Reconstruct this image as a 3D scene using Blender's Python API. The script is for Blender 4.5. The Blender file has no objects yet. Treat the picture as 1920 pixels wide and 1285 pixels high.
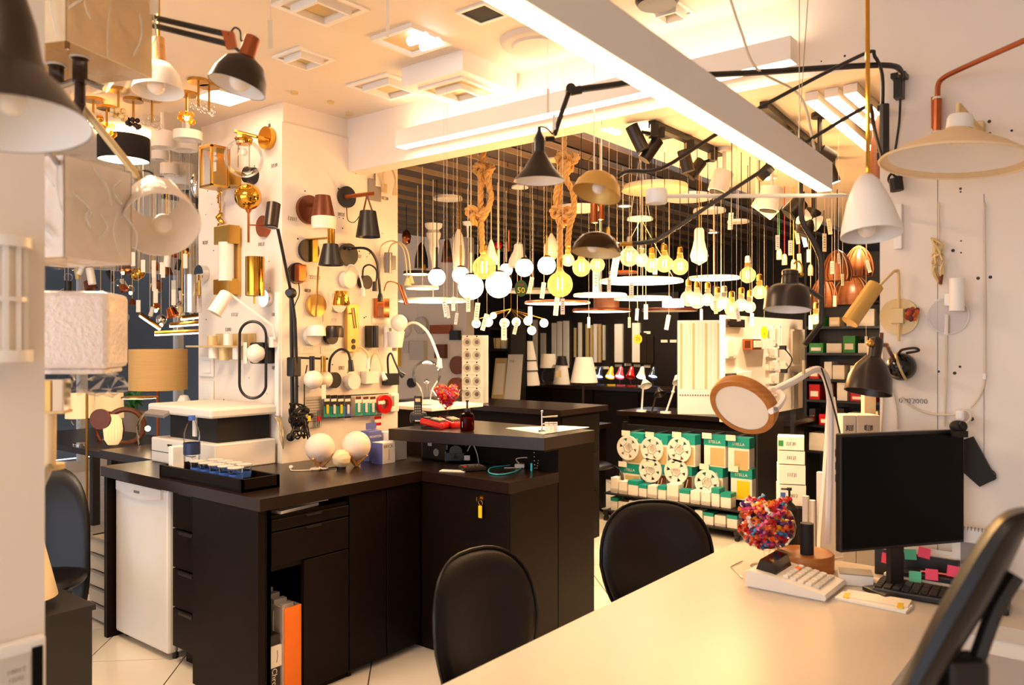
import bpy, bmesh, math, random
from mathutils import Vector, Matrix
random.seed(7)
SC = bpy.context.scene
COL = SC.collection
F = 1493.0; CX = 960.0; CY = 642.5; H = 1.52
YAW = math.radians(38.56)
# ---------------------------------------------------------------- camera
cam = bpy.data.cameras.new('camera'); cam.sensor_width = 36; cam.lens = 36*F/1920
cam.clip_start = .02; cam.dof.use_dof = True; cam.dof.focus_distance = 4.0; cam.dof.aperture_fstop = 3.6
co = bpy.data.objects.new('camera', cam); COL.objects.link(co)
co.location = (0, 0, H); co.rotation_euler = (math.pi/2, 0, YAW); SC.camera = co
# ---------------------------------------------------------------- world, exposure
w = bpy.data.worlds.new('world'); SC.world = w; w.use_nodes = True
bg = w.node_tree.nodes['Background']; bg.inputs[0].default_value = (.80, .86, 1.0, 1); bg.inputs[1].default_value = 1.7
SC.view_settings.view_transform = 'Standard'; SC.view_settings.look = 'None'
SC.view_settings.gamma = 1; SC.view_settings.use_curve_mapping = False
SC.view_settings.exposure = 1.0
# ---------------------------------------------------------------- warm fill lights added under the ceiling, outside the view
def area(name, loc, sx, sy, power, col, rot=(0, 0, 0)):
    l = bpy.data.lights.new(name, 'AREA'); l.shape = 'RECTANGLE'; l.size = sx; l.size_y = sy; l.energy = power; l.color = col
    o = bpy.data.objects.new(name, l); COL.objects.link(o); o.location = loc; o.rotation_euler = rot; return o
WARM = (1, .75, .49)
area('added_fill_light', (-.4, -.4, 2.77), 1.2, .6, 7, WARM)
area('added_fill_light', (-2.95, 1.05, 2.77), .6, 1.0, 32, WARM)

# ---------------------------------------------------------------- projection of photo pixels to places in the room
CS, SN = math.cos(YAW), math.sin(YAW)
def ray(u):
    t = (u-CX)/F
    return (-SN+CS*t, CS+SN*t)
def AT(u, v, d):
    a, b = ray(u); return Vector((a*d, b*d, H-(v-CY)/F*d))
def ATY(u, v, Y): return AT(u, v, Y/ray(u)[1])
def ATX(u, v, X): return AT(u, v, X/ray(u)[0])
def ATZ(u, v, z): return AT(u, v, (H-z)*F/(v-CY))
def K(d): return d/F
RIGHT = Vector((CS, SN, 0)); FWD = Vector((-SN, CS, 0)); UP = Vector((0, 0, 1))

# ---------------------------------------------------------------- shapes
class FT(tuple): pass   # a face that stays flat shaded
class S:
    def __init__(s, v=None, f=None): s.v = v or []; s.f = f or []
    def __add__(s, o):
        n = len(s.v); return S(s.v+o.v, s.f+[type(q)(i+n for i in q) for q in o.f])
    def tr(s, M): return S([M @ p for p in s.v], s.f)
    def mv(s, *a):
        d = Vector(a[0]) if len(a) == 1 else Vector(a); return S([p+d for p in s.v], s.f)
    def rot(s, axis, deg, o=(0, 0, 0)):
        M = Matrix.Rotation(math.radians(deg), 4, axis); o = Vector(o); return S([M @ (p-o)+o for p in s.v], s.f)
def join(*a):
    r = S([], [])
    for x in a: r = r+x
    return r
def frame(ax):
    z = Vector(ax).normalized()
    x = Vector((1, 0, 0)) if abs(z.x) < .8 else Vector((0, 1, 0))
    y = z.cross(x).normalized(); x = y.cross(z).normalized()
    return x, y, z
def lathe(prof, o=(0, 0, 0), ax=(0, 0, 1), n=24, sx=1, sy=1):
    """prof: (radius, height along the axis)"""
    o = Vector(o); x, y, z = frame(ax); V = []; Fc = []; rings = []
    for r, h in prof:
        if r < 1e-5: V.append(o+z*h); rings.append([len(V)-1])
        else:
            i0 = len(V)
            for k in range(n):
                a = 2*math.pi*k/n; V.append(o+x*(r*math.cos(a)*sx)+y*(r*math.sin(a)*sy)+z*h)
            rings.append(list(range(i0, i0+n)))
    for A, B in zip(rings, rings[1:]):
        for k in range(n):
            k2 = (k+1) % n
            if len(A) == 1 and len(B) == 1: continue
            if len(A) == 1: Fc.append((A[0], B[k2], B[k]))
            elif len(B) == 1: Fc.append((A[k], A[k2], B[0]))
            else: Fc.append((A[k], A[k2], B[k2], B[k]))
    return S(V, Fc)
def solid(prof): return [(0, prof[0][1])]+list(prof)+[(0, prof[-1][1])]
def shell(prof, th):
    """open shade with wall thickness"""
    return list(prof)+[(max(r-th, .0005), h) for r, h in reversed(prof)]+[prof[0]]
def cyl(o, ax, r, h, n=20, r2=None): return lathe(solid([(r, 0), (r if r2 is None else r2, h)]), o, ax, n)
def cylp(a, b, r, n=16, r2=None):
    a = Vector(a); b = Vector(b); return cyl(a, b-a, r, (b-a).length, n, r2)
def sph(c, r, n=24, m=12, sc=(1, 1, 1)):
    p = [(r*math.sin(math.pi*i/m), -r*math.cos(math.pi*i/m)) for i in range(m+1)]
    p[0] = (0, -r); p[-1] = (0, r); s = lathe(p, (0, 0, 0), (0, 0, 1), n); c = Vector(c)
    return S([Vector((q.x*sc[0], q.y*sc[1], q.z*sc[2]))+c for q in s.v], s.f)
def box(c, s, rz=0, b=0, R=None):
    hx, hy, hz = s[0]/2, s[1]/2, s[2]/2
    if b <= 0:
        v = [Vector((x, y, z)) for x in (-hx, hx) for y in (-hy, hy) for z in (-hz, hz)]
        f = [(0, 1, 3, 2), (4, 6, 7, 5), (0, 4, 5, 1), (2, 3, 7, 6), (0, 2, 6, 4), (1, 5, 7, 3)]
    else:
        b = min(b, hx*.9, hy*.9, hz*.9); bm = bmesh.new(); bmesh.ops.create_cube(bm, size=1)
        for q in bm.verts: q.co = Vector((q.co.x*2*hx, q.co.y*2*hy, q.co.z*2*hz))
        bmesh.ops.bevel(bm, geom=list(bm.edges), offset=b, segments=2, affect='EDGES', profile=.5)
        bm.verts.index_update(); v = [q.co.copy() for q in bm.verts]; f = [tuple(q.index for q in fc.verts) for fc in bm.faces]; bm.free()
    f = [FT(q) for q in f]
    M = R.to_4x4() if R is not None else Matrix.Rotation(math.radians(rz), 4, 'Z')
    c = Vector(c); return S([M @ p+c for p in v], f)
def bx(x0, x1, y0, y1, z0, z1, b=0): return box(((x0+x1)/2, (y0+y1)/2, (z0+z1)/2), (abs(x1-x0), abs(y1-y0), abs(z1-z0)), b=b)
def sm(pts, k=6, closed=False):
    P = [Vector(p) for p in pts]; n = len(P); out = []
    for i in range(n if closed else n-1):
        p0 = P[(i-1) % n] if closed or i > 0 else P[0]; p1 = P[i]; p2 = P[(i+1) % n]
        p3 = P[(i+2) % n] if closed or i+2 < n else P[-1]
        for j in range(k):
            t = j/k; out.append(.5*((2*p1)+(p2-p0)*t+(2*p0-5*p1+4*p2-p3)*t*t+(3*p1-p0-3*p2+p3)*t**3))
    if not closed: out.append(P[-1])
    return out
def tube(pts, r, n=8, closed=False):
    P = [Vector(p) for p in pts]; m = len(P); V = []; Fc = []
    R = r if isinstance(r, (list, tuple)) else [r]*m
    t0 = (P[1]-P[0]).normalized(); nx = frame(t0)[0]
    for i in range(m):
        if closed: t = (P[(i+1) % m]-P[i-1]).normalized()
        else: t = (P[min(i+1, m-1)]-P[max(i-1, 0)]).normalized()
        nx = (nx-t*nx.dot(t)).normalized(); ny = t.cross(nx)
        for k in range(n):
            a = 2*math.pi*k/n; V.append(P[i]+nx*(R[i]*math.cos(a))+ny*(R[i]*math.sin(a)))
    for i in range(m if closed else m-1):
        for k in range(n):
            j = (i+1) % m; Fc.append((i*n+k, i*n+(k+1) % n, j*n+(k+1) % n, j*n+k))
    if not closed: Fc += [tuple(range(n-1, -1, -1)), tuple((m-1)*n+k for k in range(n))]
    return S(V, Fc)
def prism(poly, z0, z1):
    n = len(poly); V = [Vector((p[0], p[1], z0)) for p in poly]+[Vector((p[0], p[1], z1)) for p in poly]
    return S(V, [tuple(range(n-1, -1, -1)), tuple(range(n, 2*n))]+[(i, (i+1) % n, n+(i+1) % n, n+i) for i in range(n)])
def torus(c, R, r, ax=(0, 0, 1), n=28, m=8):
    x, y, z = frame(ax); c = Vector(c)
    return tube([c+x*R*math.cos(2*math.pi*i/n)+y*R*math.sin(2*math.pi*i/n) for i in range(n)], r, m, True)
def basis(o, x, y, z):
    x, y, z = Vector(x).normalized(), Vector(y).normalized(), Vector(z).normalized(); o = Vector(o)
    return Matrix(((x.x, y.x, z.x, o.x), (x.y, y.y, z.y, o.y), (x.z, y.z, z.z, o.z), (0, 0, 0, 1)))
_tx = {}
def text(s, size):
    """flat lettering in the x-z plane facing -y, centred"""
    if s not in _tx:
        c = bpy.data.curves.new('lettering', 'FONT'); c.body = s; c.size = 1; c.align_x = 'CENTER'; c.align_y = 'CENTER'; c.resolution_u = 2
        o = bpy.data.objects.new('lettering', c); COL.objects.link(o)
        m = o.evaluated_get(bpy.context.evaluated_depsgraph_get()).to_mesh()
        _tx[s] = ([v.co.copy() for v in m.vertices], [tuple(p.vertices) for p in m.polygons])
        bpy.data.objects.remove(o); bpy.data.curves.remove(c)
    v, f = _tx[s]; return S([Vector((p.x*size, 0, p.y*size)) for p in v], list(f))
def scribble(w, h, seed, n=5):
    """hand-written price: a few pen strokes in the x-z plane"""
    r = random.Random(seed); out = S([], [])
    for i in range(n):
        x = -w/2+w*(i+.5)/n; k = r.choice((0, 1, 2)); s = w/n*.38
        if k == 0: p = [(x, 0, h/2), (x-s*.2, 0, -h/2)]
        elif k == 1: p = [(x-s, 0, h*.4), (x+s, 0, h*.3), (x-s*.3, 0, -h*.5), (x+s, 0, -h*.4)]
        else: p = [(x+s*math.cos(a), 0, h*.45*math.sin(a)) for a in (0, 1.3, 2.5, 3.8, 5.1, 6.2)]
        out = out+tube(p, h*.055, 4)
    return out

def W(r, u, f): return RIGHT*r+UP*u+FWD*f
DOWN = (0, 0, -1)
def L(u, v, d, prof, ax=DOWN, sh=0, n=24, cap=False):
    """turned shape: photo pixel and distance of its start, profile in photo pixels (radius, run along the axis)"""
    k = K(d); p = [(r*k, h*k) for r, h in prof]
    if sh: p = shell(p, sh)
    elif cap: p = solid(p)
    return lathe(p, AT(u, v, d), ax, n)
def dome(t, u, v, d, prof, ax, mo, mi='white', n=44, name='shade'):
    """open shade with a separate light-coloured lining"""
    k = K(d); t.p(name, L(u, v, d, prof, ax, sh=.0012, n=n), M[mo]); e = .0016/k
    t.p('inner_liner', L(u, v, d, [(max(r-e, .5), h-(.5 if i == len(prof)-1 else -.6)) for i, (r, h) in enumerate(prof)], ax, n=n), M[mi])
def tb(pts, r, n=8, s=0):
    """bar through photo pixels (u, v, distance)"""
    P = [AT(*q) for q in pts]
    if s: P = sm(P, s)
    return tube(P, r, n)
def ball(u, v, d, r, n=24, m=14, sc=(1, 1, 1)): return sph(AT(u, v, d), r*K(d), n, m, sc)
def pbox(u0, v0, u1, v1, d, th, b=0, rz=None):
    """upright box facing the camera line (or turned rz), front face given by photo pixels"""
    a = AT((u0+u1)/2, (v0+v1)/2, d); k = K(d)
    return box(a, (abs(u1-u0)*k, th, abs(v1-v0)*k), math.degrees(YAW) if rz is None else rz, b)
# ---------------------------------------------------------------- objects
def mesh(name, s, mat, smooth=40):
    m = bpy.data.meshes.new(name); m.from_pydata([tuple(p) for p in s.v], [], s.f)
    m.materials.append(mat); 
    if smooth: m.shade_smooth(); m.set_sharp_from_angle(angle=math.radians(smooth))
    fl = [i for i, q in enumerate(s.f) if type(q) is FT]
    for i in fl: m.polygons[i].use_smooth = False
    m.update(); return m
class T:
    """one thing: an Empty at its base whose children are its parts. World-space shapes unless rz or loc-space is wanted (local=True)"""
    def __init__(s, name, label, cat, loc=(0, 0, 0), rz=0, group=None, local=False):
        o = bpy.data.objects.new(name, None); COL.objects.link(o); o.empty_display_size = .05
        o.location = loc; o.rotation_euler = (0, 0, math.radians(rz)); o['label'] = label; o['category'] = cat
        if group: o['group'] = group
        s.o = o; s.loc = Vector(loc); s.local = local or rz != 0
    def p(s, name, shape, mat, label=None, of=None):
        if not s.local: shape = shape.mv(-s.loc)
        o = bpy.data.objects.new(name, mesh(name, shape, mat)); COL.objects.link(o); o.parent = of or s.o
        if label: o['label'] = label
        return o
def one(name, label, cat, shape, mat, loc=None, group=None, rz=None):
    if loc is None:
        n = len(shape.v); loc = sum(shape.v, Vector())/n; loc.z = min(p.z for p in shape.v); shape = shape.mv(-loc)
    elif rz is None: shape = shape.mv(-Vector(loc))
    o = bpy.data.objects.new(name, mesh(name, shape, mat)); COL.objects.link(o); o.location = loc
    if rz: o.rotation_euler = (0, 0, math.radians(rz))
    o['label'] = label; o['category'] = cat
    if group: o['group'] = group
    return o
def struct(name, shape, mat, parent=None, label=None):
    o = bpy.data.objects.new(name, mesh(name, shape, mat)); COL.objects.link(o)
    if parent: o.parent = parent
    else: o['kind'] = 'structure'
    if label: o['label'] = label
    return o
def dup(t, loc, rz=None, label=None, group=None):
    r = t.copy(); COL.objects.link(r); r.location = loc
    if rz is not None: r.rotation_euler = (0, 0, math.radians(rz))
    if label: r['label'] = label
    if group: r['group'] = group
    for ch in list(t.children):
        c = ch.copy(); COL.objects.link(c); c.parent = r
        for g in list(ch.children):
            d = g.copy(); COL.objects.link(d); d.parent = c
    return r

# ---------------------------------------------------------------- materials
def lin(c):
    if isinstance(c, str): c = tuple(int(c[i:i+2], 16)/255 for i in (0, 2, 4))
    return tuple((x/12.92 if x <= .04045 else ((x+.055)/1.055)**2.4) for x in c)
def mat(name, col, rough=.5, metal=0, var=.08, scale=6, bump=0, bscale=60, em=0, emcol=None, stretch=None, spec=.5, coat=0, trans=0):
    m = bpy.data.materials.new(name); m.use_nodes = True; nt = m.node_tree; N = nt.nodes; L = nt.links
    b = N['Principled BSDF']; c = lin(col)
    tc = N.new('ShaderNodeTexCoord'); mp = N.new('ShaderNodeMapping'); L.new(tc.outputs['Object'], mp.inputs[0])
    if stretch: mp.inputs['Scale'].default_value = stretch
    nz = N.new('ShaderNodeTexNoise'); nz.inputs['Scale'].default_value = scale; nz.inputs['Detail'].default_value = 3
    L.new(mp.outputs[0], nz.inputs['Vector'])
    rp = N.new('ShaderNodeMix'); rp.data_type = 'RGBA'
    rp.inputs[6].default_value = tuple(x*(1-var) for x in c)+(1,); rp.inputs[7].default_value = tuple(min(1, x*(1+var)) for x in c)+(1,)
    L.new(nz.outputs[0], rp.inputs[0]); L.new(rp.outputs[2], b.inputs['Base Color'])
    b.inputs['Roughness'].default_value = rough; b.inputs['Metallic'].default_value = metal
    b.inputs['Specular IOR Level'].default_value = spec; b.inputs['Coat Weight'].default_value = coat
    if trans: b.inputs['Transmission Weight'].default_value = trans
    if bump:
        bn = N.new('ShaderNodeTexNoise'); bn.inputs['Scale'].default_value = bscale; L.new(mp.outputs[0], bn.inputs['Vector'])
        bp = N.new('ShaderNodeBump'); bp.inputs['Strength'].default_value = bump; bp.inputs['Distance'].default_value = .004
        L.new(bn.outputs[0], bp.inputs['Height']); L.new(bp.outputs[0], b.inputs['Normal'])
    if em:
        b.inputs['Emission Color'].default_value = tuple(lin(emcol or col))+(1,); b.inputs['Emission Strength'].default_value = em
    return m
def film(name, tint, refl=.12, rough=.05, bump=0, bscale=8, haze=0, hazecol='f0e0d0', fmax=.6, tl=0):
    """thin clear sheet: transparent with fresnel gloss, optional milky haze"""
    m = bpy.data.materials.new(name); m.use_nodes = True; nt = m.node_tree; N = nt.nodes; L = nt.links
    N.remove(N['Principled BSDF']); out = N['Material Output']
    tr = N.new('ShaderNodeBsdfTransparent'); tr.inputs[0].default_value = tuple(lin(tint))+(1,)
    gl = N.new('ShaderNodeBsdfGlossy'); gl.inputs['Roughness'].default_value = rough
    fr = N.new('ShaderNodeLayerWeight'); fr.inputs[0].default_value = refl
    mx = N.new('ShaderNodeMixShader'); ml = N.new('ShaderNodeMath'); ml.operation = 'MULTIPLY'; ml.inputs[1].default_value = fmax; L.new(fr.outputs['Fresnel'], ml.inputs[0]); L.new(ml.outputs[0], mx.inputs[0]); L.new(tr.outputs[0], mx.inputs[1]); L.new(gl.outputs[0], mx.inputs[2])
    last = mx
    if bump:
        bn = N.new('ShaderNodeTexNoise'); bn.inputs['Scale'].default_value = bscale; bn.inputs['Detail'].default_value = 4
        bp = N.new('ShaderNodeBump'); bp.inputs['Strength'].default_value = bump; bp.inputs['Distance'].default_value = .008
        tc = N.new('ShaderNodeTexCoord'); L.new(tc.outputs['Object'], bn.inputs['Vector'])
        L.new(bn.outputs[0], bp.inputs['Height']); L.new(bp.outputs[0], gl.inputs['Normal']); L.new(bp.outputs[0], fr.inputs['Normal'])
    if haze:
        df = N.new('ShaderNodeBsdfDiffuse'); df.inputs[0].default_value = tuple(lin(hazecol))+(1,)
        m2 = N.new('ShaderNodeMixShader'); m2.inputs[0].default_value = haze; L.new(last.outputs[0], m2.inputs[1]); L.new(df.outputs[0], m2.inputs[2]); last = m2
    if tl:
        tn = N.new('ShaderNodeBsdfTranslucent'); tn.inputs[0].default_value = tuple(lin(tint))+(1,)
        m3 = N.new('ShaderNodeMixShader'); m3.inputs[0].default_value = tl; L.new(last.outputs[0], m3.inputs[1]); L.new(tn.outputs[0], m3.inputs[2]); last = m3
    L.new(last.outputs[0], out.inputs[0]); return m
def glow(name, col, strength):
    return mat(name, col, .5, 0, .01, 3, em=strength, emcol=col)
def woodmat(name, a, rough, coat=0, stretch=(1.2, 1.2, 26)):
    return mat(name, a, rough, 0, .35, 5, bump=.12, bscale=12, stretch=stretch, coat=coat)
M = {}
M['wall'] = mat('painted_wall', 'e9ddd0', .55, var=.02, scale=2)
M['ceil'] = mat('painted_ceiling', 'e2d3c0', .6, var=.02, scale=2)
M['panel'] = mat('white_display_board', 'eadfd3', .42, var=.02, scale=3)
M['grout'] = mat('dark_grout', '4a3c30', .8)
M['tile'] = mat('cream_floor_tile', 'f1e4d0', .16, var=.05, scale=3, coat=.2)
M['dark'] = mat('dark_stained_wood', '110803', .45, 0, .35, 4, bump=.1, bscale=10, stretch=(3, 3, 40), spec=.14)
M['darktop'] = mat('dark_stained_worktop', '20120b', .28, 0, .3, 4, bump=.06, bscale=10, stretch=(30, 3, 3), spec=.4)
M['black'] = mat('black_powder_coat', '191412', .38, 0, .1)
M['blackgl'] = mat('gloss_black_plastic', '080606', .16, 0, .1)
M['rubber'] = mat('matt_black_rubber', '100d0c', .7)
M['leather'] = mat('black_leatherette', '090504', .34, 0, .15, 30, bump=.12, bscale=260, spec=.35)
M['white'] = mat('white_enamel', 'eee8e0', .3, 0, .02)
M['whitem'] = mat('white_matt_plastic', 'e6ded4', .55, 0, .03)
M['desk'] = mat('white_gloss_laminate', 'c9bcac', .3, 0, .02, spec=.14)
M['brass'] = mat('brushed_brass', 'c89a48', .28, 1, .08, 20)
M['gold'] = mat('polished_gold', 'd9a03c', .08, 1, .03)
M['satin'] = mat('satin_gold_paint', 'd2a75a', .42, .5, .05)
M['champ'] = mat('champagne_paint', 'd8bd86', .45, .25, .04)
M['copper'] = mat('polished_copper', 'c8713f', .1, 1, .04)
M['copperp'] = mat('copper_lacquer', 'a4552c', .3, .6, .08)
M['brown'] = mat('brown_lacquer', '6a3418', .35, .3, .1)
M['chrome'] = mat('chrome', 'd8d6d4', .05, 1, .02)
M['steel'] = mat('brushed_steel', '9a948c', .3, 1, .05)
M['graph'] = mat('graphite_metal', '3a302a', .32, .6, .08)
M['grey'] = mat('grey_plastic', '8d857d', .5)
M['lgrey'] = mat('light_grey_plastic', 'c9c1b8', .45)
M['cord'] = mat('black_cable', '14100e', .5)
M['wcord'] = mat('white_cable', 'dccdb8', .5)
M['rope'] = mat('jute_rope', 'bf8f4c', .85, 0, .25, 60, bump=.5, bscale=160)
M['wood'] = woodmat('honey_wood', 'b06d2c', .4)
M['wood2'] = woodmat('light_pine', 'd9a05c', .5)
M['walnut'] = woodmat('walnut_wood', '7a431f', .4)
M['cream'] = mat('cream_fabric', 'e8cfa6', .8, 0, .06, 40, bump=.1, bscale=200)
M['whitef'] = mat('white_fabric', 'eee2d6', .8, 0, .03, 40, bump=.08, bscale=200)
M['straw'] = mat('straw_fabric', 'dcb06e', .8, 0, .14, 5, stretch=(1, 1, 40), bump=.15, bscale=40)
M['glass'] = film('clear_glass', 'ffffff', .18, .02)
M['amberg'] = film('amber_glass', 'ffdc98', .15, .03, tl=.055)
M['bulbg'] = film('clear_bulb_glass', 'fff6e6', .15, .02, tl=.03)
M['brownb'] = film('brown_bottle_glass', 'a85218', .2, .04)
M['wrap'] = film('clear_wrapping_film', 'ffffff', .12, .1, bump=.25, bscale=22, fmax=.6)
M['bubble'] = mat('bubble_wrap', 'efe2d8', .25, 0, .05, 60, bump=.9, bscale=90, coat=.4)
M['opal'] = mat('opal_glass_unlit', 'f0e4d4', .2, 0, .02, coat=.3)
M['globe'] = glow('lit_opal_globe', 'ffdca8', 6)
M['disc'] = glow('lit_diffuser', 'ffdfb0', 9)
M['fil'] = glow('lit_filament', 'ffc060', 60)
M['strip'] = glow('lit_led_strip', 'ffe2ba', 6)
M['cool'] = glow('lit_cool_led', 'dfe8ff', 3.5)
M['paper'] = mat('white_paper', 'efe8de', .7, 0, .03)
M['tag'] = mat('price_card', 'f2e6d4', .6, 0, .03)
M['ink'] = mat('dark_ink', '3a2c24', .7)
M['orange'] = mat('orange_paper', 'ff7a12', .6)
M['teal'] = mat('teal_print', '16988c', .45)
M['red'] = mat('red_plastic', 'c81818', .2, coat=.4)
M['blue'] = mat('blue_print', '3b5fae', .5)
M['lilac'] = mat('lilac_blue_card', '5b62a8', .5)
M['yellow'] = mat('yellow_plastic', 'f2c80c', .4)
M['green'] = mat('green_plastic', '2c8a3c', .5)
M['leaf'] = mat('plant_leaf', '2c8a34', .45, 0, .3)
M['pink'] = mat('pink_note', 'ff4a6c', .6)
M['mint'] = mat('green_note', '58b890', .6)
M['screen'] = mat('dark_screen', '030303', .3, spec=.12)
M['slat'] = mat('taupe_ceiling_slat', '3a2a20', .5, 0, .1)
M['lip'] = mat('slat_edge', '8d7a68', .5)
M['fold_glint'] = film('film_fold_glint', 'ffffff', .5, .1, haze=.5, hazecol='ffffff', fmax=.6)  # whitish haze puts the film's bright streaks into the colour
M['slate'] = mat('dark_plenum', '1d1512', .8)
M['purple'] = mat('purple_card', '6a4a86', .5)
M['dgreen'] = mat('dark_green_card', '2c4a1c', .5)
M['wglow'] = glow('dim_lit_shade', 'ffdca4', .22)
M['strip2'] = glow('lit_desk_diffuser', 'ffdfb2', 3.0)
# ================================================================ the room
floor = struct('floor', bx(-11, 3, -3, 9.2, -.06, -.004), M['grout'])
# tiles laid diagonally, 45 cm
TS = .45; ta = math.radians(45); tx, ty = Vector((math.cos(ta), math.sin(ta), 0)), Vector((-math.sin(ta), math.cos(ta), 0))
o0 = ATZ(160, 1243, 0)
tm = mesh('tile', box((0, 0, -.002), (TS-.006, TS-.006, .008), 45), M['tile'])
far = S([], [])
cand = []
for i in range(-26, 27):
    for j in range(-26, 27):
        c = Vector((o0.x, o0.y, 0))+tx*((i+.5)*TS)+ty*((j+.5)*TS)
        if not (-10.9 < c.x < 2.9 and -2.9 < c.y < 9.1): continue
        d = -SN*c.x+CS*c.y; u = CX+F*(CS*c.x+SN*c.y)/d if d > .5 else -9e3; v = CY+F*H/d if d > .5 else 9e3
        hid = (-3.5 < c.x < -2.5 and 2.2 < c.y < 3.2) or (-1.1 < c.x < -.3 and c.y < 2.8 and c.y > 1.2) or (c.x > -.5 and c.y > 3.1)
        vis = -40 < u < 1960 and 700 < v < 1460 and not hid and c.y < 7.6 and c.x > -8
        cand.append((0 if vis else 1, d if d > 0 else 99, c))
cand.sort(key=lambda q: (q[0], q[1]))
for k, (h_, d, c) in enumerate(cand):
    if h_ == 0 and k < 290:
        o = bpy.data.objects.new('tile', tm); COL.objects.link(o); o.location = c; o.parent = floor
    else: far = far+box((c.x, c.y, -.002), (TS-.006, TS-.006, .008), 45)
ft = struct('tile_field', far, M['tile'], floor); ft['kind'] = 'stuff'

ceiling = struct('ceiling', bx(-11, 3, -3, 3.08, 2.79, 2.86)+bx(-11, -6.0, 3.08, 9.0, 2.79, 2.86), M['ceil'])
struct('wall_header', bx(-3.56, 3, 2.96, 3.08, 2.49, 2.79), M['wall'])
wr = struct('wall_right', bx(-.725, 3, 2.96, 3.08, 0, 2.49), M['wall'])
struct('wall_pillar', bx(-4.36, -3.56, 2.53, 3.34, 0, 2.79), M['wall'])
struct('trim_1', bx(-4.37, -3.551, 2.518, 2.53, 0.3, 2.68), M['panel'])
struct('trim_2', bx(-3.56, -3.548, 2.515, 3.34, .80, 2.68), M['panel'])
# screw holes and small dents left in the boards
hol = S([], [])
rh = random.Random(3)
for i in range(26):
    hol = hol+cyl((-3.5475, rh.uniform(2.6, 3.28), rh.uniform(1.2, 2.62)), (1, 0, 0), rh.choice((.003, .004, .005)), .0012, 8)
    hol = hol+cyl((rh.uniform(-4.3, -3.6), 2.5178, rh.uniform(1.1, 2.6)), (0, -1, 0), rh.choice((.003, .004)), .0012, 8)
struct('screw_holes', hol, M['ink'], bpy.data.objects['wall_pillar'])
hol = S([], [])
for u, v, r in ((1787, 470, 4), (1802, 452, 2), (1802, 474, 2), (1834, 522, 4), (1857, 520, 4), (1801, 354, 3), (1801, 360, 2), (1855, 228, 4), (1856, 250, 3), (1897, 245, 3), (1760, 697, 3), (1790, 700, 4), (1800, 688, 3), (1822, 786, 5), (1584, 105, 3), (1540, 115, 2)):
    p = ATY(u, v, 2.96); hol = hol+cyl(p, (0, -1, 0), r*.0014, .0012, 8)
struct('screw_holes', hol, M['ink'], wr)
# lines of the boards on the right wall
seam = S([], [])
for u in (1758, 1845):
    p = ATY(u, 0, 2.96); seam = seam+bx(p.x-.001, p.x+.001, 2.9585, 2.962, .75 if u < 1800 else 1.1, 2.1 if u < 1800 else 2.0)
struct('board_joint', seam, M['grey'], wr)

# room beyond the header: dark plenum with slats, and a lower white ceiling at the right
struct('ceiling_plenum', bx(-6.0, -2.05, 3.08, 9.0, 2.78, 2.86), M['slate'])
sl = mesh('slat', box((0, 0, 0), (.15, 5.5, .03)), M['slat'])
lip = mesh('slat_lip', box((0, 0, 0), (.009, 5.5, .034)), M['lip'])
for i in range(15):
    x = -2.2-.26*i; o = bpy.data.objects.new('slat', sl); COL.objects.link(o); o.location = (x, 5.85, 2.64); o.parent = bpy.data.objects['ceiling_plenum']
    q = bpy.data.objects.new('slat_lip', lip); COL.objects.link(q); q.location = (.081, 0, 0); q.parent = o
struct('ceiling_white', bx(-2.05, 3, 3.08, 9.0, 2.50, 2.56), M['ceil'])
struct('wall_back', bx(-9.2, 3, 8.6, 8.72, 0, 2.8), M['slate'])
struct('wall_side', bx(-9.85, -5.55, 6.2, 6.32, 0, 2.79), M['wall'])
struct('wall_far_right', bx(-.3, -.2, 3.08, 8.6, 0, 2.5), M['slate'])
# storefront at the far left: mullions and panes, street beyond
sf = struct('window_1', bx(-9.9, -9.82, 0, 6.2, 0, .12)+bx(-9.9, -9.82, 0, 6.2, 2.4, 2.8)+join(*[bx(-9.92, -9.8, y-.04, y+.04, .1, 2.42) for y in (.2, 1.6, 3.0, 4.2, 5.4, 6.16)]), M['lgrey'])
for y0, y1 in ((.24, 1.56), (1.64, 2.96), (3.04, 4.16), (4.24, 5.36), (5.44, 6.12)):
    struct('pane', bx(-9.865, -9.855, y0, y1, .12, 2.4), M['glass'], sf)
M['street'] = mat('evening_street', '0b0b0c', .7, 0, .7, 1.4)
struct('wall_street', bx(-12.6, -12.5, -3, 8, -.2, 3.5), M['street'])
# near wall at the left edge of the picture
dL = 1.42; eL = AT(84, 640, dL)
wl = struct('wall_left', bx(eL.x-.08, eL.x, .05, eL.y, 0, 2.79), M['wall'])
struct('wall_far_left', bx(-9.9, -9.8, 6.3, 8.72, 0, 2.86), M['slate'])
# walls outside the view, with the shop window behind the camera
struct('wall_east', bx(3, 3.1, -3.1, 3.08, 0, 2.86), M['wall'])
struct('wall_behind', bx(-11, -4.6, -3.1, -3, 0, 2.86)+bx(1.4, 3.1, -3.1, -3, 0, 2.86)+bx(-4.6, 1.4, -3.1, -3, 0, .3)+bx(-4.6, 1.4, -3.1, -3, 2.45, 2.86), M['wall'])
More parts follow.
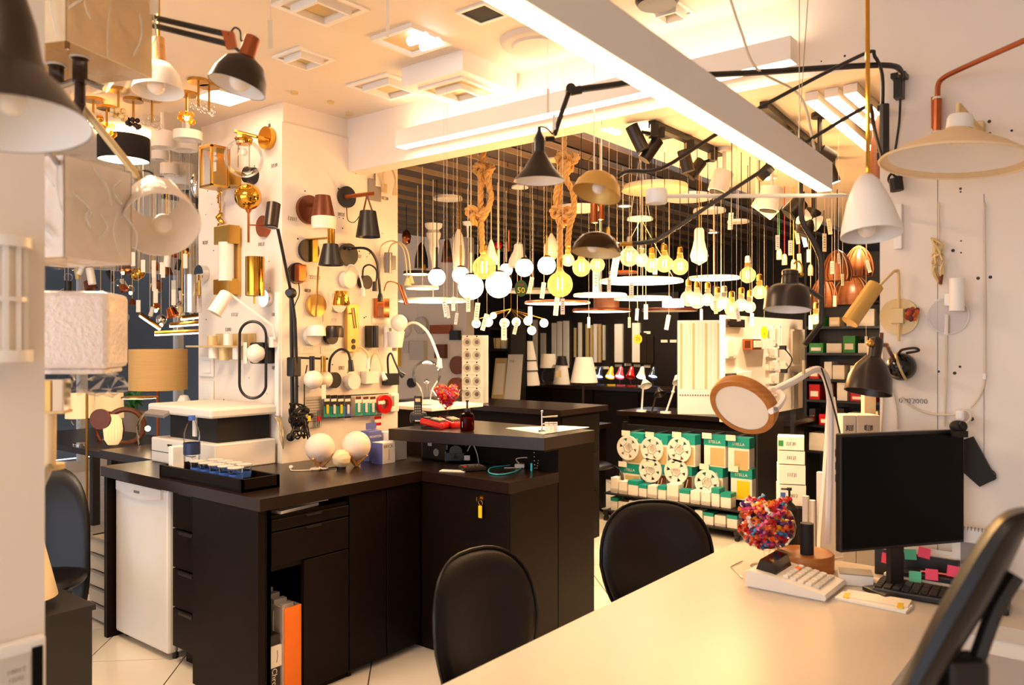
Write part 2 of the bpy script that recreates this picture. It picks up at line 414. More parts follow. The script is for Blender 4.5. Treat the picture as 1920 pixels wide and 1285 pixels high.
# ================================================================ dark L-shaped service counter
D = M['dark']; ZT = .885
wt = T('worktop', 'dark wooden L-shaped worktop with printer, moon lamps and boxes on it', 'worktop', (-3.2, 2.3, ZT-.05))
wt.p('top_board', prism([(-4.2, 1.88), (-2.80, 1.88), (-2.80, 2.80), (-2.25, 2.80), (-2.25, 3.19), (-3.54, 3.19), (-3.54, 2.51), (-4.2, 2.51)], ZT-.05, ZT), M['darktop'])
c = T('fridge_housing', 'dark side panel beside the small white refrigerator', 'cabinet', (-4.185, 2.2, 0))
c.p('side_panel', bx(-4.205, -4.172, 1.9, 2.5, 0, ZT-.05), D)
c = T('drawer_cabinet', 'dark cabinet with four shallow drawers beside the refrigerator', 'cabinet', (-3.2, 2.1, 0))
c.p('body', bx(-3.60, -3.33, 1.96, 2.48, .08, ZT-.05)+bx(-3.58, -3.33, 2.0, 2.46, 0, .08), D)
for i in range(4):
    z0 = .09+i*.186; d_ = c.p('drawer', bx(-3.595, -3.335, 1.94, 1.958, z0, z0+.18, b=.003), D)
    c.p('handle', bx(-3.52, -3.40, 1.925, 1.94, z0+.165, z0+.18, b=.003), M['black'], of=d_)
c = T('counter_end_panel', 'plain dark end panel at the near corner of the counter', 'panel', (-3.07, 1.9, 0)); c.p('panel', bx(-3.32, -2.82, 1.885, 1.918, 0, ZT-.05), D)
c = T('desk_cabinet', 'dark desk cabinet with open paper slot, drawers and open bag compartment', 'cabinet', (-3.0, 2.3, 0))
c.p('carcass', bx(-3.3, -2.82, 1.925, 1.945, 0, ZT-.05)+bx(-3.3, -2.835, 2.36, 2.38, 0, ZT-.05)+bx(-3.32, -3.30, 1.92, 2.80, 0, ZT-.05)+bx(-3.3, -2.835, 1.945, 2.36, .57, .59)+bx(-3.3, -2.835, 1.945, 2.36, .785, .80)+bx(-3.3, -2.84, 1.945, 2.36, .0, .03), D)
c.p('front_post', bx(-2.86, -2.82, 1.92, 1.945, 0, ZT-.05)+bx(-2.85, -2.82, 1.945, 2.81, ZT-.056, ZT-.05), D)
for z0, z1 in ((.738, .785), (.592, .732)):
    d_ = c.p('drawer', bx(-2.85, -2.822, 1.948, 2.357, z0, z1, b=.003), D)
    c.p('handle', bx(-2.825, -2.815, 2.12, 2.2, z1-.01, z1-.003), M['black'], of=d_)
c.p('door', bx(-2.85, -2.822, 2.112, 2.357, .03, .586, b=.003), D)
c.p('door', bx(-2.85, -2.822, 2.362, 2.585, .03, ZT-.058, b=.003), D)
c.p('door', bx(-2.85, -2.822, 2.589, 2.807, .03, ZT-.058, b=.003), D)
c = T('lock_cabinet', 'dark counter cabinet with a lock and a wide side panel', 'cabinet', (-2.5, 3.0, 0))
c.p('body', bx(-3.28, -2.262, 2.83, 3.18, .0, ZT-.05), D)
dr = c.p('door', bx(-2.815, -2.262, 2.812, 2.83, .03, ZT-.055, b=.003), D)
c.p('side_panel', bx(-2.262, -2.25, 2.812, 3.183, 0, ZT-.05, b=.002), D)
kp = ATY(905, 934, 2.812)
c.p('lock', cyl(kp, (0, -1, 0), .012, .01)+cyl(kp, (0, -1, 0), .004, .025, 8), M['brass'], of=dr)
k = T('key_fob', 'small yellow key fob hanging from the counter lock', 'key fob', kp+Vector((0, -.012, -.09)))
k.p('ring', torus(kp+Vector((0, -.016, -.02)), .012, .0015, (0, 1, .2)), M['brass'])
k.p('tag', box(kp+Vector((0, -.017, -.062)), (.022, .008, .058), b=.004), M['yellow'])
k.p('key', box(kp+Vector((0, -.03, 0)), (.004, .028, .02), b=.001), M['brass'])
c = T('raised_counter', 'raised dark counter top with closed end panel behind the worktop', 'counter', (-2.7, 3.3, 0))
c.p('base', bx(-3.4, -2.262, 3.19, 3.50, 0, 1.0), D)
c.p('end_panel', bx(-2.262, -2.25, 3.187, 3.51, 0, 1.003, b=.002)+bx(-2.3, -2.25, 3.075, 3.19, ZT+.11, 1.003), D)
c.p('top', prism([(-3.14, 2.89), (-2.25, 3.07), (-2.25, 3.515), (-3.42, 3.515), (-3.42, 3.35), (-3.14, 3.35)], 1.003, 1.063), M['darktop'])
# far-left piece of counter
c = T('low_cabinet', 'dark cabinet with drawers left of the refrigerator housing', 'cabinet', (-4.5, 2.4, 0))
c.p('body', bx(-4.78, -4.22, 2.24, 2.5, 0, .84), D)
c.p('top', bx(-4.84, -4.21, 2.16, 2.51, .84, .885), M['darktop'])
for i in range(4): c.p('drawer', bx(-4.74, -4.24, 2.222, 2.24, .04+i*.2, .22+i*.2, b=.003), D)
# refrigerator
WH = M['white']; f = T('refrigerator', 'small white refrigerator standing under the dark worktop', 'refrigerator', (-3.9, 2.2, 0))
f.p('body', bx(-4.155, -3.635, 1.99, 2.45, .03, .812, b=.01), WH)
fd = f.p('door', bx(-4.16, -3.63, 1.935, 1.985, .035, .818, b=.014), WH)
f.p('door_seal', bx(-4.15, -3.64, 1.984, 1.992, .04, .812), M['grey'], of=fd)
hp = [(-4.11+.43*i/12, -.0) for i in range(13)]
f.p('handle', prism([(-4.12, 0)]+[(-4.12+.45*i/12, -.045-.022*math.sin(math.pi*i/12)) for i in range(13)]+[(-3.67, 0)], 0, .016).tr(basis((0, 1.936, .816), (1, 0, 0), (0, 0, 1), (0, -1, 0))), WH, of=fd)
f.p('badge', box((-3.9, 1.918, .782), (.05, .004, .012)), M['steel'], of=fd)
f.p('hinge', bx(-3.68, -3.64, 1.95, 1.99, .818, .85), M['lgrey'])
f.p('foot', cyl((-3.66, 1.99, 0), (0, 0, 1), .015, .035), M['black']); f.p('foot', cyl((-4.13, 1.99, 0), (0, 0, 1), .015, .035), M['black'])
# translucent drawer tower
M['milky'] = mat('milky_plastic', 'c9bda8', .35, 0, .1, trans=.15)
d_ = T('plastic_drawer_tower', 'stack of translucent plastic drawers beside the refrigerator housing', 'drawer tower', (-4.38, 2.1, 0))
d_.p('frame', bx(-4.56, -4.22, 2.0, 2.2, 0, .02)+bx(-4.56, -4.545, 2.0, 2.2, 0, .46)+bx(-4.235, -4.22, 2.0, 2.2, 0, .46), M['black'])
for i in range(5):
    q = d_.p('drawer', prism([(-4.53, 0), (-4.25, 0), (-4.235, .075), (-4.545, .075)], 0, .22).tr(basis((0, 2.19, .02+i*.09), (1, 0, 0), (0, 0, 1), (0, -1, 0))), M['milky'])
    d_.p('rim', bx(-4.545, -4.235, 1.962, 1.975, .092+i*.09, .102+i*.09), M['grey'], of=q)
b = T('clear_storage_box', 'clear plastic box with a dark lid rim on top of the drawer tower', 'storage box', (-4.36, 2.1, .475))
b.p('tub', lathe(shell([(.09, 0), (.11, .11)], .003), (-4.36, 2.1, .475), n=4), M['milky']); b.p('rim', torus((-4.36, 2.1, .588), .108, .006, n=4, m=6), M['black'])

# ================================================================ white L-shaped desk
t = T('desk', 'white glossy desk in the foreground running along the right wall', 'desk', (-.86, 2, 0))
t.p('desktop', prism([(-1.255, .95), (-.455, .95), (-.455, 2.55), (.9, 2.55), (.9, 2.955), (-1.255, 2.955)], .70, .74), M['desk'])
t.p('front_rail', bx(-.455, .9, 2.555, 2.575, .655, .70), M['whitem'])
t.p('leg_panel', bx(-1.2, -.5, .97, 1.0, 0, .70), M['whitem']); t.p('leg_panel', bx(-1.2, -1.17, 2.3, 2.9, 0, .70), M['whitem'])
t.p('leg_panel', bx(.86, .89, 2.6, 2.95, 0, .70), M['whitem'])

# ================================================================ linear luminaires
def bar(name, label, p0, p1, wd, ht, down=True, up=False, ms='strip'):
    p0, p1 = Vector(p0), Vector(p1); ax = (p1-p0).normalized(); sd = ax.cross(UP).normalized(); L = (p1-p0).length
    Mx = basis((p0+p1)/2, ax, sd, UP)
    t = T(name, label, 'lamp', (p0+p1)/2)
    t.p('housing', bx(-L/2, L/2, -wd/2, -wd/2+.003, 0, ht).tr(Mx)+bx(-L/2, L/2, wd/2-.003, wd/2, 0, ht).tr(Mx)+bx(-L/2, L/2, -wd/2+.003, wd/2-.003, ht*.45, ht*.55).tr(Mx)+bx(-L/2-.003, -L/2, -wd/2, wd/2, 0, ht).tr(Mx)+bx(L/2, L/2+.003, -wd/2, wd/2, 0, ht).tr(Mx), M['white'])
    if down: t.p('diffuser', bx(-L/2, L/2, -wd/2+.003, wd/2-.003, -.002, .004).tr(Mx), M[ms], 'lit diffuser')
    if up: t.p('diffuser', bx(-L/2, L/2, -wd/2+.003, wd/2-.003, ht-.006, ht-.001).tr(Mx), M[ms], 'lit diffuser')
    return t
# pendant over the desk: bottom right edge from (981,0) to (1515,330) in the photo
zb = 1.99; far_ = ATZ(1560, 356, zb); nr_ = ATZ(1005, 14, zb); dv = (nr_-far_).normalized()
pb = bar('linear_pendant', 'long white linear pendant hanging over the white desk, glowing underneath', far_+Vector((-.022, 0, 0)), far_+Vector((-.022, 0, 0))+dv*2.4, .045, .085, ms='strip2')
for k_ in (.35, .36, 1.9): 
    q = far_+dv*k_; pb.p('suspension_cable', cylp(q+Vector((0, 0, .08)), (q.x+(0 if k_ != .36 else .05), q.y, 2.79), .0012, 5), M['steel'])
pb.p('power_cable', tube(sm([far_+dv*.2+Vector((0, 0, .085)), AT(1500, 180, 2.55), AT(1420, 130, 2.4), AT(1390, 60, 2.35), AT(1370, 0, 2.3)]), .004, 6), M['wcord'])
a_ = ATY(751, 268, 2.885); b_ = ATY(1487, 112, 2.885)
bar('linear_wall_light', 'long white linear light mounted on the header, glowing up and down', (a_.x, 2.885, 2.535), (b_.x, 2.885, 2.535), .07, .085, True, True)
# ================================================================ lamps on the white pillar
WP = bpy.data.objects['wall_pillar']
def D1(u, off=0): return (2.516-off)/ray(u)[1]
def D2(u, off=0): return (-3.546+off)/ray(u)[0]
def Q1(u, v, off=0): return AT(u, v, D1(u, off))
def Q2(u, v, off=0): return AT(u, v, D2(u, off))
N1 = Vector((0, -1, 0)); N2 = Vector((1, 0, 0))
def pl1(u, v, r, th=.02, n=28, off=0): return cyl(Q1(u, v, off), N1, r*K(D1(u)), th, n)
def pl2(u, v, r, th=.02, n=28, off=0): return cyl(Q2(u, v, off), N2, r*K(D2(u)), th, n)
def b1(u0, v0, u1, v1, off, th, b=.002):
    a, c = Q1(u0, v0, off), Q1(u1, v1, off); return bx(a.x, c.x, a.y-th, a.y, c.z, (a.z+Q1(u0, v0, off).z)/2, b)
def b2(u0, v0, u1, v1, off, th, b=.002):
    a, c = Q2(u0, v0, off), Q2(u1, v1, off); k = (v1-v0)*K(D2((u0+u1)/2, off)); z = Q2((u0+u1)/2, (v0+v1)/2, off).z
    return bx(a.x, a.x+th, a.y, c.y, z-k/2, z+k/2, b)
def t1(pts, r, s=0, n=8):
    P = [Q1(*q) for q in pts]; return tube(sm(P, s) if s else P, r, n)
def t2(pts, r, s=0, n=8):
    P = [Q2(*q) for q in pts]; return tube(sm(P, s) if s else P, r, n)
def lamp(name, label, loc, cat='wall lamp'): return T(name, label, cat, loc)
# pen prices on the board
for i, (u, v, wpx, face) in enumerate(((514, 310, 20, 1), (490, 458, 22, 1), (440, 590, 24, 1), (515, 590, 18, 1), (428, 618, 20, 1), (515, 690, 16, 1), (385, 455, 18, 1), (505, 235, 8, 1),
        (548, 410, 22, 2), (640, 402, 18, 2), (722, 372, 16, 2), (625, 600, 14, 2), (715, 600, 14, 2), (577, 655, 24, 2), (617, 656, 24, 2), (700, 660, 30, 2), (590, 520, 26, 2), (670, 480, 18, 2), (640, 690, 14, 2), (740, 655, 12, 2), (577, 545, 14, 2))):
    Q = Q1 if face == 1 else Q2; d = (D1 if face == 1 else D2)(u); k = K(d)
    s = scribble(wpx*k, 7*k, i).mv(0, -.0008, 0)
    if face == 2: s = s.rot('Z', 90)
    struct('price_scribble', s.mv(Q(u, v, .0)), M['ink'], WP)
# price cards under lamps of the lower rows
cards = S([], [])
for u, v in ((577, 656), (617, 657), (622, 597), (713, 600), (700, 657)):
    cards = b2(u-16, v-7, u+16, v+7, 0, .0015, 0); struct('price_card', cards, M['tag'], WP)

# ---- left board
t = lamp('glass_globe_wall_lamp', 'clear glass globe wall lamp on a round polished brass plate, top of pillar', Q1(505, 260))
t.p('backplate', pl1(505, 260, 21, .03), M['gold'])
t.p('arm', t1([(503, 262, .03), (480, 256, .12), (440, 246, .2)], .009), M['gold'])
d = D1(457, .17); t.p('cap', L(457, 252, d, [(5, 0), (5, 5), (15, 6), (17, 9), (15, 11), (14, 19)], cap=True), M['gold'])
t.p('globe', ball(457, 297, d, 36), M['glass']); t.p('inner_tube', L(457, 272, d, [(11, 0), (11, 42)], sh=.001), M['glass'])
t.p('bulb', ball(457, 285, d, 7), M['opal'])
t = lamp('lantern_wall_lamp', 'brass box lantern wall lamp with mirrored panes left of the glass globe', Q1(440, 335))
a = Q1(403, 315, .16)
for sx in (-1, 1):
    for sy in (-1, 1): t.p('post', box(a+Vector((sx*.052, sy*.05, 0)), (.012, .012, .215)), M['brass'])
for z in (-.105, .105): t.p('frame', box(a+Vector((0, 0, z)), (.116, .112, .012)), M['brass'])
t.p('pane', box(a+Vector((0, -.048, 0)), (.094, .002, .2)), M['glass']); t.p('pane', box(a+Vector((.05, 0, 0)), (.002, .09, .2)), M['glass'])
t.p('mirror', box(a+Vector((0, .04, 0)), (.1, .004, .2)), M['brass']); t.p('bulb', sph(a+Vector((0, 0, .05)), .018), M['opal'])
t.p('bracket', b1(428, 328, 452, 350, 0, .1), M['brass'])
t = lamp('black_disc_wall_lamp', 'small black disc wall lamp half hidden behind the glass globe', Q1(478, 330)); t.p('disc', pl1(476, 330, 15, .05), M['black']); t.p('rim', torus(Q1(476, 330, .05), .042, .004, N1), M['graph'])
t = lamp('gold_leaf_garland', 'hanging garland of gold leaves below the brass lantern', Q1(415, 400), 'ornament')
for i in range(11):
    u, v = 413+random.uniform(-4, 4), 358+i*9.3
    t.p('leaf', sph((0, 0, 0), .025, 8, 6, (1, .25, .55)).rot('Y', 40*(-1)**i+random.uniform(-12, 12)).rot('Z', random.uniform(-40, 40)).mv(Q1(u, v, .03)), M['gold'])
t.p('cord', t1([(413, 350, .03), (415, 458, .03)], .003), M['brass'])
t = lamp('tube_wall_lamp', 'frosted glass tube wall lamp held between brass blocks below the garland', Q1(430, 500))
t.p('backplate', b1(422, 432, 452, 556, 0, .02), M['satin']); t.p('block', b1(422, 428, 450, 458, .02, .07), M['brass']); t.p('block', b1(418, 526, 448, 552, .02, .06), M['brass'])
d = D1(426, .07); t.p('tube', L(424, 455, d, [(14, 0), (14, 72)], cap=True), M['opal'])
t = lamp('gold_ball_wall_lamp', 'polished gold ball wall lamp on a thin copper stem with copper plate', Q1(500, 425))
t.p('backplate', pl1(497, 425, 20, .02), M['copperp']); t.p('arm', t1([(495, 423, .02), (466, 422, .13)], .004), M['copperp'])
d = D1(466, .13); t.p('stem', L(466, 395, d, [(2.2, 0), (2.2, 60)], cap=True), M['copper']); t.p('ball', ball(465, 369, d, 25), M['gold']); t.p('collar', L(466, 392, d, [(7, 0), (2.4, 8)], cap=True), M['copper'])
t = lamp('swing_arm_spot_lamp', 'black cylinder spot on a long jointed black arm beside the pillar corner', Q2(548, 690))
d = D1(512, .2); t.p('spot_head', L(513, 382, d, [(9, -2), (13, 0), (13, 45), (11.5, 46)], W(-.06, -1, -.18), cap=True), M['graph'])
t.p('lens', L(511, 427, d-.01, [(0, 0), (10, 0), (10.5, 1.5)], W(-.06, -1, -.18)), M['opal'])
P0 = AT(521, 430, d); J = Q2(546, 550, .12); t.p('upper_arm', tube([P0, J], .008), M['black']); t.p('joint', sph(J, .028), M['black']); t.p('joint_knob', cyl(J, W(0, 0, -1), .018, .05), M['black'])
t.p('lower_arm', tube([J, Q2(553, 600, .12), Q2(556, 690, .1), Q2(556, 760, .1)], .009), M['black']); t.p('pole', tube([Q2(546, 552, .06), Q2(549, 800, .06)], .011), M['black'])
t.p('clamp', box(Q2(551, 688, .08), (.06, .05, .1), b=.006), M['black'])
t = lamp('gold_cylinder_wall_lamp', 'polished gold cylinder wall lamp with a glass disc below its right side', Q1(490, 520))
d = D1(478, .12); t.p('cylinder', L(478, 482, d, [(17.5, 0), (17.5, 73)], sh=.002), M['gold']); t.p('inner_liner', L(478, 484, d, [(14, 0), (14, 70)], cap=True), M['copperp'])
t.p('bracket', t1([(490, 535, 0), (478, 535, .1)], .006), M['chrome']); t.p('backplate', pl1(503, 560, 16, .03), M['chrome']); t.p('bulb_pin', L(477, 556, d, [(2, 0), (2, 14)], cap=True), M['brass'])
t = lamp('chrome_cylinder_wall_lamp', 'polished chrome cylinder wall lamp at the left edge of the pillar', Q1(385, 515))
d = D1(376, .14); t.p('cylinder', L(361, 516, d, [(16.5, 0), (16.5, 70)], sh=.002), M['chrome']); t.p('inner_liner', L(361, 518, d, [(13, 0), (13, 66)], cap=True), M['steel']); t.p('backplate', pl1(384, 514, 16, .04), M['chrome']); t.p('arm', t1([(384, 514, .04), (361, 518, .14)], .006), M['chrome'])
t = lamp('white_swing_spot', 'white cylinder spot on a slanted white arm over the brass shelf lamp', Q1(518, 640))
t.p('spot_head', L(425, 552, D1(425, .25), [(9, -4), (13, 0), (13, 42), (12, 43)], W(-.45, -.85, -.3), cap=True), M['white']); t.p('lens', L(405.5, 590, D1(404, .31), [(0, 0), (11, 0)], W(-.45, -.85, -.3)), M['lgrey'])
t.p('arm', t1([(426, 548, .24), (512, 612, .06), (516, 636, .04)], .007), M['white']); t.p('mount', b1(510, 632, 527, 652, 0, .05), M['white']); t.p('conduit', b1(521, 548, 528, 780, 0, .02), M['white'])
t = lamp('brass_shelf_wall_lamp', 'pale brass wall lamp with cylinders above and below a thin shelf', Q1(430, 650))
t.p('shelf', b1(384, 648, 482, 652, 0, .12), M['champ']); t.p('backplate', b1(408, 626, 480, 676, 0, .015), M['champ'])
for u, v0, v1, m in ((398, 630, 648, 'champ'), (428, 626, 648, 'opal'), (455, 627, 648, 'champ'), (400, 652, 672, 'opal'), (420, 652, 676, 'champ'), (445, 652, 674, 'opal')):
    d = D1(u, .08); t.p('cylinder', L(u, v0, d, [(9, 0), (9, v1-v0)], cap=True), M[m])
t = lamp('black_loop_wall_lamp', 'black stadium-shaped loop wall lamp with a white opal globe', Q1(505, 663))
pts = []; d = D1(474, .11)
for i in range(32):
    a = 2*math.pi*i/32; pts.append(AT(474+25*math.cos(a), 675+(45 if math.sin(a) > 0 else -45)+27*math.sin(a), d))
t.p('loop', tube(pts, .0075, 8, True), M['black']); t.p('globe', ball(480, 663, d, 18), M['opal']); t.p('bracket', b1(498, 642, 518, 682, 0, .1, .01), M['black']); t.p('hanging_tag', b1(456, 642, 463, 682, .13, .001, 0), M['tag'])
t = lamp('switch_plate', 'white switch plate, upper of the pair on the pillar', Q1(388, 688), 'switch plate'); t.p('plate', b1(376, 668, 402, 707, 0, .012, .004), M['white']); t.p('rocker', b1(383, 676, 395, 700, .012, .006), M['white'])
t = lamp('switch_plate', 'white switch plate, lower of the pair on the pillar', Q1(388, 735), 'switch plate'); t.p('plate', b1(376, 714, 402, 757, 0, .012, .004), M['white']); t.p('rocker', b1(383, 722, 395, 750, .012, .006), M['white'])
t = lamp('chrome_oval_lamp', 'chrome oval wall lamp half seen past the pillar edge', AT(368, 345, 4.9)); t.p('shade', ball(368, 347, 4.9, 24, sc=(.45, .45, 1)), M['chrome']); t.p('stem', tb([(368, 372, 4.9), (369, 392, 4.9)], .008), M['black']); q = AT(368, 347, 4.9); t.p('wall_arm', tube([q, (-4.36, q.y+.05, q.z)], .01), M['chrome'])
t = lamp('beige_twig_bundle', 'thin beige twig bundle fixed low on the pillar above the worktop', Q1(525, 790), 'ornament')
rr = random.Random(5)
for i in range(9):
    p = [Q1(531, 842, .02)]+[Q1(531-5*j*rr.uniform(.2, 1)+rr.uniform(-3, 3), 842-20*j, .02+rr.uniform(0, .03)) for j in range(1, 4)]
    t.p('twig', tube(sm(p, 4), .0022, 5), M['champ'])

# ---- right board
def cone_shade(t, u, v, d, r0, r1, h, m, name='shade', ax=DOWN): return t.p(name, L(u, v, d, [(0.01, 0), (r0, 0), (r1, h)], ax, sh=.0015), M[m])
t = lamp('copper_cone_wall_lamp', 'brown copper cone wall lamp with white glass lower rim', Q2(575, 392))
t.p('backplate', pl2(577, 394, 27, .025), M['brown']); d = D2(606, .14)
cone_shade(t, 605, 367, d, 14, 23, 40, 'brown'); t.p('lower_glass', L(607, 407, d, [(23, 0), (23, 12), (22, 23), (0, 24)], n=28), M['opal']); t.p('arm', t2([(580, 385, .02), (604, 378, .14)], .01), M['brown'])
t = lamp('strap_wall_lamp', 'black cone wall lamp hung by straps from a copper arm', Q2(647, 370))
t.p('backplate', pl2(648, 370, 20, .02), M['black']); t.p('arm', t2([(648, 369, .02), (700, 363, .2)], .012), M['copperp']); d = D2(690, .18)
for du in (-1, 1): t.p('strap', tb([(688, 366, d), (690+du*9, 399, d)], .005), M['brown'])
cone_shade(t, 690, 396, d, 15, 23, 49, 'black'); t.p('bulb', ball(690, 430, d, 9), M['opal']); t.p('cord', t2([(650, 388, .01), (652, 412, .02), (664, 417, .1), (674, 405, .15)], .0025, 5), M['cord'])
t = lamp('grey_sample_card', 'small grey metal sample card with white tag under the header', Q2(703, 356), 'sample card'); t.p('card', b2(690, 337, 713, 377, 0, .01), M['grey']); t.p('label_tag', b2(704, 313, 717, 350, .012, .002, 0), M['tag'])
t = lamp('gooseneck_reading_lamp', 'slim beige gooseneck lamp curling out under the header', Q2(722, 330)); t.p('neck', t2([(718, 352, .02), (720, 318, .06), (733, 316, .08), (741, 335, .1), (740, 355, .1)], .0055, 6), M['champ']); t.p('head', L(740, 352, D2(740, .1), [(3, 0), (5, 14), (0, 15)]), M['champ']); t.p('mount', b2(712, 345, 722, 362, 0, .02), M['champ'])
t = lamp('brass_stem_cone_lamp', 'black cone wall lamp with thick brass stem and brass accented black disc', Q2(572, 470))
t.p('backplate', pl2(577, 470, 22, .02), M['black']); t.p('brass_strip', b2(582, 450, 592, 492, .02, .02), M['brass']); t.p('rod', t2([(578, 449, .02), (622, 446, .2)], .006), M['brass']); d = D2(620, .2)
t.p('stem', L(621, 430, d, [(7, 0), (7, 30)], cap=True), M['gold']); cone_shade(t, 620, 458, d, 14, 23, 40, 'black'); t.p('bulb', ball(620, 486, d, 9), M['opal'])
t = lamp('black_gooseneck_long_lamp', 'black disc wall lamp with a long gooseneck ending over a copper square', Q2(650, 476))
t.p('backplate', pl2(650, 478, 21, .025), M['black']); t.p('neck', t2([(655, 466, .03), (688, 467, .12), (706, 490, .14), (711, 530, .14), (713, 556, .13)], .0075, 6), M['black']); t.p('head', L(713, 550, D2(713, .13), [(3, 0), (5, 6), (5, 16), (0, 16)]), M['black']); t.p('arm_joint', ball(655, 466, D2(655, .05), 4), M['black'])
t = lamp('copper_slot_disc_lamp', 'dark disc wall lamp with a copper rectangle beside the long arm', Q2(555, 512)); t.p('backplate', pl2(555, 513, 20, .02), M['graph']); t.p('copper_block', b2(552, 497, 566, 528, .02, .04), M['copperp']); t.p('cord', t2([(560, 530, .02), (561, 552, .02), (552, 575, .03), (549, 600, .04)], .003, 5), M['cord'])
t = lamp('brass_disc_wall_lamp', 'pale brass disc wall lamp crossed by a thin vertical rod', Q2(590, 573)); t.p('backplate', pl2(590, 573, 21, .025), M['satin']); t.p('rod', t2([(597, 500, .05), (592, 594, .05)], .005), M['brass'])
t = lamp('brass_cup_wall_lamp', 'brass cup wall lamp with a fluffy white tag ring', Q2(635, 560)); d = D2(640, .13); t.p('cup', L(640, 546, d, [(0, 0), (12, 0), (16, 24), (15, 27), (0, 25)]), M['gold']); t.p('backplate', pl2(632, 568, 18, .02), M['whitem']); t.p('hanging_tag', b2(614, 545, 622, 582, .04, .002, 0), M['tag'])
t = lamp('brass_bar_reading_lamp', 'tall brass bar reading lamp with joystick spot and two sockets', Q2(655, 620)); t.p('bar', b2(645, 570, 667, 660, 0, .03), M['satin'])
t.p('spot', L(663, 578, D2(664, .1), [(5, 0), (5, 38)], W(.12, -1, 0), cap=True), M['brass']); t.p('pivot', t2([(655, 588, .02), (663, 588, .1)], .005), M['brass'])
for v in (640, 651): t.p('socket', pl2(656, v, 4.5, .034), M['black'])
t = lamp('white_gooseneck_disc_lamp', 'white gooseneck lamp with round white base beside a black one', Q2(648, 525)); t.p('base', pl2(648, 525, 16, .04), M['white']); t.p('neck', t2([(648, 512, .05), (655, 498, .1), (668, 502, .14), (677, 525, .16), (681, 545, .16)], .005, 6), M['white']); t.p('head', L(680, 540, D2(681, .16), [(4, 0), (4.5, 16), (0, 16)]), M['white'])
t = lamp('black_gooseneck_disc_lamp', 'black gooseneck lamp with dark round base and hanging head', Q2(680, 530)); t.p('base', pl2(680, 530, 13, .04), M['graph']); t.p('neck', t2([(680, 520, .05), (682, 502, .1), (694, 497, .14), (706, 508, .16), (705, 532, .16)], .005, 6), M['black']); t.p('head', L(703, 528, D2(704, .16), [(4, 0), (5, 18), (0, 18)]), M['black'])
t = lamp('nickel_tube_wall_lamp', 'short nickel tube wall lamp with two thin white goosenecks', Q2(728, 493)); t.p('tube', L(728, 474, D2(728, .06), [(7.5, 0), (7.5, 38)], cap=True), M['steel']); t.p('mount', b2(722, 480, 734, 506, 0, .04), M['steel'])
t.p('neck', t2([(728, 474, .06), (735, 458, .12), (752, 456, .2), (765, 475, .25), (770, 520, .28)], .004, 6), M['champ']); t.p('neck', t2([(712, 480, .04), (716, 460, .08), (738, 452, .15), (757, 470, .2), (764, 525, .22)], .004, 6), M['champ'])
for u, v in ((770, 518), (764, 522)): t.p('head', L(u, v, D2(u, .25), [(3, 0), (7, 14), (0, 14)]), M['champ'])
t = lamp('copper_square_wall_lamp', 'polished copper square wall plate under the gooseneck head', Q2(712, 578)); t.p('plate', b2(701, 560, 724, 596, 0, .03), M['copper']); t.p('slot', b2(707, 575, 719, 594, .03, .002), M['brown'])
t = lamp('copper_rod_gooseneck_lamp', 'copper rod spot on a thin gooseneck at the board edge', Q2(730, 535)); t.p('neck', t2([(720, 545, .02), (727, 529, .08), (745, 532, .14), (752, 545, .17)], .004, 6), M['brass']); t.p('head', L(750, 535, D2(752, .18), [(4, 0), (4.5, 38), (0, 38)], W(.35, -1, 0)), M['copper'])
t = lamp('white_half_dome_lamp', 'white half dome uplight on a round white base', Q2(590, 630)); t.p('base', pl2(583, 630, 18, .03), M['white']); d = D2(592, .09); t.p('dome', L(593, 630, d, [(0, 0), (18, 0), (17, -14), (12, -20), (0, -22)]), M['white'])
t = lamp('black_half_dome_lamp', 'black half dome uplight beside the white one', Q2(622, 630)); t.p('base', pl2(617, 632, 14, .03), M['graph']); d = D2(626, .09); t.p('dome', L(627, 633, d, [(0, 0), (17, 0), (17, -16), (14, -22), (0, -22)]), M['graph'])
t = lamp('black_twin_box_lamp', 'black box wall lamp beside a black tube spot', Q2(692, 632)); t.p('box', b2(684, 611, 697, 652, 0, .06), M['black']); t.p('tube', L(704, 612, D2(704, .06), [(5.5, 0), (5.5, 40)], cap=True), M['black'])
t = lamp('white_tube_wall_lamp', 'slim white tube wall lamp beside the black tube', Q2(726, 630)); t.p('tube', L(724, 612, D2(724, .06), [(5.5, 0), (5.5, 40)], cap=True), M['white']); t.p('mount', b2(718, 615, 724, 625, 0, .05), M['steel'])
t = lamp('white_wedge_wall_lamp', 'large white wedge wall lamp at the board edge', Q2(740, 630)); d = D2(742, .1); t.p('shade', L(742, 622, d, [(17, 0), (12, 30), (0, 30)], n=20, cap=True), M['white']); t.p('dome', ball(748, 606, d, 16), M['white'])
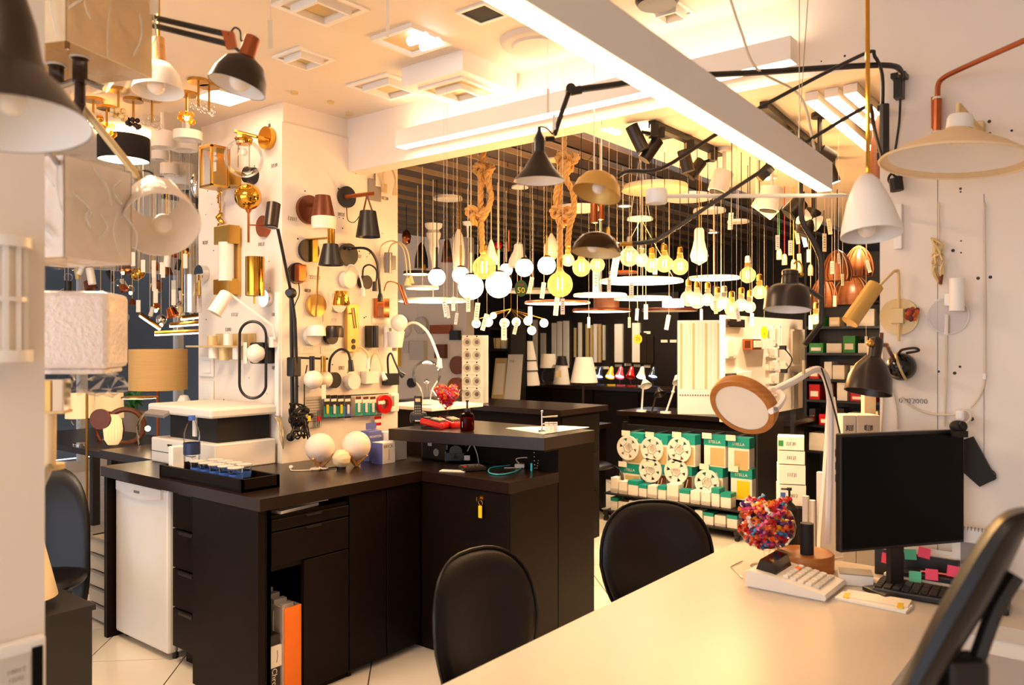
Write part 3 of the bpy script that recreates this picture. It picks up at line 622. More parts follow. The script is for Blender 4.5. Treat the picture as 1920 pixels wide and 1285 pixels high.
# reading lamps of the bottom row
t = lamp('twin_globe_wall_lamp', 'wall lamp with two white opal globes on black and brass holders', Q2(605, 715))
t.p('bar', t2([(556, 671, .06), (615, 673, .12)], .006), M['black'])
for u, m in ((585, 'black'), (606, 'brass')):
    d = D2(u, .12); t.p('holder', L(u, 668, d, [(5, 0), (5, 30)], cap=True), M[m])
for u, r in ((587, 18), (607, 17)): t.p('globe', ball(u, 712, D2(u, .12 if u < 600 else .08), r), M['opal'])
t.p('backplate', pl2(622, 713, 15, .03), M['black']); t.p('cord', t2([(576, 685, .08), (571, 715, .06), (571, 760, .04)], .003, 5), M['cord']); t.p('hanging_tag', b2(603, 722, 611, 748, .16, .001, 0), M['tag'])
t = lamp('black_arch_reading_lamp', 'black arched gooseneck reading lamp above the globes', Q2(620, 700)); t.p('neck', t2([(617, 700, .06), (620, 672, .1), (636, 656, .14), (652, 660, .16), (657, 680, .16)], .007, 6), M['black']); t.p('head', L(657, 675, D2(657, .16), [(4.5, 0), (5.5, 22), (0, 22)], W(.1, -1, 0)), M['black'])
t = lamp('white_arch_reading_lamp', 'white arched reading lamp with round white base', Q2(655, 715)); t.p('base', pl2(655, 715, 15, .045), M['white']); t.p('neck', t2([(652, 700, .05), (660, 668, .1), (674, 652, .12), (688, 662, .14), (690, 680, .14)], .005, 6), M['champ']); t.p('head', L(690, 672, D2(690, .14), [(3.5, 0), (4, 20), (0, 20)]), M['white'])
t = lamp('white_box_reading_lamp', 'white box-based reading lamp with drooping thin neck', Q2(687, 708)); t.p('base', b2(676, 696, 700, 719, 0, .05), M['white']); t.p('neck', t2([(693, 696, .05), (697, 670, .1), (706, 662, .12), (714, 680, .14), (718, 702, .15)], .004, 6), M['champ']); t.p('head', L(717, 698, D2(718, .15), [(3, 0), (5, 16), (0, 18)], W(.4, -1, -.2)), M['white'])
t = lamp('black_box_reading_lamp', 'black box-based reading lamp with looping black neck', Q2(728, 712)); t.p('base', b2(716, 700, 738, 722, 0, .05), M['black']); t.p('neck', t2([(728, 700, .05), (727, 672, .1), (733, 663, .12), (740, 678, .14), (750, 700, .16)], .006, 6), M['black']); t.p('head', L(748, 698, D2(750, .16), [(3, 0), (6, 12), (0, 14)], W(.7, -.6, 0)), M['black'])
# goods hanging on the board
t = lamp('hook_rail', 'thin black hook rail carrying small hanging packs', Q2(660, 742), 'rail'); t.p('rail', t2([(606, 744, .04), (728, 738, .04)], .003, 0, 5), M['black']); t.p('rail', t2([(606, 784, .04), (715, 778, .04)], .003, 0, 5), M['black'])
for i, u in enumerate((613, 626, 639, 652)):
    t = lamp('battery_pack', 'dark blue blister pack of bulbs, %s on the hook rail' % ('first', 'second', 'third', 'fourth')[i], Q2(u, 765), 'blister pack')
    t.p('card', b2(u-6, 741, u+6, 784, .03, .002, 0), M['black'] if i != 3 else M['ink']); t.p('print', b2(u-6, 762, u+6, 782, .0321, .0006, 0), M['teal'] if i < 3 else M['blue']); t.p('title_band', b2(u-5, 748, u+5, 753, .0321, .0006, 0), M['tag']); t.p('blister', b2(u-3, 757, u+4, 778, .033, .014, .004), M['glass'])
    t.p('contents', b2(u-2, 759, u+2, 776, .034, .008, .002), M['whitem'] if i % 2 else M['yellow'])
for i, u in enumerate((672, 686, 699)):
    t = lamp('battery_pack', 'white and teal blister pack, %s beside the dark packs' % ('first', 'second', 'third')[i], Q2(u, 765), 'blister pack')
    t.p('card', b2(u-6, 738, u+6, 781, .03, .002, 0), M['tag']); t.p('print', b2(u-6, 756, u+6, 779, .0321, .0006, 0), M['teal']); t.p('title_band', b2(u-5, 744, u+5, 749, .0321, .0006, 0), M['brown']); t.p('blister', b2(u-3, 753, u+4, 775, .033, .014, .004), M['glass']); t.p('contents', b2(u-2, 755, u+2, 773, .034, .008, .002), M['whitem'])
t = lamp('tape_roll', 'red roll of tape on the hook rail', Q2(716, 760), 'tape roll'); t.p('roll', lathe([(.03, 0), (.055, 0), (.055, .03), (.03, .03), (.03, 0)], Q2(716, 758, .02), N2), M['red']); t.p('sleeve', b2(709, 752, 722, 758, .051, .001, 0), M['tag'])
t = lamp('red_label_strip', 'red and white card strip hanging under the tape roll', Q2(708, 790), 'card strip')
for i in range(4): t.p('card', b2(702, 781+i*6, 714, 786+i*6, .02, .004, 0), M['red'] if i % 2 == 0 else M['tag'])
t = lamp('wall_timer', 'small white wall timer with grey display', Q2(733, 756), 'timer'); t.p('case', b2(727, 738, 742, 772, 0, .03, .006), M['white']); t.p('display', b2(731, 743, 739, 762, .03, .002), M['grey'])
t = lamp('document_pocket', 'clear document pocket with printed sheet on the pillar board', Q2(590, 768), 'pocket'); t.p('sheet', b2(572, 744, 603, 802, .006, .001, 0), M['lgrey']); t.p('pocket', b2(570, 740, 606, 806, .01, .001, 0), M['glass'])
for i in range(9): t.p('print_line', b2(574, 750+i*5, 600, 751.5+i*5, .0072, .0003, 0), M['grey'])
t = lamp('marker_pen', 'red and silver pen hooked on the document pocket', Q2(599, 780), 'pen'); t.p('barrel', L(597, 770, D2(598, .03), [(2.5, 0), (3, 12), (3, 30), (0, 31)]), M['steel']); t.p('grip', L(598, 781, D2(598, .03), [(3.6, 0), (3.6, 9)], cap=True), M['red'])
t = lamp('cable_bundle', 'tangled bundle of black plugs and cables at the foot of the arm', Q2(562, 800), 'cable bundle')
rr = random.Random(11)
for i in range(9):
    p = [Q2(552+rr.uniform(-10, 30), 755+rr.uniform(0, 70), .03+rr.uniform(0, .1)) for j in range(6)]; t.p('cable', tube(sm(p, 5), .0045, 6), M['cord'])
for u, v, r in ((545, 820, 8), (557, 806, 6), (575, 770, 6), (565, 790, 6), (583, 780, 5)): t.p('plug', ball(u, v, D2(u, .09), r, 12, 8), M['rubber'])
t.p('yellow_tag', b2(577, 780, 582, 790, .12, .004), M['yellow'])
# ================================================================ things on the counter
ZW = ZT
def onw(u, v, z=ZW): return ATZ(u, v, z)
# printer
p = onw(300, 862); p = Vector((-4.0, 2.2, ZW))
t = T('printer', 'white multifunction printer with dark paper bay on the worktop', 'printer', (-3.97, 2.3, ZW))
t.p('base', bx(-4.17, -3.76, 2.13, 2.5, ZW, ZW+.13, b=.008), M['whitem']); t.p('seam', bx(-4.172, -3.758, 2.128, 2.15, ZW+.058, ZW+.061), M['ink'])
t.p('paper_bay', bx(-4.10, -3.64, 2.2, 2.5, ZW+.13, ZW+.26), M['rubber']); t.p('side_column', bx(-3.76, -3.58, 2.15, 2.5, ZW, ZW+.13, b=.006), M['whitem'])
t.p('scanner_lid', bx(-4.19, -3.57, 2.12, 2.5, ZW+.26, ZW+.31, b=.012), M['whitem'])
t.p('control_panel', box((-4.06, 2.13, ZW+.275), (.2, .1, .02), R=Matrix.Rotation(math.radians(28), 3, 'X'), b=.004), M['grey'])
t.p('badge', box((-3.97, 2.126, ZW+.1), (.04, .004, .01)), M['ink']); t.p('paper', bx(-3.86, -3.83, 2.19, 2.21, ZW+.15, ZW+.25), M['paper'])
# tray with water bottle and cups
tr = T('serving_tray', 'dark rectangular tray holding a water bottle and cups', 'tray', (-3.45, 2.12, ZW))
x0, x1, y0, y1 = -3.66, -2.98, 1.91, 2.1
tr.p('bottom', bx(x0, x1, y0, y1, ZW, ZW+.012), D)
for s in (bx(x0, x1, y0, y0+.015, ZW, ZW+.055), bx(x0, x1, y1-.015, y1, ZW, ZW+.055), bx(x0, x0+.015, y0, y1, ZW, ZW+.055), bx(x1-.015, x1, y0, y1, ZW, ZW+.055)): tr.p('side', s, D)
bp = Vector((-3.53, 2.0, ZW+.012))
t = T('water_bottle', 'clear plastic water bottle with blue label and cap on the tray', 'bottle', bp)
t.p('body', lathe([(0, 0), (.036, .002), (.038, .02), (.035, .05), (.038, .08), (.037, .16), (.038, .18), (.036, .2), (.024, .235), (.0135, .25), (.0135, .262)], bp), M['glass'])
t.p('label', lathe([(.0385, .095), (.0385, .15)], bp), mat('navy_label', '14244a', .4)); t.p('cap', lathe(solid([(.0155, .255), (.0155, .278)]), bp), M['blue']); t.p('water', lathe([(0, .003), (.034, .004), (.034, .1), (0, .1)], bp), M['glass'])
cm = None
for i in range(9):
    q = Vector((-3.42+.078*(i % 5)+.02*(i//5), 1.965+.08*(i//5), ZW+.012)); gl = 'sealed water cup with printed side on the dark tray'
    if cm is None:
        t = T('water_cup', gl, 'cup', q, group='water cups on the tray', local=True)
        t.p('cup', lathe([(0, 0), (.026, 0), (.033, .075)]), M['glass']); t.p('lid', lathe(solid([(.035, .075), (.035, .078)])), M['lgrey']); t.p('print', lathe([(.029, .02), (.0312, .05)]), M['blue']); t.p('water', lathe([(0, .003), (.025, .003), (.031, .065), (0, .065)]), M['glass']); cm = t.o
    else: dup(cm, q, group='water cups on the tray')
bp = Vector((-3.585, 1.97, ZW+.012)); one('napkin_pack', 'white folded napkin stack standing beside the water bottle', 'napkins', bx(bp.x-.05, bp.x-.01, bp.y-.03, bp.y+.03, bp.z, bp.z+.13, b=.004), M['paper'])
# moon lamps
M['moon'] = mat('moon_resin', 'ecd6c4', .6, 0, .06, 9, bump=.35, bscale=14)
def moon(u, v, r, zfix, label):
    d = (H-ZW)*F/(zfix-CY)+.02
    c = AT(u, v, d); R = r*K(d); t = T('moon_lamp', label, 'lamp', (c.x, c.y, ZW)); t.p('globe', sph(c, R, 32, 18), M['moon'])
    h = c.z-ZW
    for a in (0, 90):
        ax = Vector((math.cos(math.radians(a+20)), math.sin(math.radians(a+20)), 0))
        zt = ZW+h*.5; lo = Vector((c.x, c.y, ZW+.006))
        for s in (-1, 1):
            e = c+ax*(s*R*.8); e.z = zt+.01; k = (e-lo).normalized(); side = k.cross(ax.cross(UP)).normalized(); nn = ax.cross(UP)
            t.p('wooden_leg', box((lo+e)/2, ((e-lo).length, .012, .018), R=Matrix((k, nn, k.cross(nn))).transposed()), M['wood2'])
    return t
moon(600, 840, 27.5, 881, 'left pale moon globe lamp on a crossed wooden stand')
moon(668, 836, 27, 876, 'right pale moon globe lamp on a crossed wooden stand')
t = T('ribbed_globe_lamp', 'small cream globe with swirled ribs between the two moon lamps', 'lamp', ATZ(640, 880, ZW)); c = ATZ(640, 880, ZW); R = 17*K((c-Vector((0, 0, H))).dot(FWD)); c.z = ZW+R*1.15
V = sph(c, R, 32, 20)
for q in V.v:
    e = q-c; a = math.atan2(e.z, e.dot(RIGHT)); q += e*(.035*math.sin(9*math.asin(max(-1, min(1, e.z/R)))+2*a))
t.p('globe', V, M['cream']); t.p('foot', cyl((c.x, c.y, ZW), (0, 0, 1), R*.5, .012), M['black'])
# boxes
def carton(name, label, c, s, rz, m, cat='box', group=None):
    t = T(name, label, cat, c, rz, group); t.p('carton', box((0, 0, s[2]/2), s, b=.002), M[m]); return t
c = ATZ(719, 868, ZW); t = carton('lamp_box', 'blue and white lamp box with printed picture in front of boxes', c, (.09, .085, .11), 90, 'paper')
t.p('blue_side', box((-.0455, 0, .055), (.001, .085, .11)), M['lilac']); t.p('lettering', text('BRICK', .024).mv(-.005, -.0432, .09), M['ink']); t.p('picture', bx(-.003, .003, -.0437, -.043, .02, .075)+bx(-.012, .012, -.0437, -.043, .02, .023), M['champ'])
c2 = c+Vector((-.12, .02, 0)); t = carton('blue_box', 'blue carton with hanging tab behind the printed lamp box', c2, (.09, .07, .16), 90, 'lilac'); t.p('tab', box((0, 0, .185), (.07, .004, .035)), M['lilac']); t.p('lettering', text('MONITOR', .018).mv(0, -.0358, .13), M['paper'])
c2 = c+Vector((-.06, .13, 0)); carton('white_box', 'plain white carton right of the printed lamp box', c2, (.1, .1, .15), 90, 'paper')
# small white cable at the front of the moon lamps
c = ATZ(566, 884, ZW); t = T('coiled_earbuds', 'small coiled white cable lying before the moon lamps', 'cable', c)
t.p('coil', torus(c+Vector((.03, .06, .008)), .022, .005), M['wcord']); t.p('coil', torus(c+Vector((.04, .1, .01)), .02, .005, (.2, 0, 1)), M['wcord']); t.p('lead', tube(sm([c+Vector((.03, .04, .004)), c+Vector((0, 0, .004)), c+Vector((-.04, -.03, .004)), c+Vector((-.06, -.02, .012))], 5), .003, 6), M['wcord']); t.p('plug', sph(c+Vector((-.06, -.02, .015)), .012, 10, 6), M['whitem']); t.p('black_lead', tube(sm([c+Vector((.02, .1, .004)), c+Vector((.05, .16, .004)), c+Vector((.03, .22, .004))], 5), .003, 6), M['cord'])
# raised counter
ZR = 1.063
c = Vector((-3.2, 3.17, ZR)); t = T('cordless_phone', 'black cordless telephone standing in its cradle on the raised counter', 'telephone', c, math.degrees(YAW), local=True)
t.p('cradle', box((0, 0, .035), (.095, .06, .07), b=.02), M['black']); h_ = t.p('handset', box((0, -.012, .09), (.045, .024, .145), b=.01), M['black'])
t.p('display', box((0, -.0245, .135), (.028, .002, .018)), M['champ'], of=h_)
for i in range(12): t.p('key', box((-.012+.012*(i % 3), -.0245, .06+.014*(i//3)), (.008, .003, .008), b=.001), M['grey'], of=h_)
t.p('brand_plate', box((0, -.031, .02), (.03, .002, .007)), M['lgrey'])
def cardm(c, rz, label, m):
    t = T('card_machine', label, 'card machine', c, rz, local=True)
    t.p('body', box((0, 0, .026), (.078, .15, .036), R=Matrix.Rotation(math.radians(9), 3, 'X'), b=.012), M[m]); t.p('keypad_panel', box((0, -.02, .042), (.062, .07, .01), R=Matrix.Rotation(math.radians(9), 3, 'X'), b=.003), M['black'])
    for i in range(12): t.p('key', box((-.018+.018*(i % 3), -.042+.015*(i//3), .046+.0024*(i//3)), (.012, .009, .005), b=.001), M['lgrey'] if i else M['yellow'])
    t.p('screen', box((0, .042, .054), (.055, .035, .004), R=Matrix.Rotation(math.radians(9), 3, 'X')), M['screen']); t.p('foot', box((0, 0, .004), (.07, .13, .008)), M['rubber'])
cardm(ATZ(815, 803, ZR), 100, 'shiny red card payment machine, left of the pair', 'red')
cardm(ATZ(845, 801, ZR), 80, 'red card payment machine with dark keypad, right of the pair', 'red')
c = ATZ(836, 796, ZR)+FWD*.1; t = T('candy_martini_glass', 'cone-shaped stemmed glass filled with red sweets on the raised counter', 'glass', c, local=True)
t.p('bowl', lathe([(.004, .07), (.012, .075), (.1, .185)], n=32), M['glass']); t.p('stem', lathe(solid([(.004, .005), (.004, .072)])), M['glass']); t.p('foot', lathe(solid([(.045, 0), (.04, .004), (.006, .008)])), M['glass'])
CANDY = [mat('sweet_wrapper_%s' % n_, h_, .25, coat=.5) for n_, h_ in (('red', 'd81f26'), ('orange', 'f0702a'), ('pink', 'f0567c'), ('magenta', 'b8306c'), ('yellow', 'f2b824'), ('blue', '3a86b8'), ('purple', '6c3a86'), ('white', 'f0e4dc'))]
cms = []
for m in CANDY:
    s = sph((0, 0, 0), .011, 8, 5, (1, .8, .65))
    for sx in (-1, 1): s = s+lathe([(.002, 0), (.009, .013)], (sx*.009, 0, 0), (sx, 0, 0), 6)
    cms.append(mesh('sweet', s, m))
def sweets(c, n, prof, rng, picks, label, group):
    """n wrapped sweets packed in a bowl: prof(h)->radius"""
    r = random.Random(rng)
    for i in range(n):
        h, R = prof(i/(n-1), r); a = i*2.399963+r.uniform(-.3, .3); q = R*math.sqrt(r.uniform(.25, 1)) if r.random() < .75 else R*r.random()
        o = bpy.data.objects.new('wrapped_sweet', cms[picks[i % len(picks)] if r.random() < .75 else r.choice(picks)]); COL.objects.link(o)
        o.location = c+Vector((q*math.cos(a), q*math.sin(a), h)); o.rotation_euler = (r.uniform(-.9, .9), r.uniform(-.9, .9), r.uniform(0, 6.3)); o['label'] = label; o['category'] = 'sweet'; o['group'] = group
def pm(f, r):
    h = .095+.085*f**.6
    if f > .8: return (.185+r.uniform(0, .025), .075)
    return (h, max(.005, (h-.085)*.82-.004))
sweets(c, 70, pm, 3, [0, 0, 1, 2, 0, 3, 1], 'small red or orange wrapped sweet in the cone-shaped glass', 'sweets in the cone-shaped glass')
c = ATZ(876, 808, ZR); t = T('amber_pump_bottle', 'amber glass pump bottle of hand gel on the raised counter', 'bottle', c, local=True)
t.p('body', lathe([(0, 0), (.034, .001), (.037, .01), (.037, .075), (.032, .088), (.016, .094), (.015, .105)], n=28), M['brownb']); t.p('liquid', lathe([(0, .003), (.0345, .003), (.0345, .068), (0, .068)]), mat('amber_gel', '7a3208', .2)); t.p('collar', lathe(solid([(.0165, .1), (.0165, .116)])), M['black']); t.p('nozzle', lathe(solid([(.005, .116), (.005, .15), (.008, .15), (.008, .158)])), M['black']); t.p('mark', bx(-.001, .001, -.0378, -.0372, .02, .05), M['paper'])
# papers with small silver stand and bead chain
c = ATZ(1010, 806, ZR); t = T('paper_sheets', 'loose white sheets lying at the end of the raised counter', 'paper', c)
q = [ATZ(948, 804, ZR), ATZ(1020, 815, ZR), ATZ(1102, 803, ZR), ATZ(1050, 800.5, ZR)]
t.p('sheet', prism([(p.x, p.y) for p in q], ZR+.0005, ZR+.003), M['paper']); t.p('sheet', prism([(p.x*.99-.02, p.y+.01) for p in q], ZR+.003, ZR+.005), M['tag'])
c = ATZ(1016, 812, ZR); t = T('pen_stand', 'small chrome pen stand with cards and a hanging bead chain', 'stand', c)
t.p('post', cylp(c, c+Vector((0, 0, .105)), .004), M['chrome']); t.p('finial', sph(c+Vector((0, 0, .108)), .007, 10, 6), M['chrome']); t.p('base', cyl(c, (0, 0, 1), .02, .012), M['chrome'])
t.p('bar', cylp(c+Vector((0, 0, .08)), c+RIGHT*.08+Vector((0, 0, .085)), .0035), M['chrome']); t.p('bar', cylp(c+Vector((0, 0, .045)), c+RIGHT*.075+Vector((0, 0, .05)), .0035), M['chrome'])
for i in range(3): t.p('card', box(c+RIGHT*(.025+.022*i)+Vector((0, 0, .03)), (.02, .003, .05), math.degrees(YAW)), M['paper'])
P = sm([c+Vector((-.005, -.01, .01)), c+Vector((0, -.06, -.06))-RIGHT*.002, c+RIGHT*.01+Vector((0, -.07, -.19)), c+RIGHT*.02+Vector((0, -.06, -.12)), c+RIGHT*.018+Vector((0, -.02, .01))], 8)
t.p('bead_chain', join(*[sph(p, .0032, 6, 4) for p in P]), M['chrome'])
# worktop clutter under the raised top
c = ATZ(855, 868, ZW); t = T('black_stapler_set', 'black tape dispenser with small silver arm under the raised top', 'dispenser', c, math.degrees(YAW), local=True); t.p('body', box((0, 0, .035), (.12, .06, .07), b=.015), M['blackgl']); t.p('roll', cyl((0, -.03, .06), (0, 1, 0), .035, .05), M['black']); t.p('arm', tube(sm([(.06, 0, .06), (.085, 0, .1), (.11, 0, .05), (.12, 0, .0)], 5), .003, 6), M['lgrey']); t.p('label', box((.06, -.031, .03), (.03, .002, .025)), M['lgrey'])
c = ATZ(885, 882, ZW); t = T('desk_calculator', 'dark calculator lying on the worktop near the front edge', 'calculator', c, math.degrees(YAW)+20, local=True); t.p('body', box((0, 0, .012), (.12, .09, .02), b=.004), M['graph']); t.p('display', box((0, .028, .0225), (.1, .02, .002)), M['grey'])
for i in range(15): t.p('key', box((-.044+.022*(i % 5), -.028+.018*(i//5), .0235), (.015, .011, .004), b=.001), M['steel'] if i else M['red'])
c = ATZ(850, 884, ZW); one('note_slips', 'white note slips beside the dark calculator', 'paper', box(c+Vector((0, 0, .002)), (.13, .05, .003), 25)+box(c+RIGHT*.06+Vector((0, .02, .004)), (.06, .05, .003), 50), M['paper'])
M['cyan'] = mat('cyan_cable', '3ab0c0', .4)
c = ATZ(950, 882, ZW); t = T('cyan_usb_cable', 'looped cyan charging cable lying on the worktop end', 'cable', c); t.p('cable', tube(sm([ATZ(u, v, ZW+.005) for u, v in ((1000, 873), (985, 870), (945, 874), (920, 878), (918, 887), (940, 890), (968, 884), (990, 872), (1020, 873))], 6), .0035, 6), M['cyan']); t.p('plug', box(ATZ(1021, 873, ZW+.006), (.03, .012, .008), 40), M['whitem'])
c = ATZ(975, 878, ZW); t = T('grey_adapter', 'small grey charger with pale looped lead on the worktop end', 'charger', c); t.p('body', box(c+Vector((0, 0, .012)), (.05, .04, .022), 30, b=.004), M['lgrey']); t.p('lead', tube(sm([c+Vector((0, 0, .02)), c+Vector((.0, -.03, .05)), c+RIGHT*.05+Vector((0, 0, .05)), c+RIGHT*.06+Vector((0, .02, .006)), c-RIGHT*.08], 5), .003, 6), M['wcord'])
one('blue_clip', 'small blue plastic clip on the worktop end', 'clip', box(ATZ(997, 884, ZW)+Vector((0, 0, .02)), (.01, .015, .04), 20, b=.002), M['cyan'])
c = ATZ(765, 850, ZW); t = T('power_socket_block', 'black power strip at the back under the raised top', 'power strip', c); t.p('body', box((-3.0, 3.12, ZW+.05), (.2, .06, .1), b=.01), M['black']); t.p('label', box((-3.03, 3.088, ZW+.085), (.03, .002, .018)), M['lgrey']); t.p('socket', cyl((-2.98, 3.09, ZW+.045), (0, -1, 0), .02, .006), M['grey'])
# papers in the slot, bag and boxes in the open compartment
one('file_papers', 'white papers stacked in the slot under the worktop', 'paper', box((-2.95, 2.1, .806), (.2, .22, .012), 8)+box((-2.97, 2.16, .817), (.2, .24, .004), -5), M['paper'])
c = Vector((-2.93, 2.03, .03)); t = T('paper_bag', 'tall orange and grey paper bag with cord handles in the counter compartment', 'bag', c)
bagf = M['lgrey']; hx = .058
t.p('orange_side', bx(-2.838, -2.832, 2.02, 2.105, .03, .40), M['orange']); t.p('grey_side', bx(-3.1, -2.838, 2.014, 2.02, .03, .405), bagf); t.p('grey_side', bx(-3.1, -2.838, 2.1, 2.105, .03, .40), bagf); t.p('back_side', bx(-3.1, -3.094, 2.02, 2.1, .03, .4), bagf)
for i in range(4): t.p('paper_roll', box((-2.88-.05*i, 2.06, .31+.012*i), (.03, .06, .19), 6*(-1)**i), M['paper'])
t.p('handle', tube(sm([(-2.9, 2.012, .38), (-2.89, 2.005, .3), (-2.87, 2.004, .25), (-2.86, 2.006, .22)], 5), .003, 6), M['wcord'])
t = T('black_product_box', 'black box with white vertical lettering in the counter compartment', 'box', (-2.9, 1.98, .03)); t.p('carton', bx(-3.0, -2.845, 1.955, 2.005, .03, .30, .002), M['black']); t.p('lettering', text('Chrono', .035).rot('Y', 90).rot('Z', 90).mv(-2.8435, 1.978, .105), M['paper'])
t = T('white_product_box', 'white box with a dark curved stroke on top of the black box', 'box', (-2.9, 1.98, .15)); t.p('carton', bx(-2.93, -2.838, 1.952, 2.012, .165, .255, .002), M['paper']); t.p('stroke', tube([(-2.8372, 1.985, .185), (-2.8372, 1.99, .21), (-2.8372, 1.988, .235)], .0012, 4), M['ink'])
# ================================================================ chairs
ZD = .74
def sup(w, h, n=36, e=2.6, low=.8):
    P = []
    for i in range(n):
        a = 2*math.pi*i/n; c_, s_ = math.cos(a), math.sin(a); x = w/2*math.copysign(abs(c_)**(2/e), c_); z = h/2*math.copysign(abs(s_)**(2/e), s_)
        P.append((x*(1 if z > 0 else 1-(1-low)*(-z/(h/2))), z))
    return P
def pad(w, h, th, low=.8, curve=.05, e=2.6):
    """cushioned, curved panel in the x-z plane, front at -y"""
    V = []; Fc = []; P = sup(w, h, 40, e, low); n = len(P); rings = []
    for sc, y in ((.0, -th*.5), (.5, -th*.52), (.8, -th*.46), (.93, -th*.3), (.985, -th*.08), (1.0, .0), (.985, th*.15), (.9, th*.35), (.5, th*.45), (0, th*.45)):
        ring = []
        for x, z in ([(0, 0)] if sc == 0 else [(p[0]*sc, p[1]*sc) for p in P]):
            ring.append(len(V)); V.append(Vector((x, y-curve*(x/(w/2))**2, z)))
        rings.append(ring)
    for A, B in zip(rings, rings[1:]):
        for k in range(n):
            k2 = (k+1) % n
            if len(A) == 1: Fc.append((A[0], B[k2], B[k]))
            elif len(B) == 1: Fc.append((A[k], A[k2], B[0]))
            else: Fc.append((A[k], A[k2], B[k2], B[k]))
    return S(V, Fc)
def chair(label, loc, rz):
    t = T('visitor_chair', label, 'chair', loc, rz, 'visitor chairs at the white desk', local=True)
    bk = t.p('backrest', pad(.46, .50, .06).rot('X', -8).mv(0, .02, .615), M['leather'])
    t.p('piping', tube([Vector((x, -.05*(x/.23)**2-.004, z)) for x, z in sup(.462, .502, 40, 2.6, .8)], .006, 6, True).rot('X', -8).mv(0, .02, .615), M['leather'], of=bk)
    t.p('seat', pad(.48, .46, .07, .95, .0).rot('X', 90).mv(0, -.24, .43), M['leather'])
    for s in (-1, 1): t.p('leg_frame', tube(sm([(s*.22, .02, .42), (s*.23, .1, .2), (s*.23, .12, .012), (s*.23, 0, .012), (s*.23, -.42, .012), (s*.22, -.42, .2), (s*.2, -.38, .4)], 4), .011, 8), M['black'])
    t.p('back_support', tube(sm([(-.12, -.1, .4), (-.12, .04, .42), (-.1, .06, .6)], 4)+[], .01)+tube(sm([(.12, -.1, .4), (.12, .04, .42), (.1, .06, .6)], 4), .01), M['black'])
    return t
chair('black leatherette visitor chair in front, tucked at the white desk', (-1.62, 1.885, 0), 88)
p = AT(1229, 900, 3.25); chair('black leatherette visitor chair farther back, facing the white desk', (p.x, p.y, 0), 42)
# office chair at the right edge
t = T('office_chair', 'dark office chair with tilted backrest at the right foreground', 'chair', (.05, 1.0, 0))
cl = [AT(u, v, 1.02) for u, v in ((1930, 972), (1895, 990), (1862, 1040), (1822, 1110), (1775, 1190), (1722, 1285), (1660, 1400))]
cl = sm(cl, 4); V = []; Fc = []; th = [.028]*len(cl)
n = len(cl); w0 = FWD*.0; 
slab = S([], [])
rows = []
for i, q in enumerate(cl):
    tn = (cl[min(i+1, n-1)]-cl[max(i-1, 0)]).normalized(); nm = tn.cross(FWD).normalized(); k = .018+.014*math.sin(math.pi*i/(n-1)); row = []
    for a in range(16):
        an = 2*math.pi*a/16; c_ = math.cos(an); s_ = math.sin(an)
        vd = (q-Vector((0, 0, H))).normalized(); V.append(q+nm*(k*math.copysign(abs(c_)**.7, c_))+vd*(.2*math.copysign(abs(s_)**.6, s_)+.2)); row.append(len(V)-1)
    rows.append(row)
for A, B in zip(rows, rows[1:]):
    for a in range(16): Fc.append((A[a], A[(a+1) % 16], B[(a+1) % 16], B[a]))
Fc += [tuple(rows[0]), tuple(reversed(rows[-1]))]
t.p('backrest', S(V, Fc), M['leather'])
t.p('back_bar', tb([(1905, 1080, 1.1), (1868, 1140, 1.1), (1838, 1220, 1.1), (1800, 1330, 1.1)], .011, 8, 4), M['black']); t.p('bracket', box(AT(1800, 1262, 1.1), (.06, .05, .05), 40, b=.01), M['black'])
t.p('seat', pad(.48, .46, .08, .95, 0).rot('X', 90).rot('Z', -40).mv(.0, .82, .47), M['leather']); t.p('column', cyl((0, .82, .08), (0, 0, 1), .03, .36), M['black'])
for i in range(5):
    a = math.radians(72*i+20); e = Vector((.28*math.cos(a), .82+.28*math.sin(a), .06)); t.p('foot', cylp((0, .82, .1), e, .018, 8, .012), M['black']); t.p('castor', sph((e.x, e.y, .028), .028, 10, 6), M['rubber'])

# ================================================================ things on the white desk
def onD(u, v, z=ZD): return ATZ(u, v, z)
# monitor
tl, tr_, br, bl = AT(1577, 822, 2.40), AT(1809, 799, 2.53), AT(1809, 1010, 2.53), AT(1577, 1046, 2.40)
cc = (tl+tr_+br+bl)/4; ux = (tr_-tl+br-bl); ux.z = 0; ux.normalize(); nz = ux.cross(UP); wd_ = (tr_-tl).length; ht_ = ((tl-bl).length+(tr_-br).length)/2
R_ = Matrix((ux, -nz, UP)).transposed()
t = T('monitor', 'black flat computer monitor standing on the white desk', 'monitor', (cc.x, cc.y, ZD))
t.p('case', box(cc-nz*.014, (wd_, .025, ht_), R=R_, b=.004), M['black']); t.p('screen', box(cc+nz*.0005, (wd_-.016, .003, ht_-.02), R=R_), M['screen'])
t.p('neck', box(cc-nz*.04+Vector((0, 0, -.2)), (.05, .02, .26), R=R_), M['black']); t.p('foot', box(Vector((cc.x, cc.y, ZD+.008))-nz*.02, (.2, .1, .014), R=R_, b=.004), M['black'])
q = AT(1797, 800, 2.50); t = T('webcam', 'round black webcam on the top right corner of the monitor', 'webcam', q); t.p('body', sph(q, .026, 18, 10, (1, 1, .75)), M['rubber']); t.p('lens', cyl(q+W(0, .005, -.02), W(0, .2, -1), .012, .008), M['blackgl']); t.p('clip', box(q-UP*.022, (.03, .05, .02), 45), M['rubber'])
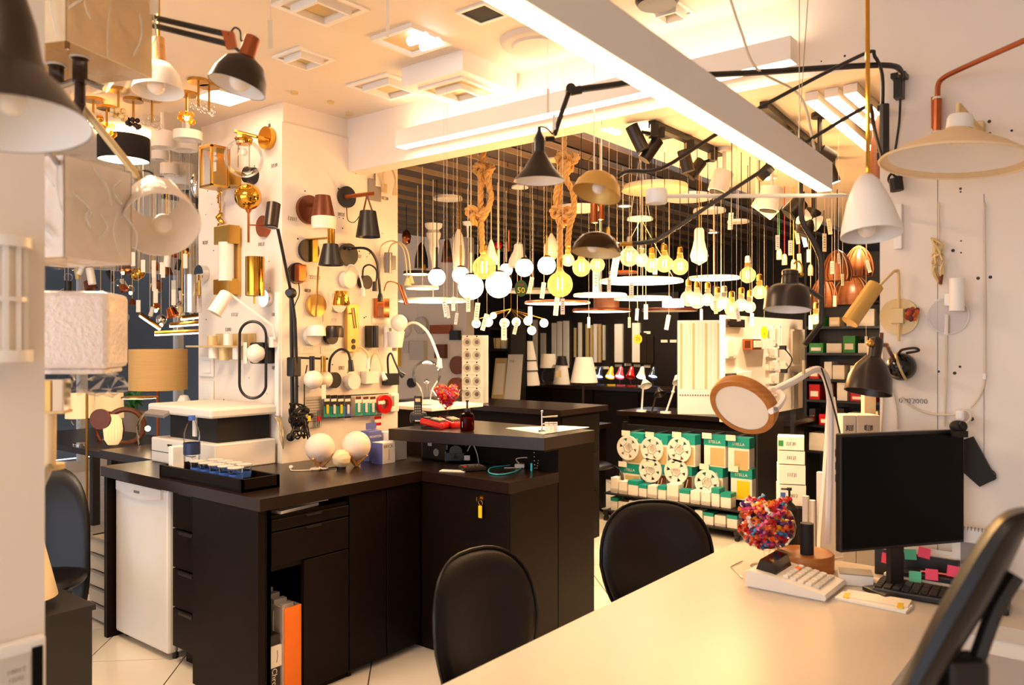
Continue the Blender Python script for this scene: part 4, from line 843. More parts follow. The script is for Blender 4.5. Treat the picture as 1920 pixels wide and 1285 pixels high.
# calculator
t = T('printing_calculator', 'large white desktop calculator with dark display on the desk', 'calculator', (-.88, 2.55, ZD))
t.p('body', prism([(0, .004), (0, .05), (.012, .056), (.07, .05), (.245, .022), (.25, .012), (.246, .004)], 0, .2).tr(basis((-1.0, 2.65, ZD), (1, 0, 0), (0, 0, 1), (0, -1, 0))), M['whitem'])
t.p('display', prism([(.02, .05), (.035, .088), (.075, .082), (.088, .044)], .03, .17).tr(basis((-1.0, 2.65, ZD), (1, 0, 0), (0, 0, 1), (0, -1, 0))), M['blackgl'])
for i in range(30):
    a_ = .115+.024*(i % 5); b_ = .022+.027*(i//5); z_ = .05-(a_-.07)*.16+.003
    t.p('key', box((-1.0+a_, 2.65-b_, ZD+z_), (.017, .02, .009), R=Matrix.Rotation(math.radians(9), 3, 'Y'), b=.002), M['orange'] if i == 5 else M['lgrey'] if i % 5 == 4 else M['whitem'])
t.p('foot_rim', bx(-.995, -.755, 2.455, 2.645, ZD, ZD+.005), M['lgrey'])
# snifter of sweets
c = onD(1437, 1063); c.z = ZD; t = T('candy_snifter', 'round stemmed glass heaped with colourful wrapped sweets on the desk', 'glass', c, local=True)
t.p('bowl', lathe([(.006, .058), (.03, .062), (.07, .082), (.093, .115), (.098, .145), (.092, .175), (.083, .195)], n=36), M['glass']); t.p('stem', lathe([(.02, .006), (.008, .015), (.007, .045), (.014, .058)]), M['glass']); t.p('foot', lathe(solid([(.055, 0), (.052, .003), (.012, .008)]), n=28), M['glass'])
def ps(f, r):
    h = .078+.125*f
    if f > .72: return (.185+r.uniform(0, .045), .075)
    return (h, min(.086, .03+.9*(h-.07)))
sweets(c, 170, ps, 8, [0, 4, 2, 5, 1, 6, 7, 0, 3, 1], 'wrapped sweet in bright foil heaped in the stemmed glass', 'sweets in the stemmed glass on the desk')
# wooden based lamp with ring head
dB = 2.74; b0 = AT(1508, 1022, dB); b0.z = ZD; t = T('ring_head_lamp', 'white arm desk lamp with tilted round wooden-framed panel and round wooden base', 'lamp', b0)
t.p('base', lathe(solid([(.094, 0), (.097, .004), (.097, .055), (.093, .06)]), b0, n=40), M['wood']); t.p('switch_column', cyl(b0+W(-.002, .06, -.03), (0, 0, 1), .022, .105), M['rubber'])
hc = AT(1390, 766, 2.45); nh = W(-.57, -.57, -.6).normalized()
t.p('head_rim', lathe([(.085, 0), (.102, 0), (.106, -.006), (.106, -.03), (.1, -.034), (.0, -.034)], hc, nh, 44), M['wood']); t.p('panel', lathe([(0, -.002), (.086, -.002)], hc, nh, 44), M['opal'])
ya, yb = AT(1436, 776, 2.42), AT(1450, 765, 2.5)
t.p('yoke', tb([(1445, 772, 2.34), (1460, 762, 2.38), (1469, 744, 2.44), (1452, 732, 2.52), (1425, 735, 2.54)], .009, 8, 5), M['white']); t.p('pivot', cyl(AT(1452, 767, 2.352), W(0, 0, -1), .007, .012), M['grey'])
t.p('arm', tb([(1452, 733, 2.5), (1490, 714, 2.55), (1525, 694, 2.62), (1544, 700, 2.66), (1554, 730, 2.7), (1557, 780, 2.73), (1556, 900, 2.78), (1552, 1020, 2.8)], .012, 8, 5), M['white'])
t.p('cable', tb([(1540, 690, 2.6), (1556, 740, 2.62), (1572, 800, 2.65), (1580, 840, 2.7)], .003, 6, 4), M['cord']); t.p('pin', L(1507, 676, 2.55, [(3, 0), (3, 26)], cap=True), M['champ'])
b0 = onD(1480, 1040); t = T('black_pump_bottle', 'black pump dispenser bottle behind the stemmed glass', 'bottle', b0, local=True); t.p('body', lathe(solid([(.03, 0), (.032, .01), (.032, .17), (.012, .19)])), M['rubber']); t.p('pump', lathe(solid([(.01, .19), (.01, .205), (.004, .206), (.004, .235), (.009, .236), (.009, .246)])), M['black']); t.p('spout', tube([(0, 0, .24), (-.03, 0, .238)], .004), M['black'])
t = T('white_mains_cable', 'white cable running from the wooden lamp base along the desk', 'cable', onD(1570, 1052)); t.p('cable', tube(sm([ATZ(u, v, ZD+.004) for u, v in ((1470, 1066), (1510, 1056), (1550, 1050), (1580, 1046))], 5), .004, 6), M['wcord'])
t = T('bent_wire', 'thin bent wire holder lying near the stemmed glass', 'wire', onD(1385, 1075)); t.p('wire', tube([ATZ(u, v, ZD+.003) for u, v in ((1392, 1052), (1370, 1063), (1392, 1084))], .0015, 5), M['steel'])
t = T('card_stack', 'stack of white cards with a grey top sheet beside the calculator', 'card stack', onD(1605, 1095)); c = onD(1604, 1094); t.p('cards', box(c+UP*.018, (.1, .075, .034), 20, b=.001), M['paper']); t.p('top_card', box(c+UP*.0365, (.1, .075, .003), 20), M['grey']); t.p('loose_card', box(c+RIGHT*.06+UP*.01, (.08, .06, .003), -10), M['tag'])
c = onD(1637, 1132); t = T('receipt_pad', 'long white receipt pad with yellow tabs on the desk', 'receipt pad', c); t.p('pad', box(c+UP*.004, (.2, .075, .007), -2), M['paper']); t.p('sheet', box(c+W(.02, .009, .02), (.18, .08, .002), 4), M['tag'])
for s in (-1, 1): t.p('yellow_tab', box(c+Vector((s*.075, 0, .0095)), (.016, .05, .002), 10), M['yellow'])
c = onD(1768, 1118); c.y = min(c.y, 2.7); t = T('keyboard', 'black computer keyboard lying before the monitor', 'keyboard', c, 4, local=True); t.p('base', box((0, 0, .011), (.36, .13, .02), b=.005), M['black'])
for r_ in range(5):
    for k_ in range(14): t.p('key', box((-.165+.0253*k_, -.046+.023*r_, .0235), (.02, .018, .006), b=.0015), M['rubber'])
# document trays with sticky notes under the monitor
c = ATY(1720, 1090, 2.9); x0, x1 = ATY(1645, 1090, 2.9).x, ATY(1800, 1090, 2.9).x
t = T('letter_organizer', 'black upright letter organizer full of papers below the monitor', 'organizer', ((x0+x1)/2, 2.9, ZD)); t.p('front', bx(x0, x1, 2.865, 2.872, ZD, ZD+.085), M['black']); t.p('base', bx(x0, x1, 2.872, 2.95, ZD, ZD+.008), M['black']); t.p('side', bx(x0, x0+.006, 2.872, 2.95, ZD, ZD+.08), M['black']); t.p('side', bx(x1-.006, x1, 2.872, 2.95, ZD, ZD+.08), M['black'])
for i in range(4): t.p('paper', bx(x0+.01, x1-.01, 2.878+.016*i, 2.882+.016*i, ZD+.01, ZD+.075+.012*(i % 3)), M['tag' if i % 2 else 'paper'])
x2, x3 = ATY(1655, 1090, 2.8).x, ATY(1840, 1090, 2.8).x
t = T('folder_pile', 'flat pile of black folders and papers behind the keyboard', 'folders', ((x2+x3)/2, 2.82, ZD)); t.p('folder', box(((x2+x3)/2, 2.825, ZD+.009), (x3-x2, .07, .016), 1, b=.003), M['black']); t.p('papers', box(((x2+x3)/2-.02, 2.826, ZD+.021), (x3-x2-.05, .066, .008), -2), M['tag']); t.p('folder', box(((x2+x3)/2+.03, 2.826, ZD+.034), (x3-x2-.06, .068, .016), 2, b=.003), M['black']); t.p('yellow_strip', box(((x2+x3)/2-.06, 2.81, ZD+.0265), (.05, .03, .002), 4), M['yellow'])
t = T('red_pen', 'red pen lying on the black folder pile', 'pen', ((x2+x3)/2, 2.82, ZD+.044)); t.p('barrel', tube([((x2+x3)/2-.03, 2.81, ZD+.047), ((x2+x3)/2+.09, 2.83, ZD+.047)], .004), M['red']); t.p('cap', tube([((x2+x3)/2+.07, 2.827, ZD+.047), ((x2+x3)/2+.1, 2.832, ZD+.047)], .005), M['blue'])
NT = Matrix.Rotation(math.radians(-20), 3, 'X')
for i, (u, v, Y, m, lb) in enumerate(((1664, 1048, 2.862, 'pink', 'pale pink sticky note leftmost under the monitor'), (1707, 1040, 2.862, 'mint', 'green sticky note under the monitor centre'), (1733, 1037, 2.862, 'pink', 'bright pink sticky note right of the green one'), (1716, 1082, 2.78, 'mint', 'green sticky note on the folder edge above the keyboard'), (1747, 1078, 2.78, 'pink', 'bright pink sticky note beside the green folder note'), (1788, 1072, 2.78, 'pink', 'large pink sticky note on the folder pile'), (1816, 1070, 2.78, 'pink', 'rightmost pink sticky note near the chair'))):
    q = ATY(u, v, Y); r_ = random.Random(i); one('sticky_note', lb, 'sticky note', box(q, (.036, .002, .034), R=Matrix.Rotation(math.radians(r_.uniform(-8, 8)), 3, 'Y') @ (NT if Y < 2.8 else Matrix.Identity(3))), M[m])
q = onD(1592, 1088); one('sticky_note', 'orange sticky note on the desk at the monitor lower left corner', 'sticky note', box(q+UP*.0015, (.05, .04, .002), 30), M['orange'])
q = ATY(1835, 1020, 2.9); t = T('spiral_calendar', 'white spiral desk calendar with photo leaning on the right wall', 'calendar', (q.x, q.y, ZD)); t.p('page', box((q.x, q.y, q.z-.04), (.15, .004, .17)), M['paper']); t.p('photo', box((q.x-.02, q.y-.004, q.z-.035), (.06, .003, .07)), M['grey']); t.p('spiral', join(*[torus((q.x-.07+.01*i, q.y-.001, q.z+.045), .006, .0012, (1, 0, 0), 10, 4) for i in range(15)]), M['steel'])

# ================================================================ right wall
YR = 2.958
def DR(u, off=0): return (YR-off)/ray(u)[1]
def QR(u, v, off=0): return AT(u, v, DR(u, off))
def tR(pts, r, s=0, n=8):
    P = [QR(*q) for q in pts]; return tube(sm(P, s) if s else P, r, n)
def plR(u, v, r, th=.02, n=32): return cyl(QR(u, v), (0, -1, 0), r*K(DR(u)), th, n)
def bR(u0, v0, u1, v1, off, th, b=.002):
    a, c_ = QR((u0+u1)/2, (v0+v1)/2, off), 0; k = K(DR((u0+u1)/2, off)); x0, x1 = QR(u0, v0, off).x, QR(u1, v1, off).x
    return bx(x0, x1, a.y-th, a.y, a.z-(v1-v0)*k/2, a.z+(v1-v0)*k/2, b)
struct('price_scribble', scribble(.09, .018, 5, 7).mv(QR(1712, 752, .0005)), M['ink'], wr)
t = T('wide_white_shade_lamp', 'wide shallow white shade lamp on a bracket on the right wall', 'wall lamp', QR(1830, 215))
dS = 2.25; ax = W(-.10, -1, -.02)
dome(t, 1797, 245, dS, [(22, -4), (24, 0), (50, 12), (90, 32), (130, 58)], ax, 'cream', 'white', 48); t.p('rim', torus(AT(1791, 303, dS), 130*K(dS), .004, ax, 48, 6), M['cream'])
t.p('neck', L(1801, 217, dS, [(20, 0), (22, 4), (23, 26)], ax, cap=True), M['white']); t.p('stem', L(1797, 195, dS, [(4, 0), (4, 24)], cap=True), M['champ']); t.p('bracket', tb([(1797, 196, dS), (1822, 224, dS+.15), (1840, 244, DR(1840, .01))], .007), M['champ']); t.p('wall_mount', bR(1826, 232, 1848, 250, 0, .04), M['champ']); t.p('bulb', ball(1796, 262, dS, 14), M['opal'])
t = T('copper_arm_lamp', 'copper pipe wall lamp arm rising to the upper right corner', 'wall lamp', QR(1757, 215)); t.p('handle', tR([(1758, 183, .05), (1757, 248, .05)], .0125), M['copperp']); t.p('arm', tR([(1758, 183, .05), (1759, 160, .05), (1768, 147, .06), (1800, 130, .12), (1930, 72, .35)], .0085, 6), M['copperp']); t.p('collar', tR([(1758, 182, .05), (1758, 186, .05)], .0155), M['wcord']); t.p('collar', tR([(1757, 246, .05), (1757, 250, .05)], .0155), M['wcord']); t.p('wall_clip', bR(1750, 186, 1762, 244, 0, .04), M['copperp'])
t = T('long_swing_arm_lamp', 'graphite cone lamp on a long black swing arm from the right wall', 'wall lamp', QR(1690, 170))
t.p('wall_bracket', bR(1676, 142, 1704, 152, 0, .05)+bR(1680, 150, 1697, 188, 0, .04), M['black']); t.p('arm', tb([(1689, 145, 2.66), (1688, 132, 2.64), (1670, 123, 2.6), (1600, 124, 2.55), (1400, 137, 2.4), (1240, 145, 2.32), (1160, 158, 2.28), (1085, 168, 2.25)], .0095, 8, 4), M['black'])
t.p('joint', cyl(AT(1069, 171, 2.27), W(0, 0, -1), .014, .03)+cylp(AT(1070, 172, 2.25), AT(1090, 168, 2.25), .012), M['black']); t.p('lower_arm', tb([(1066, 175, 2.25), (1052, 215, 2.23), (1040, 252, 2.2)], .007), M['black']); t.p('tag', pbox(1036, 215, 1042, 252, 2.2, .001), M['tag'])
t.p('spring', L(1022, 261, 2.2, [(4, 0), (4, 18)], W(1, .05, 0), cap=True)+join(*[torus(AT(1024+2.6*i, 260.5, 2.2), .007, .0015, RIGHT, 12, 5) for i in range(6)]), M['black'])
t.p('neck', L(1011, 252, 2.18, [(3, -14), (3.5, -6), (6, 0), (10, 8), (11, 34)], cap=True), M['black']); dome(t, 1011, 286, 2.18, [(10, -2), (12, 2), (30, 32), (47, 51), (48, 54)], DOWN, 'graph'); t.p('bulb', ball(1011, 318, 2.18, 10), M['opal']); t.p('cord', tb([(1010, 243, 2.18), (1012, 238, 2.18), (1024, 240, 2.19), (1036, 252, 2.2)], .002, 5, 4), M['cord'])
def tube_mount(t, u, v0, v1, off=.07): t.p('wall_tube', tR([(u, v0, off), (u, v1, off)], .016), M['black']); t.p('wall_clip', bR(u-4, v0+10, u+4, v0+20, 0, off)+bR(u-4, v1-20, u+4, v1-10, 0, off), M['black'])
t = T('brass_dome_arm_lamp', 'satin brass dome lamp on a thin black arm with black wall tube', 'wall lamp', QR(1660, 260)); tube_mount(t, 1658, 196, 300)
t.p('arm', tb([(1655, 196, DR(1655, .07)), (1654, 140, 2.6), (1640, 106, 2.55), (1618, 102, 2.52), (1435, 196, 2.35), (1335, 257, 2.28), (1240, 316, 2.2), (1180, 321, 2.16), (1160, 330, 2.14)], .0058, 8, 4), M['black'])
ax = W(-.28, -1, -.2); t.p('shade', L(1129, 324, 2.12, [(0.01, 0), (14, 1.5), (30, 10), (41, 25), (46, 44)], ax, sh=.0015, n=40), M['satin']); t.p('bulb', ball(1122, 352, 2.12, 12), M['opal'])
t = T('dark_dome_arm_lamp', 'polished dark dome lamp with brass collar on a thin black arm', 'wall lamp', QR(1640, 260)); t.p('arm', tb([(1655, 300, DR(1655, .06)), (1639, 240, 2.5), (1634, 206, 2.45), (1618, 203, 2.42), (1500, 274, 2.32), (1350, 372, 2.2), (1245, 442, 2.1), (1215, 454, 2.07), (1170, 458, 2.05)], .0058, 8, 4), M['black']); t.p('wall_clip', bR(1652, 292, 1660, 306, 0, .06), M['black'])
ax = W(-.1, -1, -.12); M['smoked'] = mat('smoked_metal', '4a3a2a', .1, 1, .05); dome(t, 1121, 436, 2.03, [(3, 0), (15, 1.5), (32, 10), (43, 26), (47, 40)], ax, 'smoked', 'champ'); t.p('bulb', ball(1112, 462, 2.03, 12), M['opal']); t.p('collar', L(1163, 458, 2.05, [(4, 0), (4, 22)], W(1, .03, 0), cap=True), M['brass'])
t = T('white_drum_arm_lamp', 'small white drum lamp at the end of a straight white rod', 'wall lamp', QR(1680, 425)); t.p('drum', L(1231, 355, 2.1, [(19, 0), (20, 2), (20, 24), (18, 27)], cap=True, n=32), M['white']); t.p('rod', tb([(1248, 368, 2.1), (1585, 367, 2.55), (1672, 400, 2.7)], .006), M['white']); t.p('wall_plate', bR(1678, 384, 1693, 468, 0, .02), M['white'])
t = T('white_bell_pendant', 'white bell-shaped pendant hanging on a yellow brass tube', 'pendant lamp', AT(1622, 400, 1.95)); dP = 1.95
t.p('shade', L(1624, 330, dP, [(8, -2), (12, 0), (22, 12), (38, 50), (51, 98), (54, 116)], W(0, -1, -.2), sh=.002, n=44), M['white']); t.p('bulb', ball(1625, 430, dP, 17), M['opal']); t.p('tube', tb([(1628, 332, dP), (1624, -400, dP)], .0055), M['gold']); t.p('ceiling_cap', cyl((AT(1624, -230, dP).x, AT(1624, -230, dP).y, 2.76), (0, 0, 1), .04, .03), M['white'])
t = T('gold_cylinder_spot', 'gold cylinder spot on a round champagne wall plate', 'wall lamp', QR(1687, 594)); t.p('backplate', plR(1687, 594, 34, .012), M['champ']); t.p('block', bR(1673, 579, 1697, 607, .012, .025), M['champ']); t.p('rod', tR([(1685, 640, .03), (1685, 520, .03), (1680, 509, .04), (1672, 513, .06), (1640, 545, .15)], .005, 5), M['champ']); t.p('spot_head', L(1642, 535, DR(1642, .15), [(15, 0), (15.5, 88), (13, 88.5)], W(-.60, -.8, -.1), cap=True, n=28), M['satin']); t.p('end_cap', L(1642, 535, DR(1642, .15)-.003, [(0, -1), (12, -1)], W(-.6, -.8, -.1)), M['rubber'])
t = T('dried_flower', 'small dark red dried flower stuck beside the champagne plate', 'flower', QR(1710, 590))
for i in range(14): t.p('petal', sph((0, 0, 0), .014, 7, 5, (1, .3, .7)).rot('Y', random.uniform(0, 180)).rot('Z', random.uniform(-60, 60)).mv(QR(1710+random.uniform(-9, 9), 590+random.uniform(-9, 9), .03+random.uniform(0, .02))), mat('dried_petal', ('5a1a14', '8a2c10', 'c0541c')[i % 3], .7) if i < 3 else bpy.data.materials[('dried_petal', 'dried_petal.001', 'dried_petal.002')[i % 3]])
t = T('clear_disc_spot', 'white cylinder spot on a round clear disc on the right wall', 'wall lamp', QR(1778, 592)); t.p('disc', plR(1778, 592, 34, .008), film('acrylic_disc', 'fdfaf6', .4, .05, haze=.25)); t.p('disc_edge', torus(QR(1778, 592, .006), 34*K(DR(1778)), .002, (0, 1, 0), 40, 5), M['white']); t.p('tube', L(1794, 522, DR(1794, .07), [(12.5, 0), (13, 1), (13, 61), (11, 62)], cap=True), M['white']); t.p('arm', bR(1776, 552, 1788, 575, .01, .05), M['white']); t.p('rod', tR([(1775, 590, .02), (1774, 628, .02)], .006), M['white'])
t = T('beige_cable_bundle', 'bundle of beige cable tied up on the right wall', 'cable bundle', QR(1762, 490)); rr = random.Random(4)
for i in range(8):
    p = [QR(1745+rr.uniform(-2, 6), 446+rr.uniform(0, 5), .02)]+[QR(1755+rr.uniform(-8, 14), 458+12*j+rr.uniform(-6, 6), .015+rr.uniform(0, .025)) for j in range(5)]+[QR(1764, 535, .02)]; t.p('cable', tube(sm(p, 4), .0032, 6), M['champ'])
t.p('lead', tR([(1760, 380, .006), (1760, 450, .01)], .003), M['wcord']); t.p('plug', tR([(1765, 515, .03), (1763, 533, .03)], .006), M['brown'])
t = T('black_cord_bundle', 'black cable tied in a bundle below the swing arm bracket', 'cable bundle', QR(1685, 335)); t.p('lead', tR([(1688, 185, .04), (1686, 230, .02), (1678, 285, .02)], .004, 5), M['cord']); t.p('plug_block', tR([(1679, 335, .04), (1682, 358, .04)], .022), M['rubber'])
for i in range(4): t.p('loop', torus(QR(1682+rr.uniform(-5, 5), 293+i*14, .03), .02, .0045, (rr.uniform(-.5, .5), 1, rr.uniform(-.5, .5)), 18, 6), M['cord'])
t = T('white_cable_run', 'thin white cables running down the right wall to a plug', 'cable', QR(1800, 770))
for pts in ([(1775, 630, .006), (1774, 700, .006), (1770, 800, .006)], [(1845, 380, .006), (1846, 540, .008), (1846, 700, .008), (1838, 740, .008), (1820, 765, .02)], [(1690, 745, .01), (1705, 760, .01), (1740, 775, .01), (1790, 778, .02), (1812, 770, .03), (1820, 785, .03), (1800, 800, .03), (1780, 790, .02)], [(1668, 650, .006), (1670, 720, .006), (1680, 760, .006), (1683, 805, .006)], [(1655, 640, .006), (1656, 740, .006), (1652, 810, .006)]): t.p('cable', tR(pts, .0035, 6), M['wcord'])
t.p('plug', bR(1795, 768, 1812, 788, 0, .04, .008), M['white']); t.p('cable_clip', bR(1843, 700, 1850, 712, 0, .015), M['white'])
t = T('black_ball_wall_mount', 'black ball wall fixture with white band and hanging strap', 'wall lamp', QR(1690, 690)); t.p('ball', sph(QR(1690, 688, .03), 26*K(DR(1690)), 28, 16), M['blackgl']); t.p('band', torus(QR(1690, 688, .03), 26.2*K(DR(1690)), .004, W(.8, .35, -.5), 36, 6), M['champ']); t.p('strap', tR([(1685, 663, .05), (1692, 656, .08), (1715, 653, .09), (1722, 658, .08), (1700, 662, .06)], .0045, 5), M['cord'])
t = T('black_dome_wall_lamp', 'black dome lamp with brass-edged neck tilted beside the monitor', 'wall lamp', QR(1680, 690)); ax = W(-.22, -1, -.15); dd = 2.45; t.p('shade', L(1637, 672, dd, [(13, -4), (16, 0), (28, 14), (38, 36), (42, 66)], ax, sh=.0016, n=40), M['graph']); t.p('neck', L(1643, 640, dd, [(9, -6), (12, -3), (13, 8), (12, 32)], ax, cap=True), M['graph']); t.p('knob', ball(1632, 644, dd-.02, 7), M['brass']); t.p('stem', tb([(1653, 624, dd), (1652, 646, dd)], .006), M['brown']); t.p('arm', tb([(1650, 646, dd), (1662, 648, dd+.03), (1676, 675, DR(1676, .06))], .0065), M['brown']); t.p('pivot', ball(1662, 648, dd+.03, 5), M['brass'])
t = T('black_pulley_lamp', 'brushed dark metal shade lamp on a bent black pole', 'wall lamp', AT(1540, 560, 2.5)); ax = W(-.08, -1, -.12); dd = 2.35
dome(t, 1478, 536, dd, [(14, -3), (28, 0), (37, 7), (41, 24), (43, 46)], ax, 'graph'); t.p('neck', L(1482, 507, dd, [(13, 0), (15, 2), (15, 10), (14, 11), (15, 14), (15, 30)], ax, cap=True), M['graph']); t.p('collar', torus(AT(1482, 509, dd), 14*K(dd), .002, ax, 24, 5), M['champ']); t.p('arm', tb([(1490, 530, dd), (1515, 543, dd+.05), (1540, 560, dd+.1)], .008), M['black']); t.p('knob', ball(1502, 515, dd, 5), M['brass']); t.p('hook', tb([(1488, 495, dd), (1497, 490, dd), (1504, 500, dd), (1503, 515, dd)], .003, 6, 4), M['brass'])
t.p('pole', tb([(1504, 360, 2.5), (1503, 410, 2.5), (1518, 440, 2.5), (1537, 478, 2.5), (1540, 510, 2.5), (1540, 600, 2.5), (1535, 612, 2.5), (1508, 648, 2.5)], .009, 8, 3), M['graph']); t.p('brass_ferrule', L(1504, 372, 2.5, [(4.5, 0), (4.5, 32)], cap=True), M['brass'])
t = T('black_pouch', 'black pouch with thin loop hanging on the wall behind the monitor', 'pouch', QR(1840, 870)); t.p('pouch', prism([(-.045, .07), (-.01, .085), (.055, -.045), (.01, -.075), (-.04, -.03)], 0, .02).tr(basis(QR(1832, 868, .001), (1, 0, 0), (0, 0, 1), (0, -1, 0))), M['rubber']); t.p('loop', tR([(1853, 878, .01), (1866, 888, .01), (1864, 900, .01), (1854, 896, .01), (1850, 880, .01)], .0018, 5), M['cord'])
# white folded card panel and boxes standing at the opening behind the desk
t = T('printed_card_panel', 'tall tapering white card panel with blue and orange print behind the desk', 'panel', AT(1560, 990, 2.95)); d0 = 3.05
pf = [AT(u, v, d0) for u, v in ((1556, 745), (1566, 745), (1577, 830), (1580, 1010), (1584, 1384), (1524, 1384), (1538, 1010), (1548, 880))]
def slabp(P, th): n = len(P); o = FWD*th; return S(P+[p+o for p in P], [tuple(range(n)), tuple(range(2*n-1, n-1, -1))]+[(i, n+i, n+(i+1) % n, (i+1) % n) for i in range(n)])
t.p('panel', slabp(pf, .03), M['paper'])
for v, m in ((892, 'blue'), (906, 'blue'), (921, 'blue'), (942, 'blue'), (966, 'orange')): t.p('print', pbox(1550, v-7, 1557, v+7, d0-.002, .002), M[m])
for v, m in ((850, 'ink'), (874, 'blue'), (897, 'blue')): t.p('print', pbox(1566, v-7, 1573, v+7, d0-.002, .002), M[m])
# ================================================================ room beyond the header: pendants
ZS = 2.625; ZC = 2.5
def up(p):
    """ceiling height above a place"""
    if p.y < 2.96: return 2.79
    return ZC if p.x > -2.05 else ZS
def cord(t, u, v, d, m='cord', r=.003, name='cord'):
    p = AT(u, v, d); t.p(name, tube([p, Vector((p.x, p.y, up(p)))], r, 6), M[m])
def pend(name, label, u, v, d, group=None): 
    return T(name, label, 'pendant lamp', AT(u, v, d), group=group)
ORD = ('first', 'second', 'third', 'fourth', 'fifth', 'sixth', 'seventh', 'eighth', 'ninth', 'tenth', 'eleventh', 'twelfth', 'thirteenth', 'fourteenth', 'fifteenth', 'sixteenth')
# ---- rope pendants
def rope(pts, r):
    P = sm(pts, 10); out = S([], []); n = len(P); nx = frame(P[1]-P[0])[0]; fr = []; run = 0
    for i in range(n):
        tn = (P[min(i+1, n-1)]-P[max(i-1, 0)]).normalized(); nx = (nx-tn*nx.dot(tn)).normalized()
        if i: run += (P[i]-P[i-1]).length
        fr.append((nx.copy(), tn.cross(nx), run))
    for k in range(3):
        out = out+tube([P[i]+(fr[i][0]*math.cos(fr[i][2]*2*math.pi/.09+2.094*k)+fr[i][1]*math.sin(fr[i][2]*2*math.pi/.09+2.094*k))*r*.52 for i in range(n)], r*.56, 7)
    return out
def knot(u, v, d, s, r):
    c = AT(u, v, d); k = K(d); P = []
    for i in range(14):
        a = 2*math.pi*i/14; P.append(c+W(s*k*(math.sin(a)+1.6*math.sin(2*a))*.45, s*k*(math.cos(a)-1.6*math.cos(2*a))*.42, -s*k*math.sin(3*a)*.5))
    P.append(P[0]); return rope(P, r)
def bulb(t, u, v, d, r, glass='amberg', lit=True, neck=10, sock='brass', fil=True):
    """hanging filament bulb: globe centre pixel, radius; socket above"""
    t.p('glass', L(u, v-r-neck, d, [(4.5, 0), (5.5, neck*.5)]+[(r*math.sin(a), neck+r-r*math.cos(a)) for a in [.42+2.72*i/10 for i in range(11)]][:-1]+[(0, neck+2*r)], n=24), M[glass])
    t.p('socket', L(u, v-r-neck-11, d, [(3, 0), (5, 2), (5.5, 12)], cap=True, n=14), M[sock])
    if lit and fil: t.p('filament', join(*[L(u+dx, v-r*.55, d, [(.01, 0), (1.2, 1), (1.2, r*.95), (.01, r)], n=6) for dx in (-r*.18, r*.18)]), M['fil'])
    if lit:
        l = bpy.data.lights.new('bulb_light', 'POINT'); l.energy = 2.6; l.color = (1, .68, .36); l.shadow_soft_size = .02; o = bpy.data.objects.new('bulb_light', l); COL.objects.link(o); o.location = AT(u, v+1, d)-t.loc; o.parent = t.o
t = pend('rope_pendant', 'left jute rope pendant with big knots and an amber globe bulb', 905, 480, 4.25); d = 4.25
t.p('rope', rope([AT(907, 268, d), AT(906, 300, d), AT(902, 345, d), AT(901, 390, d), AT(903, 430, d), AT(905, 475, d)], .016), M['rope']); t.p('rope_loop', rope([AT(912, 325, d-.03), AT(916, 345, d-.03), AT(921, 370, d-.02), AT(914, 395, d-.03), AT(904, 412, d-.02)], .015), M['rope'])
t.p('knot', knot(907, 322, d, 16, .016), M['rope']); t.p('knot', knot(893, 402, d, 16, .016), M['rope']); cord(t, 907, 270, d, 'rope', .015, 'upper_rope'); bulb(t, 908, 502, d, 22)
t = pend('rope_pendant', 'right jute rope pendant with knots, loops and a glowing amber globe', 1055, 480, 3.9); d = 3.9
t.p('rope', rope([AT(1057, 250, d), AT(1057, 290, d), AT(1050, 340, d), AT(1048, 380, d), AT(1050, 430, d), AT(1051, 492, d)], .015), M['rope']); t.p('rope_loop', rope([AT(1065, 305, d-.03), AT(1062, 335, d-.03), AT(1074, 360, d-.02), AT(1076, 395, d-.02), AT(1068, 425, d-.02), AT(1064, 462, d-.02)], .015), M['rope'])
t.p('rope_loop', rope([AT(1046, 345, d-.02), AT(1042, 375, d-.02), AT(1050, 400, d-.02)], .014), M['rope'])
t.p('knot', knot(1064, 303, d, 17, .016), M['rope']); t.p('knot', knot(1054, 403, d, 17, .016), M['rope']); cord(t, 1057, 252, d, 'rope', .015, 'upper_rope'); bulb(t, 1050, 534, d, 24); bulb(t, 1065, 488, d+.05, 12, neck=8)
# ---- lit opal globes
for i, (u, v, r, d, cm_) in enumerate(((819, 520, 16, 5.4, 'cord'), (864, 516, 16, 5.2, 'brass'), (883, 538, 24, 4.6, 'wcord'), (935, 534, 25, 4.5, 'wcord'), (949, 506, 12, 5.8, 'wcord'), (983, 502, 17, 4.9, 'cord'), (1025, 498, 17, 4.9, 'brass'))):
    t = pend('globe_pendant', 'lit white opal globe pendant, %s from the left of the glowing row' % ORD[i], u, v, d, 'lit opal globe pendants'); t.p('globe', ball(u, v, d, r), M['globe']); t.p('cap', L(u, v-r-2, d, [(r*.25, 0), (r*.45, 2), (r*.5, 4)], cap=True), M['brass' if cm_ == 'brass' else 'black']); t.p('stem', L(u, v-r-40, d, [(2, 0), (2, 40)], n=8, cap=True), M[cm_]); cord(t, u, v-r-38, d, cm_)
for i, (u, v, r) in enumerate(((893, 607, 8), (915, 604, 9), (946, 606, 9), (925, 592, 6), (968, 604, 8), (990, 602, 8), (997, 620, 8), (1020, 606, 8))):
    d = 6.4; t = pend('branch_globe_lamp', 'small lit globe under the disc lamps, %s from the left' % ORD[i], u, v, d, 'small lit globes of the far chandelier'); t.p('globe', ball(u, v, d, r, 16, 10), M['globe']); t.p('stem', tb([(u, v-r, d), (958, 580, d+.1)], .004, 6), M['brass']); cord(t, 958, 580, d+.1, 'brass', .004)
